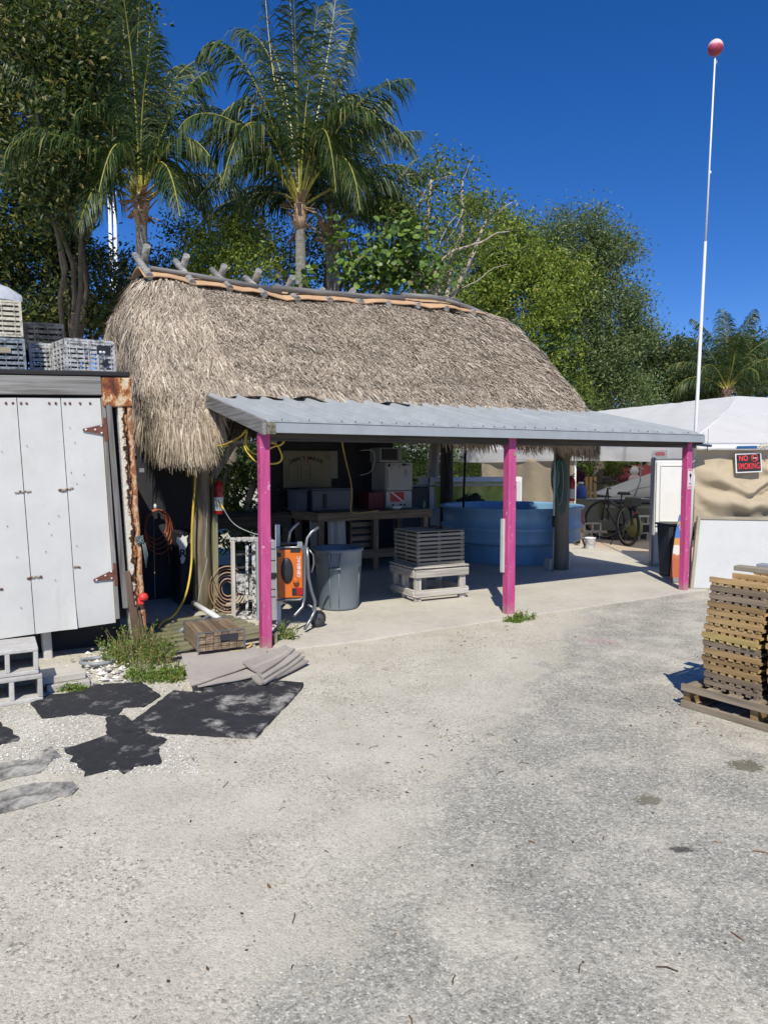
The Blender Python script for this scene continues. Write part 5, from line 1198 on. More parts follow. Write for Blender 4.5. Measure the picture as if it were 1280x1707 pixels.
# ---- leaning white board in front of the cloth
wbd = thing('leaning_board', 'large scuffed white board in a raw wood frame leaning against the tan cloth', 'board', Vector((4.12, 9.58, .0)), R(-2), rot=(R(-14), R(1.0), R(1)))
BL, BH = 2.4, .98; sk = .17
wbm = plain('scuffed_white_board', (.54, .55, .54), .5, .04, 3, dirt=(.58, .59, .57), dirt_amt=.45, dirt_scale=4)
m = MB(); m.prism([(0, 0), (BL, 0), (BL+sk*0, BH), (sk, BH)], 0, .012); m.v = [(x, -z, y) for x, y, z in m.v]; m.build('board_face', wbm, wbd)
for (p, q) in (((-.0, 0, 0), (BL, 0, 0)), ((sk, 0, BH), (BL, 0, BH)), ((0, 0, -.02), (sk, 0, BH+.02))): MB().bar(Vector(p)+Vector((0, -.008, 0)), Vector(q)+Vector((0, -.008, 0)), .042, .045).build('frame_board', M['tanboard'], wbd, .003)
# ---- white cabinet, black bin, painted board
cb = thing('tall_cabinet', 'tall white plastic storage cabinet with two panelled doors under the marquee edge', 'cabinet', Vector((D(1088, 900, 11.75).x, 11.75, .014)), R(-15))
MB().box((.255, .22, .875), (.50, .42, 1.75)).build('cabinet_body', M['offwhite'], cb, .008); MB().box((.255, .22, 1.76), (.54, .46, .03)).build('cabinet_top', M['dull_steel'], cb, .005)
for (z0, z1) in ((.66, 1.72), (.05, .63)):
    d = MB().box((.265, -.012, (z0+z1)/2), (.47, .03, z1-z0)).build('door', M['white'], cb, .008, 2)
    m = MB(); zc, h = (z0+z1)/2, (z1-z0)
    for (c, q) in (((.265, -.03, zc+h/2-.08), (.35, .012, .02)), ((.265, -.03, zc-h/2+.08), (.35, .012, .02)), ((.265-.175, -.03, zc), (.02, .012, h-.16)), ((.265+.175, -.03, zc), (.02, .012, h-.16))): MB().box(c, q).build('panel_moulding', M['offwhite'], d, .004)
MB().box((-.012, .2, .875), (.02, .4, 1.74)).build('side_trim', M['dull_steel'], cb)
bn2 = thing('waste_bin', 'slim dark square waste bin standing in front of the white cabinet', 'bin', Vector((D(1119, 900, 10.75).x, 10.75, .014)), R(12))
MB().box((0, 0, .38), (.22, .24, .76), taper=1.35).build('bin_body', M['blue_bin'], bn2, .01, 2); MB().box((0, 0, .775), (.335, .36, .03)).build('rim', M['black_plastic'], bn2, .006)
MB().box((.0, -.155, .66), (.09, .015, .03)).build('handle', M['steel'], bn2, .003)
pb = thing('painted_paddle_board', 'narrow board painted orange, white and blue leaning behind the right pink post', 'board', Vector((D(1128, 950, 10.1).x, 10.1, .014)), R(8), rot=(R(-8), R(7), R(8)))
def mat_pb():
    m_, t, b, out = NT('painted_stripes'); v = coords(t); n = nz(t, v, 5, 2, .5, 1.5)
    sx = t.nodes.new('ShaderNodeSeparateXYZ'); t.links.new(v, sx.inputs[0]); f = mth(t, 'ADD', sx.outputs[2], mth(t, 'MULTIPLY', n, .35))
    col = ramp(t, [(0, (.40, .42, .42)), (.16, (.48, .14, .07)), (.50, (.52, .18, .09)), (.56, (.70, .70, .66)), (.68, (.62, .30, .10)), (.80, (.08, .20, .55)), (.95, (.75, .42, .12)), (1.0, (.1, .2, .5))], f, 'CONSTANT').outputs[0]
    t.links.new(col, b.inputs['Base Color']); b.inputs['Roughness'].default_value = .5; return m_
m = MB(); m.prism([(-.11, 0), (.09, 0), (.12, .3), (.11, .7), (.07, .95), (.02, 1.0), (-.03, .95), (-.07, .7), (-.10, .3)], 0, .02); m.v = [(x, -z, y) for x, y, z in m.v]; m.build('board', mat_pb(), pb, .004)
MB().box((-.02, -.03, .03), (.14, .03, .06)).build('end_block', M['dull_steel'], pb, .004)

# ---- buoy on a tall pole
b0_, b1_ = D(1152, 771, 9.95), D(1192, 92, 9.95); b0_ = Vector((b0_.x, 9.95, 0)); bpz = thing('buoy_pole', 'very tall thin white pole topped with a red and white buoy ball', 'pole', b0_, 0)
d_ = b1_-b0_; MB().tube([Vector((0, 0, 0)), d_*.22, d_*.66], [.029, .027, .018], 10).build('lower_pole', M['white'], bpz); MB().tube([d_*.65, d_], [.014, .011], 8).build('upper_pole', M['white'], bpz)
m = MB(); m.tube([d_*.995+Vector((.02, 0, -.08)), d_*.995+Vector((.022, 0, -.03))], .008, 6); m.build('clip', M['dull_steel'], bpz)
m = MB(); m.tube([d_*.785+Vector((.012, 0, 0)), d_*.79+Vector((.012, 0, 0))], .016, 6); m.build('clip', M['white'], bpz)
def mat_buoy():
    m_, t, b, out = NT('faded_buoy'); v = coords(t); sx = t.nodes.new('ShaderNodeSeparateXYZ'); t.links.new(v, sx.inputs[0])
    f = mth(t, 'ADD', sx.outputs[2], mth(t, 'MULTIPLY', mth(t, 'SUBTRACT', nz(t, v, 14, 6), .5), .13))
    f = mth(t, 'MULTIPLY_ADD', f, 4.0, .5); col = ramp(t, [(.30, (.30, .03, .06)), (.50, (.50, .09, .15)), (.60, (.72, .46, .46)), (.75, (.74, .60, .50)), (.9, (.82, .76, .74))], f).outputs[0]
    t.links.new(col, b.inputs['Base Color']); b.inputs['Roughness'].default_value = .5; bump(t, b, nz(t, v, 30, 4), .5, .005); return m_
bb = MB(); bb.lathe([(.098*math.sin(math.pi*k/14)+.0005, -.105*math.cos(math.pi*k/14)) for k in range(15)], (0, 0, 0), 24, capb=False); bo = bb.build('buoy', mat_buoy(), bpz, loc=d_+Vector((0, 0, .10)))

# ---- pallet with stacked slatted panels at the right frame edge
PC = Vector((2.07, 4.93, 0)); d1 = Vector((.35, -.49, 0)).normalized(); d2 = Vector((-d1.y, d1.x, 0)); PAng = math.atan2(d1.y, d1.x)
pl = thing('wooden_pallet', 'brown pallet carrying the stacks of new slatted wooden grates at the right edge', 'pallet', PC, PAng)
PL_, PD_, PH_ = 1.15, .95, .165
wfg = wood('pallet_board', (.20, .165, .12), (.36, .30, .22), 'x', isl=.2); wfy = wood('pallet_board_y', (.24, .19, .13), (.40, .33, .23), 'y', isl=.2)
for z, h in ((PH_-.025, .05), (.024, .048)):
    MB().box((PL_/2, .012, z), (PL_, .024, h)).build('edge_board', wfg, pl, .003); MB().box((PL_/2, PD_-.012, z), (PL_, .024, h)).build('edge_board', wfg, pl, .003)
for x in (.03, .5, PL_-.03): MB().box((x, PD_/2, PH_/2), (.05, PD_-.052, PH_-.03)).build('stringer', M['wood_fresh']['y'], pl, .003)
for i in range(8): MB().box((.07+i*.145, PD_/2, PH_-.008), (.085, PD_-.05, .016)).build('deck_board', wfy, pl, .002)
for i in range(4): MB().box((.07+i*.33, PD_/2, .010), (.085, PD_-.05, .016)).build('bottom_board', wfy, pl, .002)
def panel(name, loc, rz, label, group, wf, L=.385, Dd=.62, flip=False, seed=0):
    t = thing(name, label, 'grate', loc, rz, group); rr = random.Random(seed)
    bt_, sl_ = .036, .017
    for y in (.012, Dd*.5, Dd-.012): MB().box((L/2, y, sl_+bt_/2+.001), (L+.0, .024, bt_)).build('batten', wf['x'], t, .0015)
    n = 7
    for i in range(n): MB().box((L*(i+.5)/n+rr.uniform(-.004, .004), Dd/2+rr.uniform(-.003, .003), sl_/2), (L/n*.60, Dd-.004, sl_)).build('slat', wf['y'], t, .0015)
    return t
warm = M['wood_fresh']; 
grey = {'x': wood('aged_pine_x', (.20, .155, .11), (.34, .265, .185), 'x', isl=.25), 'y': wood('aged_pine_y', (.20, .155, .11), (.34, .265, .185), 'y', isl=.25)}
yel = {'x': wood('yellow_pine_x', (.36, .27, .10), (.52, .40, .17), 'x', isl=.1, dark=(.3, .2, .08)), 'y': wood('yellow_pine_y', (.42, .32, .12), (.60, .47, .20), 'y', isl=.1, dark=(.3, .2, .08))}
grp = 'slatted wooden grates stacked on the pallet'
protos = [panel('wooden_grate', (0, 0, 0), 0, 'x', grp, w_, seed=i) for i, w_ in enumerate((warm, grey, yel))]
used = set(); ORD = ['bottom', 'second', 'third', 'fourth', 'fifth', 'sixth', 'seventh', 'eighth', 'ninth', 'tenth', 'eleventh', 'twelfth', 'thirteenth', 'fourteenth', 'fifteenth']
seq = [1, 1, 0, 0, 0, 1, 2, 0, 0, 0, 0, 1, 1, 0]
def stack(origin_x, y0, n, which, seq, seed, dz=.0545):
    rr = random.Random(seed); shift = 0
    for k in range(n):
        s = seq[k % len(seq)]; shift = [0, .0, -.012, -.02, -.012, -.02, -.03, -.018, .004, .008, .012, .02, .018, .016][k % 14]
        loc = PC+d1*(origin_x+shift+rr.uniform(-.006, .006))+d2*(y0+rr.uniform(-.006, .006)); loc.z = PH_+.001+dz*k
        col = ['warm pine', 'greyed', 'pale yellow'][s]
        nm = ORD[k] if k < n-1 else 'topmost'
        lab = f"{col} slatted grate, {nm} in the {which} stack on the right pallet"
        rot = PAng+R(rr.uniform(-1.0, 1.0))
        if s not in used: used.add(s); o = protos[s]; o.location = loc; o.rotation_euler = (0, 0, rot); o['label'] = lab
        else: dup(protos[s], loc, rot, lab, grp)
stack(.135, .06, 14, 'left', seq, 1); stack(.565, .075, 14, 'right', seq[::-1], 2)
for k, (x, y, lab) in enumerate(((.36, .50, 'grey flat board end lying on top behind the left grate stack'), (.50, .72, 'darker grey board lying furthest back on the grate stacks'))):
    o = MB().box((.25, 0, .02), (.55, .09, .035)).build('grey_board', M['dull_steel'] if k else M['tanboard'], loc=PC+d1*x*.35+d2*y+Vector((0, 0, PH_+.0545*14+.002)), rot=(0, 0, PAng+R(2)), bevel=.003); tag(o, lab, 'board')

# ================================================================== UNDER THE MARQUEE
bk = thing('bicycle', 'black utility bicycle with a rear rack box parked on its stand beyond the slab', 'bicycle', Vector((4.93, 14.55, .014)), R(90)+R(4)); bk.scale = (1.12,)*3
# local x forward (away from the camera)
RW = .36
def wheel(parent, c, rz, nm='wheel'):
    M3 = Matrix.Rotation(rz, 3, 'Z') @ Matrix.Rotation(R(90), 3, 'X')
    w_ = MB(); pts = [(RW*math.cos(a*2*math.pi/36), RW*math.sin(a*2*math.pi/36), 0) for a in range(36)]
    w_.tube(pts, .027, 8, closed=True); o = place(w_, M3, c).build(nm, M['tire'], parent)
    r_ = MB(); r_.tube([(x*.93, y*.93, 0) for x, y, z in pts], .009, 6, closed=True); r_.lathe([(.02, -.03), (.02, .03)], (0, 0, 0), 10); place(r_, M3, c).build('rim', M['steel'], o)
    s_ = MB()
    for a in range(18): s_.tube([(0.018*math.cos(a*.35), .018*math.sin(a*.35), .02*(-1)**a), (RW*.92*math.cos(a*.35+.1), RW*.92*math.sin(a*.35+.1), 0)], .0015, 3)
    place(s_, M3, c).build('spokes', M['dull_steel'], o); return o
wheel(bk, (-.02, 0, RW+.02), R(0)+R(8)); wheel(bk, (1.08, .0, RW+.04), R(72))
bm = plain('black_frame', (.02, .02, .03), .35, .1)
for nm, pts, r in (('frame', [(.42, 0, .30), (.30, 0, .80)], .02), ('frame', [(.42, 0, .30), (.98, 0, .62)], .024), ('frame', [(.33, 0, .66), (.95, 0, .80)], .018), ('frame', [(-.02, .0, .38), (.42, 0, .30)], .012), ('frame', [(-.02, 0, .38), (.32, 0, .72)], .010),
                   ('fork', [(1.08, .06, .40), (1.0, .04, .72), (.96, 0, 1.02)], .016), ('fork', [(1.08, -.06, .40), (1.0, -.04, .72), (.96, 0, 1.0)], .016), ('seat_post', [(.30, 0, .78), (.28, 0, .93)], .014),
                   ('handlebar', [(.78, -.14, 1.14), (.90, -.12, 1.16), (.95, -.04, 1.10), (.96, .08, 1.10), (.95, .24, 1.13), (.84, .33, 1.16)], .014), ('mirror_stalk', [(.90, .20, 1.15), (.92, .20, 1.30), (.92, .12, 1.36)], .008), ('kickstand', [(.30, .02, .32), (.22, .22, .0)], .010)):
    MB().tube(pts, r, 8).build(nm, bm, bk)
MB().box((.18, 0, .95), (.30, .17, .055), taper=.8).build('saddle', M['ink'], bk, .02, 2); MB().box((.92, .04, 1.17), (.14, .16, .14)).build('headlamp_bag', M['ink'], bk, .02, 2)
MB().lathe([(.001, -.03), (.03, -.015), (.035, .01), (.0, .02)], (.93, -.03, 1.02), 10).build('bell', M['steel'], bk)
MB().box((-.12, 0, .72), (.36, .13, .02)).build('rear_rack', bm, bk); MB().box((-.16, -.03, .81), (.26, .20, .15)).build('rack_box', plain('olive_box', (.06, .065, .055), .7, .1), bk, .01)
MB().tube([(-.22, 0, .40), (-.14, 0, .66), (.10, 0, .76)], .03, 8).build('rear_mudguard', bm, bk); MB().lathe([(.02, 0), (.03, .01), (.03, .03)], (-.37, 0, .62), 8, capt=True).build('tail_lamp', M['red'], bk)
MB().tube([(.42, -.07, .30), (.42, -.12, .18)], .012, 6).build('crank', M['steel'], bk); MB().box((.42, -.14, .17), (.08, .07, .02)).build('pedal', M['ink'], bk)
MB().lathe([(.085, -.01), (.085, .01)], (0, 0, 0), 16, capt=True).build('chainring', bm, bk, rot=(R(90), 0, 0), loc=(.42, -.06, .30))
# bucket and scraper
BK = G(986, 917); bu = thing('white_bucket', 'small white plastic bucket standing on the tan slab by the tank', 'bucket', Vector((BK.x, BK.y+.12, .014)), 0)
MB().lathe([(.085, 0), (.09, .005), (.105, .20), (.112, .205), (.112, .222), (.100, .222), (.085, .02), (0, .015)], (0, 0, 0), 24).build('bucket_body', M['white'], bu)
MB().tube([(.115*math.cos(a*.35-.2), -.08*math.sin(a*.35)-.04, .19-.10*math.sin(a*.35)) for a in range(10)], .004, 5).build('handle', M['tote'], bu)
s0, s1 = Vector((G(976, 915).x, G(976, 915).y, .014)), D(962, 873, 13.6); sc2 = thing('long_scraper', 'grey handled scraper leaning from the white bucket to the blue tank', 'scraper', s0)
MB().tube([(s1-s0)*.35, (s1-s0)], .014, 8).build('handle', M['dull_steel'], sc2); MB().tube([Vector((0, 0, 0)), (s1-s0)*.37], .022, 8).build('grip', M['ink'], sc2)

# low boat hull with a black gunwale on blocks, covered bow
bo_ = thing('skiff', 'grey green skiff hull with a black gunwale resting on blocks under the marquee', 'boat', Vector((5.35, 16.9, 0)), R(4))
def hull(L, secs, mat, parent, nm):
    vs = []
    for s in secs:
        x, hw_, zt, zb = s
        vs += [(x, -hw_, zt), (x, -hw_*1.02, zt-.1), (x, -hw_*.86, zb+.08), (x, -hw_*.3, zb), (x, hw_*.3, zb), (x, hw_*.86, zb+.08), (x, hw_*1.02, zt-.1), (x, hw_, zt)]
    m = MB(); fs = [(i*8+k, (i+1)*8+k, (i+1)*8+k+1, i*8+k+1) for i in range(len(secs)-1) for k in range(7)]
    fs += [tuple(range(8)), tuple(reversed([(len(secs)-1)*8+k for k in range(8)]))]
    m.add(vs, fs, 0, False); return m.build(nm, mat, parent)
grn = plain('grey_green_gelcoat', (.20, .21, .16), .5, .1, 2, isl=0)
hull(4, [(-.5, .75, .80, .34), (1.0, .8, .78, .32), (2.4, .75, .80, .32), (3.6, .4, .88, .38), (4.1, .05, .95, .5)], grn, bo_, 'hull')
MB().tube([(-.52, -.78, .82), (1, -.83, .80), (2.4, -.78, .82), (3.6, -.42, .90)], .035, 6).build('gunwale', M['ink'], bo_)
for x in (.2, 1.9): MB().box((x, .0, .17), (.2, 1.0, .33)).build('support_beam', M['wood_dark']['y'], bo_)
lw = thing('low_counter', 'low grey green counter wall with a pale top edge beside the skiff', 'counter', Vector((D(968, 880, 16.2).x, 16.2, 0)), R(3))
MB().box((.75, .2, .52), (1.6, .4, .70)).build('counter_front', grn, lw, .01); MB().box((.75, .2, .885), (1.66, .46, .03)).build('counter_top', M['dull_steel'], lw, .005)
def cinder(loc, rz, label):
    m = MB()
    for z in (.014, .176): m.box((0, .095, z), (.395, .19, .028))
    for x in (-.18, 0, .18): m.box((x, .095, .095), (.032, .19, .134))
    return tag(m.build('concrete_block', M['paver'], loc=loc, rot=(0, 0, rz)), label, 'concrete block', 'hollow blocks holding up the counter')
kx = D(983, 880, 15.9).x
cinder(Vector((kx, 15.75, .0)), R(3), 'lower hollow block under the counter left of the bicycle wheel'); cinder(Vector((kx+.02, 15.75, .192)), R(5), 'upper hollow block under the counter left of the bicycle wheel')
cx = D(1077, 880, 15.7).x
cinder(Vector((cx, 15.6, .0)), R(0), 'lower pale block beside the white cabinet'); cinder(Vector((cx, 15.6, .36)), R(0), 'upper pale block beside the white cabinet')
tag(MB().box((0, 0, .08), (.36, .2, .16)).build('dark_brick', M['ink'], loc=(cx, 15.7, .194)), 'dark brick between the two pale blocks by the cabinet', 'brick')
yb = thing('yellow_float', 'round yellow green float on the floor behind the bicycle', 'float', Vector((D(1058, 860, 15.5).x, 15.5, .30)), 0)
MB().lathe([(.17*math.sin(math.pi*k/10)+.001, -.22*math.cos(math.pi*k/10)) for k in range(11)], (0, 0, 0), 18).build('float_body', plain('yellow_float_skin', (.24, .24, .05), .5, .15), yb); MB().lathe([(.05, .22), (.06, .26), (.03, .28)], (0, 0, 0), 10).build('float_neck', M['ink'], yb)
tag(MB().box((0, 0, .04), (1.9, .5, .10)).build('floor_plank', M['wood_dark']['x'], loc=(5.9, 15.9, .0)), 'dark timber lying on the ground under the skiff', 'timber')
wp = thing('wooden_rack', 'narrow upright wooden pallet rack standing left of the bicycle', 'rack', Vector((D(984, 820, 16.3).x, 16.3, .90)), 0)
for x in (-.09, .0, .10): MB().box((x, 0, .24), (.065, .03, .50)).build('upright_board', M['wood_fresh']['z'], wp, .003)
for z in (.05, .42): MB().box((0, .03, z), (.26, .03, .06)).build('cross_board', M['wood_brown']['x'], wp)
bj = thing('blue_jug', 'blue water jug with a white cap on the counter', 'jug', Vector((D(967, 835, 16.3).x, 16.25, .90)), 0)
MB().lathe([(.11, 0), (.12, .02), (.12, .24), (.06, .30), (.05, .33)], (0, 0, 0), 18).build('jug_body', M['bluecap'], bj); MB().lathe([(.06, .33), (.06, .37)], (0, 0, 0), 14, capt=True).build('cap', M['white'], bj)
dm = thing('outboard_motor', 'small dark outboard motor on a bracket right of the blue tank', 'motor', Vector((D(966, 870, 14.6).x, 14.7, .0)), 0)
MB().box((0, 0, .62), (.24, .30, .36), taper=.8).build('cowling', plain('maroon_black_cowl', (.04, .02, .03), .3, .2), dm, .05, 3); MB().tube([(0, 0, .48), (0, 0, .05)], .05, 8).build('leg', M['ink'], dm); MB().box((-.02, -.02, .83), (.08, .05, .03)).build('handle', M['white'], dm, .005)
# white tarp covered shape further back
tp = thing('tarp_shelter', 'white tarp sloping up to the right beyond the skiff with dark ropes', 'tarp', Vector((8.55, 27.0, -.28)), R(3))
m = MB(); vs = []
for i in range(13):
    for j in range(9):
        s, t_ = i/12, j/8; vs.append((s*4.0, t_*2.4, .74+1.55*s*(1-.15*t_)+.03*noise.noise(Vector((s*9, t_*4, 1)))))
m.add(vs, [(i*9+j, (i+1)*9+j, (i+1)*9+j+1, i*9+j+1) for i in range(12) for j in range(8)], 0, True)
k = len(m.v); fv = [(s*4/12, -.01, z_) for s in range(13) for z_ in (.70, .74+1.55*s/12)]; m.add(fv, [(2*i, 2*i+2, 2*i+3, 2*i+1) for i in range(12)], 0, True); o = m.build('tarp', M['tent'], tp); q = o.modifiers.new('t', 'SOLIDIFY'); q.thickness = .01
MB().tube([(.3, -.04, .80), (1.0, -.04, 1.02), (1.7, -.05, 1.15)], .012, 5).build('rope', M['dull_steel'], tp); MB().tube([(.85, -.05, .72), (1.05, -.05, 1.3), (1.08, -.05, 2.2)], .025, 6).build('pole', M['dull_steel'], tp)
MB().box((2.0, .8, .36), (4.0, 1.6, .68)).build('trailer_bed', M['inner_dark'], tp)
# red mesh fence and statue beyond
rf = thing('red_mesh_fence', 'sagging dark red mesh fence across the sandy lot behind the marquee', 'fence', Vector((8.5, 36, .25)), R(2))
m = MB(); vs = []
for i in range(40):
    x = -3+i*.42; vs += [(x, .08*math.sin(i*.9), .45), (x, .08*math.sin(i*.9), 1.32+.05*math.sin(i*.5))]
m.add(vs, [(2*i, 2*i+2, 2*i+3, 2*i+1) for i in range(39)]); o = m.build('mesh', plain('dark_red_mesh', (.13, .012, .02), .8, .3, 9), rf); q = o.modifiers.new('t', 'SOLIDIFY'); q.thickness = .012
for i in range(3): MB().tube([(.5+i*4.2, 0, 0), (-3+i*3.2, 0, 1.45)], .04, 8).build('fence_post', M['wood_brown']['z'], rf)
ss = thing('garden_statue', 'small pale pink garden statue standing in front of the red fence', 'statue', Vector((D(1057, 800, 30.5).x, 30.5, .5)), 0)
pinkst = plain('pale_pink_plaster', (.72, .52, .52), .7, .15, 6)
MB().lathe([(.33, 0), (.30, .15), (.22, .35), (.24, .55), (.20, .65), (.10, .72)], (0, 0, 0), 16).build('statue_body', pinkst, ss); MB().lathe([(.08, .70), (.17, .78), (.18, .90), (.12, 1.02), (.02, 1.06)], (0, 0, 0), 14).build('statue_head', M['white'], ss)
MB().box((0, 0, -.3), (.7, .7, .6)).build('plinth', M['paver'], ss, .02)
sb = MB(); sb.prism([(-1, 30), (34, 30), (36, 38), (-1, 38)], -.1, .42); o = sb.build('sand_bank', plain('dry_tan_bank', (.42, .34, .21), .95, .25, 2, bs=.8, bd=.05)); tag(o, kind='structure')
vp_ = MB().tube([(0, 0, 0), (0, 0, .35)], .05, 8).build('vent_pipe', M['tanboard']); vp_.location = Vector((D(1173, 685, 24).x, 24, D(1173, 685, 24).z)); tag(vp_, 'short vent pipe with a cowl above the marquee ridge', 'pipe')
MB().lathe([(.05, .35), (.07, .38), (.06, .45), (.01, .48)], (0, 0, 0), 10).build('cowl', M['white'], vp_)
vp_.scale = (1, 1, 1); vp_.location.z -= .1

# ================================================================== VEGETATION
def unit(n, rg):
    v = rg.normal(size=(n, 3)); return v/np.linalg.norm(v, axis=1, keepdims=True)
def leaves(cen, size, rg, elong=2.2, upbias=.5, droop=0.0):
    """folded rhombus leaves (two quads sharing the midrib) at the points cen"""
    n = len(cen); ax = unit(n, rg); ax[:, 2] -= droop; ax /= np.linalg.norm(ax, axis=1, keepdims=True)
    nn = unit(n, rg); nn[:, 2] += upbias; sd_ = np.cross(ax, nn); sd_ /= np.linalg.norm(sd_, axis=1, keepdims=True)+1e-9; nr = np.cross(sd_, ax)
    L = size*rg.uniform(.6, 1.3, (n, 1)); Wd = L/elong
    a = cen; b_ = cen+ax*L*.45+sd_*Wd*.5+nr*Wd*.15; c = cen+ax*L; d = cen+ax*L*.45-sd_*Wd*.5+nr*Wd*.15
    Vv = np.stack([a, b_, c, d], 1).reshape(-1, 3); F = np.arange(4*n).reshape(n, 4)
    return Vv, F
def round_leaves(cen, size, rg, *_):
    n = len(cen); nr = unit(n, rg); nr[:, 2] = np.abs(nr[:, 2])+.3; nr[:, 1] -= .5; nr /= np.linalg.norm(nr, axis=1, keepdims=True)
    ax = np.cross(nr, unit(n, rg)); ax /= np.linalg.norm(ax, axis=1, keepdims=True); sd_ = np.cross(nr, ax); L = size*rg.uniform(.55, 1.2, (n, 1))*.5
    vs = [cen+(ax*math.cos(a)+sd_*math.sin(a)*.92)*L+nr*L*.12*math.cos(2*a) for a in np.linspace(0, 2*math.pi, 8, endpoint=False)+.2]
    return np.stack(vs, 1).reshape(-1, 3), np.arange(8*n).reshape(n, 8)
def crown_points(blobs, nclump, per, spread, rg, shell=.45, gap=.12, gapf=.9):
    """leaf positions: clumps inside ellipsoid blobs, thinned where a noise field opens gaps"""
    vol = np.array([b_[3]*b_[4]*b_[5] for b_ in blobs])**(2/3); vol /= vol.sum(); out = []; cl = []
    for b_, w_ in zip(blobs, vol):
        k = max(3, int(nclump*w_)); u = unit(k, rg)*(rg.uniform(shell**3, 1, (k, 1))**(1/3))
        u *= 1+.18*rg.normal(size=(k, 1))
        cl.append(np.array(b_[:3])+u*np.array(b_[3:6]))
    cl = np.concatenate(cl)
    keep = [noise.noise(Vector(tuple(c*gapf))) > -gap*2.2 for c in cl]; cl = cl[np.array(keep)]
    off = rg.normal(size=(len(cl), per, 3))*spread*np.array([1, 1, .7])*rg.uniform(.6, 1.4, (len(cl), 1, 1)); return (cl[:, None, :]+off).reshape(-1, 3), cl
def limb(m, a, b_, r0, r1, wob=.12, n=6, seed=0):
    a, b_ = Vector(a), Vector(b_); L = (b_-a).length; pts = []; rs = []
    for i in range(n+1):
        t_ = i/n; p = a.lerp(b_, t_); k = math.sin(math.pi*t_)*L*wob
        pts.append(p+Vector((noise.noise(Vector((seed, t_*2, 0))), noise.noise(Vector((seed, t_*2, 5))), noise.noise(Vector((seed, t_*2, 9)))+.25))*k); rs.append(r0+(r1-r0)*t_)
    m.tube(pts, rs, 7); return pts
def tree(name, label, cat, blobs, nclump, per, spread, lsize, mat, seed, base=None, trunk_r=.16, bark=None, elong=2.2, gap=.12, limbs=None, group=None, shell=.45, nl=10, gapf=.9):
    rg = np.random.default_rng(seed); rr = random.Random(seed)
    cx_ = sum(b_[0] for b_ in blobs)/len(blobs); cy_ = sum(b_[1] for b_ in blobs)/len(blobs)
    base = Vector(base) if base else Vector((cx_, cy_, 0)); t = thing(name, label, cat, base, 0, group)
    bl = [(b_[0]-base.x, b_[1]-base.y, b_[2]-base.z)+tuple(b_[3:]) for b_ in blobs]
    P, cl = crown_points(bl, nclump, per, spread, rg, shell, gap, gapf); Vv, F = (round_leaves if elong < 1.2 else leaves)(P, lsize, rg, elong); npmesh('crown', Vv, F, mat, t)
    m = MB(); zmin_ = min(b_[2]-b_[5] for b_ in bl); fork = Vector((rr.uniform(-.1, .1), rr.uniform(-.1, .1), max(.5, zmin_*.8)))
    limb(m, (0, 0, -.1), fork, trunk_r*1.2, trunk_r*.8, .05, seed=seed)
    m.build('trunk', bark or M['bark'], t)
    m = MB()
    for i, b_ in enumerate(bl):
        c = Vector(b_[:3]); pts = limb(m, fork, c, trunk_r*.55, trunk_r*.22, .12, seed=seed+i)
        for k in range(nl):
            tgt = cl[rr.randrange(len(cl))]; 
            if (Vector(tgt)-c).length > max(b_[3:6])*1.5: continue
            limb(m, pts[rr.randrange(3, 7)], Vector(tgt), trunk_r*.16, .008, .1, 4, seed+i*9+k)
    for L_ in (limbs or []): limb(m, Vector(L_[0])-base, Vector(L_[1])-base, L_[2], L_[3], .10, 7, seed+99)
    m.build('limbs', bark or M['bark'], t); return t
def bl(px, py, Y, rpx, rpz=None, depth=None):        # a blob given where it stands: direction, distance and size
    p = D(px, py, Y); s = Y/FPX; rx = rpx*s; rz = (rpz or rpx)*s; return (p.x, p.y, p.z, rx, depth or min(rx, 1.8), rz)
GV = 'trees standing behind the hut'

# big dense tree at the left
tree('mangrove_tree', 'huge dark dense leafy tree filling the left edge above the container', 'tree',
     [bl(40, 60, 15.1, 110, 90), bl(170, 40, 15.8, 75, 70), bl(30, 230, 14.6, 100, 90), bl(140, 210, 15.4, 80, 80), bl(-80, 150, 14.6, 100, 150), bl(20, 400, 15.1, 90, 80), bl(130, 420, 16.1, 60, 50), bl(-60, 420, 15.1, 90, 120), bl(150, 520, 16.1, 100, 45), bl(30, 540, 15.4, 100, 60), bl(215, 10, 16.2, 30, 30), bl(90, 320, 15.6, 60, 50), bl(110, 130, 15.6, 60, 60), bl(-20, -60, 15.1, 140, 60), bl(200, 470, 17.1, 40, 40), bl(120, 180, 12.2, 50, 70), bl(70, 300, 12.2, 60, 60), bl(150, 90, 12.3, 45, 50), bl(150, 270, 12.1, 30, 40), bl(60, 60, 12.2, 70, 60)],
     4700, 26, .20, .115, M['leaf_left'], 21, base=(-6.6, 15.6, 0), trunk_r=.12, gap=.10, shell=.25, nl=5, gapf=1.3)
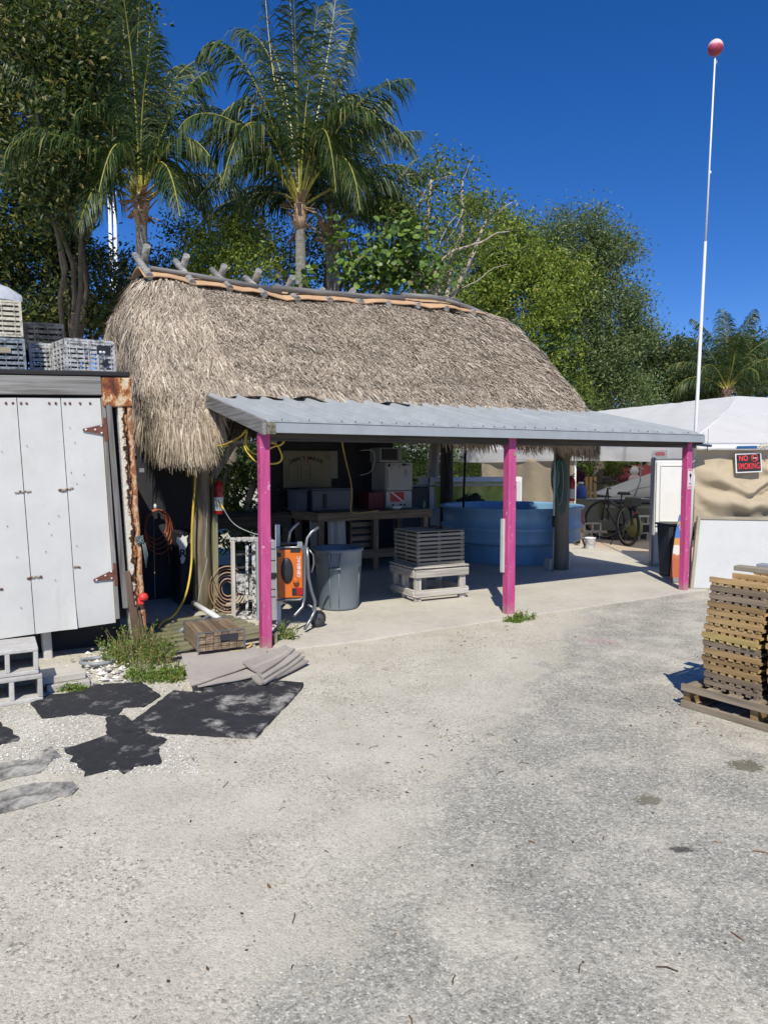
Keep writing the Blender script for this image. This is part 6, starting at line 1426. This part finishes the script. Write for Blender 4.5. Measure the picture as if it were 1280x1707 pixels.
# bright bush between the palms
tree('bush', 'rounded yellow green bush between the two nearest palms behind the ridge', 'bush', [bl(365, 410, 13.6, 55, 50), bl(410, 440, 13.5, 50, 40), bl(330, 445, 13.7, 30, 35), bl(440, 395, 14.2, 30, 40), bl(400, 380, 14, 30, 25)], 420, 26, .13, .075, M['leaf_bright'], 31, trunk_r=.09, gap=.16, shell=.35, nl=4)
tree('bush', 'dark bush low behind the hut at its left end', 'bush', [bl(250, 470, 15, 70, 50), bl(180, 500, 15, 80, 50), bl(330, 470, 15.2, 60, 40), bl(310, 390, 15.2, 45, 30)], 420, 22, .15, .085, M['leaf_left'], 32, trunk_r=.1, gap=.2)
tree('broadleaf_tree', 'dark leafy tree standing behind the middle palms', 'tree', [bl(500, 440, 16.5, 60, 60), bl(590, 420, 16.8, 60, 50), bl(540, 360, 17, 50, 40), bl(450, 400, 16.5, 40, 50), bl(640, 460, 16.5, 60, 50)], 420, 22, .16, .09, M['leaf_left'], 33, trunk_r=.15, gap=.2)
# sea grape
tree('sea_grape', 'sea grape shrub with large round green leaves rising above the ridge', 'shrub', [bl(660, 420, 12.9, 48, 42), bl(625, 455, 12.8, 50, 28), bl(585, 440, 12.8, 22, 26), bl(575, 395, 12.9, 16, 20), bl(700, 450, 13, 32, 30), bl(500, 470, 12.7, 22, 14), bl(680, 380, 13, 22, 20), bl(555, 430, 12.9, 14, 14)], 130, 9, .14, .135, M['leaf_grape'], 34, trunk_r=.05, elong=1.15, gap=.5, shell=.2, nl=6)
# bare branched tree
BB = lambda px, py, Y: tuple(D(px, py, Y))
bt_ = tree('gumbo_tree', 'half bare tree with pale forking branches right of the palms', 'tree', [bl(640, 330, 14.2, 45, 55), bl(720, 290, 14.2, 45, 35), bl(770, 300, 14.3, 30, 30), bl(690, 370, 14.2, 60, 40), bl(770, 380, 14.4, 50, 45), bl(820, 350, 14.5, 30, 30), bl(720, 450, 14.4, 70, 40)],
     520, 18, .15, .08, M['leaf_mid'], 35, base=(1.0, 14.3, 0), trunk_r=.11, bark=M['bark_pale'], gap=.20, shell=.3, nl=10,
     limbs=[(BB(690, 480, 14), BB(705, 420, 14), 0.0310, 0.0279), (BB(700, 455, 13.9), BB(780, 410, 13.9), 0.0279, 0.0217), (BB(780, 410, 13.9), BB(850, 385, 13.9), 0.0217, 0.0074), (BB(690, 350, 14), BB(722, 300, 14), 0.0217, 0.0155), (BB(722, 300, 14), BB(762, 292, 14), 0.0155, 0.0062), (BB(722, 300, 14), BB(740, 250, 14), 0.0093, 0.0037), (BB(640, 380, 14), BB(660, 340, 14), 0.0186, 0.0124), (BB(770, 480, 14.1), BB(845, 440, 14.1), 0.0124, 0.0062), (BB(770, 300, 14), BB(790, 258, 14), 0.0074, 0.0031), (BB(720, 420, 14), BB(760, 360, 14), 0.0124, 0.0062), (BB(660, 300, 14), BB(700, 262, 14), 0.0074, 0.0031)])
tree('broadleaf_tree', 'yellow green loose tree between the half bare tree and the tall right one', 'tree', [bl(850, 370, 29.5, 28, 24), bl(830, 420, 29.5, 55, 50), bl(880, 430, 29.6, 45, 40), bl(800, 480, 29.5, 60, 50), bl(880, 500, 29.6, 70, 50), bl(780, 420, 29.4, 35, 40), bl(935, 470, 30.0, 45, 45), bl(780, 340, 29.4, 30, 25), bl(900, 560, 29.8, 60, 50)], 1500, 26, .27, .155, M['leaf_bright'], 36, trunk_r=.16, gap=.10, shell=.3, nl=4)
tree('buttonwood_tree', 'tall grey green full crowned tree standing highest right of the hut roof', 'tree', [bl(965, 395, 32.0, 72, 48), bl(905, 440, 32.0, 50, 50), bl(1035, 420, 32.0, 32, 30), bl(1070, 560, 32.0, 30, 30), bl(1000, 430, 32.0, 42, 42), bl(930, 450, 32.0, 60, 50), bl(1010, 500, 32.0, 60, 50), bl(960, 520, 32.0, 75, 55), bl(1045, 510, 32.0, 30, 30), bl(1010, 590, 32.0, 60, 55), bl(950, 600, 32.0, 65, 55), bl(1040, 610, 32.0, 45, 50), bl(985, 655, 32.0, 65, 35), bl(1050, 660, 32.0, 60, 30), bl(1045, 560, 32.0, 32, 40), bl(985, 370, 32.0, 25, 22)], 3600, 26, .27, .145, M['leaf_olive'], 37, base=(9.7, 32.6, 0), trunk_r=.24, elong=2.4, gap=.10, shell=.45, nl=5)
tree('broadleaf_tree', 'dark leafy tree low between the bright tree and the hut thatch right end', 'tree', [bl(850, 480, 31.0, 70, 50), bl(900, 620, 31.0, 60, 50), bl(930, 650, 30.8, 60, 35), bl(740, 500, 30.5, 60, 40)], 900, 24, .3, .16, M['leaf_mid'], 38, trunk_r=.14, gap=.10, nl=4)
# far tree line
for k, (blobs, lab, mt) in enumerate((
    ([bl(1080, 580, 37.0, 40, 32), bl(1120, 600, 37.0, 35, 30), bl(1090, 640, 37.0, 50, 40), bl(1060, 610, 37.0, 40, 45)], 'far dark green tree just right of the tall grey green one', 'leaf_far'),
    ([bl(1150, 600, 39.0, 35, 42), bl(1170, 640, 39.0, 50, 35), bl(1140, 660, 38.0, 50, 30)], 'far tree crown standing behind the tall buoy pole', 'leaf_far'),
    ([bl(1235, 585, 40.0, 35, 30), bl(1275, 600, 40.0, 35, 35), bl(1260, 640, 39.0, 55, 35), bl(1320, 600, 40.0, 60, 45)], 'far rounded tree at the right frame edge behind the small palm', 'leaf_far'),
    ([bl(720, 770, 19.0, 50, 26), bl(650, 770, 19.0, 60, 30), bl(790, 775, 19.5, 40, 24), bl(700, 745, 20.0, 80, 24)], 'sunlit green hedge seen through the hut behind the aquarium', 'leaf_mid'),
    ([bl(1010, 775, 33.0, 30, 22), bl(985, 765, 33.0, 18, 25)], 'leafy bush beyond the marquee left of the red fence', 'leaf_mid'))):
    tree('broadleaf_tree' if k < 3 else 'hedge_bush', lab, 'tree' if k < 3 else 'bush', blobs, 800 if k < 3 else 300, 24, .30 if k < 3 else .18, .19 if k < 3 else .10, M[mt], 50+k, trunk_r=.2 if k < 3 else .05, nl=3, gap=.10, shell=.3)
# undergrowth behind the hut's left opening
tree('undergrowth_bush', 'sunlit scrub with pale stems seen through the hut left of the pink post', 'bush', [bl(390, 800, 12.0, 55, 35), bl(380, 850, 11.8, 50, 25), bl(400, 900, 11.6, 50, 25), bl(450, 860, 12, 40, 50)], 190, 18, .12, .10, M['leaf_mid'], 61, base=(-2.4, 11.9, 0), trunk_r=.10, bark=M['bark_pale'], gap=.25, shell=.2, limbs=[(BB(400, 905, 11.7), BB(425, 800, 11.7), .07, .05), (BB(372, 880, 11.8), BB(380, 775, 11.8), .05, .03), (BB(372, 800, 11.8), BB(400, 768, 11.8), .03, .015)])
# the wood that closes the view behind everything
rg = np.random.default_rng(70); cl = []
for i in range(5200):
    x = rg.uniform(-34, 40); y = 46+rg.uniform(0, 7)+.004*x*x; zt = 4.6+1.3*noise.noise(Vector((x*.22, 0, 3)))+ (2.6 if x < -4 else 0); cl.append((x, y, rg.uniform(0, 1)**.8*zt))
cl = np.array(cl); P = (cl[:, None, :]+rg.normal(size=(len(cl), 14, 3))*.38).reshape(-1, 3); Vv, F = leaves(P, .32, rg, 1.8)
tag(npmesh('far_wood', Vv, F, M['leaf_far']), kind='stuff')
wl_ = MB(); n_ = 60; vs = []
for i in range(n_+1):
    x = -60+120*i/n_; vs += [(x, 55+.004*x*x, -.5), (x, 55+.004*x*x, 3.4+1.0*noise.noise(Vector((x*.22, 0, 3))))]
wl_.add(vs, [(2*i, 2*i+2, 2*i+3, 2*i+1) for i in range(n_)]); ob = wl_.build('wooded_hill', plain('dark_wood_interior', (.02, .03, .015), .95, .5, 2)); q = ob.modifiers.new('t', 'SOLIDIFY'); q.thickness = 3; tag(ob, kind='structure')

# ---- palms
def palm(label, base, crown, scale, nf, seed, spec=None, trunk_r=.12, dead=5, llen=.62, upright=.35, curves=()):
    t = thing('coconut_palm', label, 'palm', base, 0, None); base = Vector(base); cr = Vector(crown)-base; rr = random.Random(seed)
    pts = []; rs = []
    for i in range(25):
        q = i/24; pts.append(Vector((cr.x*q*q, cr.y*q, cr.z*q))); rs.append(trunk_r*(1.25-.35*q)*(1+.05*(i % 2)))
    MB().tube(pts, rs, 14).build('trunk', M['palm_trunk'], t)
    m = MB()
    for k in range(26):      # husks and old leaf bases
        a = rr.uniform(0, 6.28); z = rr.uniform(-.35, .2)*scale; d = Vector((math.cos(a), math.sin(a), 0)); l = rr.uniform(.15, .38)*scale
        p = cr+Vector((0, 0, z))+d*trunk_r*.9; up = rr.uniform(-.6, 1.2); m.bar(p, p+(d*.7+Vector((0, 0, up))).normalized()*l, rr.uniform(.05, .12)*scale, .012, roll=rr.uniform(-.4, .4))
    m.lathe([(trunk_r*.95, -.35*scale), (trunk_r*1.25, -.15*scale), (trunk_r*1.2, .1*scale), (trunk_r*.6, .35*scale)], cr, 12); m.build('crown_husk', M['husk'], t)
    specs = spec or []
    ga = 2.399
    for k in range(nf):
        q = k/(nf-1); az = k*ga+rr.uniform(-.25, .25)+seed; L = (3.5-1.0*q+rr.uniform(-.3, .3))*scale
        el = R(87-q**.9*52+rr.uniform(-7, 7)); bend = .3+1.55*q+rr.uniform(-.1, .35)
        toward = max(0, -math.sin(az))          # fronds on the camera's side stay up or are short
        if toward > .75 and q > .35: el += R(22); L *= .85
        specs.append((az, el, L, bend))
    n = 22; paths = []
    for az, el, L, bend in specs:
        h = Vector((math.cos(az), math.sin(az), 0)); p = cr+Vector((0, 0, .1*scale))+h*.05; rp_ = [p.copy()]
        for i in range(n):
            s = (i+.5)/n; e = el-bend*s*s*1.25; d = h*math.cos(e)+Vector((0, 0, math.sin(e))); p = p+d*(L/n); rp_.append(p.copy())
        paths.append((rp_, h, el))
    for (ax_, ay_, tx_, ty_, dy) in curves:      # fronds whose arc and tip were surveyed
        P0 = cr+Vector((0, 0, .1*scale)); Yc = (base+cr).y; Pm = D(ax_, ay_, Yc+dy*.5)-base; P2 = D(tx_, ty_, Yc+dy)-base; P1 = 2*Pm-(P0+P2)/2
        rp_ = [P0*(1-k/n)**2+P1*2*(k/n)*(1-k/n)+P2*(k/n)**2 for k in range(n+1)]
        h = Vector(((P2-P0).x, (P2-P0).y, 0)); h = h.normalized() if h.length > .5 else Vector((math.cos(ax_), math.sin(ax_)*.5, 0)).normalized()
        e0 = (rp_[2]-rp_[0]).normalized(); paths.append((rp_, h, math.asin(max(-1, min(1, e0.z)))))
    for rp_, h, el in paths:
        tg = [(rp_[i+1]-rp_[i]).normalized() for i in range(n)]
        Vs = []; F = []; mi = []
        tw = rr.uniform(-.7, .7)
        side0 = h.cross(Vector((0, 0, 1))).normalized()
        npair = 84
        for i in range(npair):
            s = .17+.83*i/npair; f = s*n; j = min(int(f), n-1); p = rp_[j].lerp(rp_[j+1], f-j); d = tg[j]; nrm = side0.cross(d).normalized()
            if nrm.z < 0 and el < R(60): nrm = -nrm
            sd0 = (side0*math.cos(tw*s)+nrm*math.sin(tw*s)).normalized(); nr2 = sd0.cross(d).normalized()
            for sg_ in (-1, 1):
                if rr.random() < .05: continue
                ll = llen*scale*1.32*(math.sin(math.pi*min(1, .12+s*.86))**.55)*rr.uniform(.72, 1.15); fwd = (.55+.75*s)*(1.5 if d.z > .75 else 1)
                dirn = (sd0*sg_+d*fwd+nr2*.12+Vector((rr.uniform(-.2, .2), rr.uniform(-.2, .2), rr.uniform(-.55, -.05)-.25*s))).normalized()
                w0 = .0125*scale*rr.uniform(.7, 1.3); wv = d*w0
                p0 = p; p1 = p0+dirn*ll*.4+Vector((0, 0, -.035*ll)); d2_ = (dirn+Vector((0, 0, -.45-.75*rr.random()))).normalized(); p2 = p1+d2_*ll*.35; d3 = (d2_+Vector((0, 0, -1.3))).normalized(); p3 = p2+d3*ll*.34
                b0_ = len(Vs); Vs += [p0-wv*.6, p0+wv*.6, p1-wv, p1+wv, p2-wv*.8, p2+wv*.8, p3-wv*.12, p3+wv*.12]
                F += [(b0_, b0_+1, b0_+3, b0_+2), (b0_+2, b0_+3, b0_+5, b0_+4), (b0_+4, b0_+5, b0_+7, b0_+6)]; mi += [0]*3
        m = MB(); rad = [.026*scale*(1-.8*i/n)**1.5+.003 for i in range(n+1)]; m.tube(rp_, rad, 5); b0_ = len(Vs); Vs += [Vector(v) for v in m.v]
        for fc in m.f:
            if len(fc) == 4: F.append(tuple(i+b0_ for i in fc)); mi.append(1)
        npmesh('frond', [tuple(v) for v in Vs], F, [M['frond'], M['rachis']], t, mi)
    return t
def at(px, py, Y): return D(px, py, Y)
c1 = at(500, 352, 13.6); palm('tallest sunlit coconut palm with a pale ringed trunk above the ridge', (c1.x+.02, 13.6, 0), c1, 1.0, 9, 2.2, trunk_r=.098, llen=.60, curves=[
    (494, 170, 482, -25, .3), (545, 190, 588, 45, -.3), (462, 165, 442, -12, .5), (415, 120, 338, 78, -.6), (425, 175, 345, 235, -.9), (400, 235, 312, 262, .5), (430, 262, 330, 330, -1.2), (430, 205, 372, 300, -1.6),
    (560, 200, 625, 190, -1.0), (575, 160, 645, 255, .6), (600, 205, 690, 248, -.2), (565, 260, 600, 350, -1.0), (510, 180, 530, 10, -.9), (540, 130, 560, -10, .9), (440, 320, 345, 352, .4), (535, 215, 560, 320, -1.5), (455, 110, 400, 60, 1.0)])
c2 = at(235, 345, 12.6); palm('coconut palm with yellow leaf stalks standing left behind the hut', (c2.x, 12.6, 0), c2, .93, 8, 4.6, trunk_r=.10, llen=.60, curves=[
    (228, 180, 232, 8, -.3), (215, 190, 205, 30, .4), (242, 190, 250, 40, .5), (285, 190, 345, 118, -.3), (290, 235, 350, 260, -.7), (300, 290, 352, 345, .3), (170, 200, 128, 205, -.8), (160, 255, 95, 330, -.3), (180, 290, 130, 380, -.8), (190, 150, 150, 85, .6), (265, 160, 300, 110, .9), (270, 270, 300, 360, -1.0), (200, 240, 165, 320, -1.3)])
c3 = at(553, 395, 14.8); palm('darker coconut palm half hidden behind the tallest palm', (c3.x+.05, 14.8, 0), c3, .9, 8, 7.9, trunk_r=.13, llen=.6, curves=[
    (620, 285, 700, 290, -.4), (600, 330, 650, 400, -.6), (590, 250, 640, 165, .4), (530, 300, 490, 400, .3), (575, 260, 600, 230, .8), (600, 290, 680, 350, .4)])
c4 = at(1212, 655, 34); palm('small far palm above the marquee at the right', (c4.x, 34, 0), c4, 1.12, 20, 1.7, trunk_r=.13)
c5 = at(1320, 660, 34); palm('far palm mostly beyond the right frame edge', (c5.x, 34, 0), c5, .9, 18, 3.3, trunk_r=.13)
mst = thing('white_mast', 'slim white twin mast glimpsed through the left palm fronds', 'mast', Vector((D(188, 400, 24).x, 24, 0)), 0)
for x in (-.06, .07): MB().tube([(x, 0, 0), (x*1.3, 0, D(188, 320, 24).z)], .055, 8).build('mast_pole', M['white'], mst)

# ---- weeds
def weed(label, p, h, n, spread, seed, stalky=.5, leaf=.03, mat='weed', name='weed_clump'):
    rg = np.random.default_rng(seed); rr = random.Random(seed); t = thing(name, label, 'weeds', p, 0); m = MB(); pts = []
    for i in range(n):
        a = rr.uniform(0, 6.28); r = spread*rr.random()**.5; b0_ = Vector((r*math.cos(a), r*math.sin(a)*.6, 0)); hh = h*rr.uniform(.4, 1)*(1-.5*r/spread)
        tip = b0_+Vector((rr.uniform(-.4, .4)*hh, rr.uniform(-.4, .4)*hh, hh)); m.tube([b0_, b0_.lerp(tip, .5)+Vector((0, 0, .1*hh)), tip], .0022, 3, cap=False)
        for k in range(int(10*stalky)+4):
            q = rr.uniform(.15, 1); pts.append(tuple(b0_.lerp(tip, q)+Vector((rr.gauss(0, .014), rr.gauss(0, .014), rr.gauss(0, .01)+.05*hh))))
    m.build('stalks', M['drygrass'], t); Vv, F = leaves(np.array(pts), leaf, rg, 3.0, .6); npmesh('leaves', Vv, F, M[mat], t)
weed('tall tangled green and brown weeds growing at the foot of the rusty post', G(232, 1106), .46, 190, .30, 1, .7, .032)
weed('bright low leafy weed patch between the black mats and the warped sheets', G(262, 1132), .14, 110, .24, 2, .9, .034)
weed('thin dark weed sprouting under the container door', G(190, 1105), .22, 16, .07, 3, .8, .03)
weed('small green tuft growing in front of the pavers', G(118, 1152), .07, 40, .10, 4, .8, .028)
weed('leafy weed growing at the right foot of the left pink post', G(475, 1068), .26, 34, .12, 5, .8, .036)
weed('green weed tuft at the right foot of the middle pink post', G(872, 1033), .12, 36, .12, 6, .7, .032)
weed('bright low weeds in front of the middle pink post', G(858, 1036), .05, 44, .11, 7, 1.0, .034)
weed('sparse weeds under the warped sheets left corner', G(300, 1125), .12, 30, .10, 8, .8, .03)
# ---- rubble, pebbles, twigs
rg = np.random.default_rng(5)
def pebbles(n, gen, smin, smax, mat, name):
    base = np.array([(1, 0, 0), (-1, 0, 0), (0, 1, 0), (0, -1, 0), (0, 0, 1), (0, 0, -1)], float)
    F0 = np.array([(0, 2, 4), (2, 1, 4), (1, 3, 4), (3, 0, 4), (2, 0, 5), (1, 2, 5), (3, 1, 5), (0, 3, 5)])
    P = np.array([gen() for _ in range(n)]); s = rg.uniform(0, 1, (n, 1, 1))**2*(smax-smin)+smin
    a = rg.uniform(0, 6.28, n); ca, sa = np.cos(a), np.sin(a)
    v = base[None]*rg.uniform(.6, 1.15, (n, 6, 1))*np.array([1, .75, .55])*s
    x = v[..., 0]*ca[:, None]-v[..., 1]*sa[:, None]; y = v[..., 0]*sa[:, None]+v[..., 1]*ca[:, None]; v = np.stack([x, y, v[..., 2]], -1)+P[:, None, :]
    F = (F0[None]+np.arange(n)[:, None, None]*6).reshape(-1, 3)
    return tag(npmesh(name, v.reshape(-1, 3), F, mat), kind='stuff')
def mat_peb(name, stops):
    m_, t, b, out = NT(name); t.links.new(ramp(t, stops, island(t)).outputs[0], b.inputs['Base Color']); b.inputs['Roughness'].default_value = .9; b.inputs['Specular IOR Level'].default_value = .2; return m_
mp1 = mat_peb('limestone_pebbles', [(0, (.16, .155, .14)), (.15, (.26, .25, .22)), (.45, (.42, .40, .34)), (.85, (.55, .53, .46)), (1, (.64, .62, .55))])
def g1():
    y = 1.6+7.0*rg.random()**1.3; x = rg.uniform(-.56, .56)*y; return (x, y, .001)
pebbles(15000, g1, .0022, .0085, mp1, 'gravel')
def g2():
    q = G(rg.uniform(-20, 330), rg.uniform(1120, 1290)); return (q.x, q.y, .003)
pebbles(9000, g2, .003, .011, mat_peb('white_gravel_bits', [(0, (.3, .29, .26)), (.3, (.55, .54, .5)), (1, (.82, .81, .77))]), 'white_gravel')
def g3():
    q = G(rg.normal(175, 26), rg.normal(1118, 12)); return (q.x, q.y, rg.uniform(0, .04))
pebbles(170, g3, .015, .05, mat_peb('white_rubble', [(0, (.4, .38, .33)), (1, (.78, .76, .7))]), 'coral_rubble')
rr = random.Random(14); tw = MB()
for _ in range(50):
    y = 1.9+6.5*rr.random()**1.2; x = rr.uniform(-.3, .54)*y; a = rr.uniform(0, 6.28); l = rr.uniform(.015, .07)
    tw.tube([(x, y, .004), (x+math.cos(a)*l*.5, y+math.sin(a)*l*.5, .009), (x+math.cos(a+.12)*l, y+math.sin(a+.12)*l, .004)], rr.uniform(.0012, .003), 4, cap=False)
tag(tw.build('twig_litter', mat_peb('twigs', [(0, (.05, .04, .03)), (.6, (.2, .12, .07)), (1, (.35, .22, .13))])), kind='stuff')
def g4():
    y = 1.9+5.0*rg.random(); x = rg.uniform(-.5, .53)*y; return (x, y, .003)
pebbles(110, g4, .004, .012, mat_peb('asphalt_crumbs', [(0, (.03, .03, .035)), (1, (.09, .085, .08))]), 'asphalt_crumbs')
# buried tyre ring among the rubble
ri = MB(); ri.tube([(.13*math.cos(a*.35), .10*math.sin(a*.35), .02) for a in range(18)], .016, 8, closed=True); p_ = G(162, 1112); tag(ri.build('rubber_ring', M['dull_steel'], loc=(p_.x, p_.y, .03)), 'grey ring half buried in white rubble by the pavers', 'ring')

# dry leaves blown against the slab edge, the mats and the pallet
rg = np.random.default_rng(77); LP_ = []
for (x0, y0, x1, y1, n_, sp) in ((500, 1088, 840, 1042, 40, 14), (560, 1120, 780, 1250, 34, 60), (250, 1160, 420, 1130, 18, 14), (1120, 1190, 1280, 1240, 14, 14), (880, 1060, 1140, 1010, 16, 16), (100, 1450, 700, 1400, 16, 160)):
    for _ in range(n_):
        q = rg.random(); p = G(x0+(x1-x0)*q+rg.normal()*sp, y0+(y1-y0)*q+abs(rg.normal())*sp); LP_.append((p.x, p.y, .006))
Vv, F = leaves(np.array(LP_), .032, rg, 2.6, 3.0); Vv[:, 2] = .005+np.abs(Vv[:, 2]-.006)*.35
tag(npmesh('leaf_litter', Vv, F, mat_peb('dry_leaves', [(0, (.12, .07, .035)), (.5, (.27, .17, .09)), (1, (.42, .32, .18))])), kind='stuff')
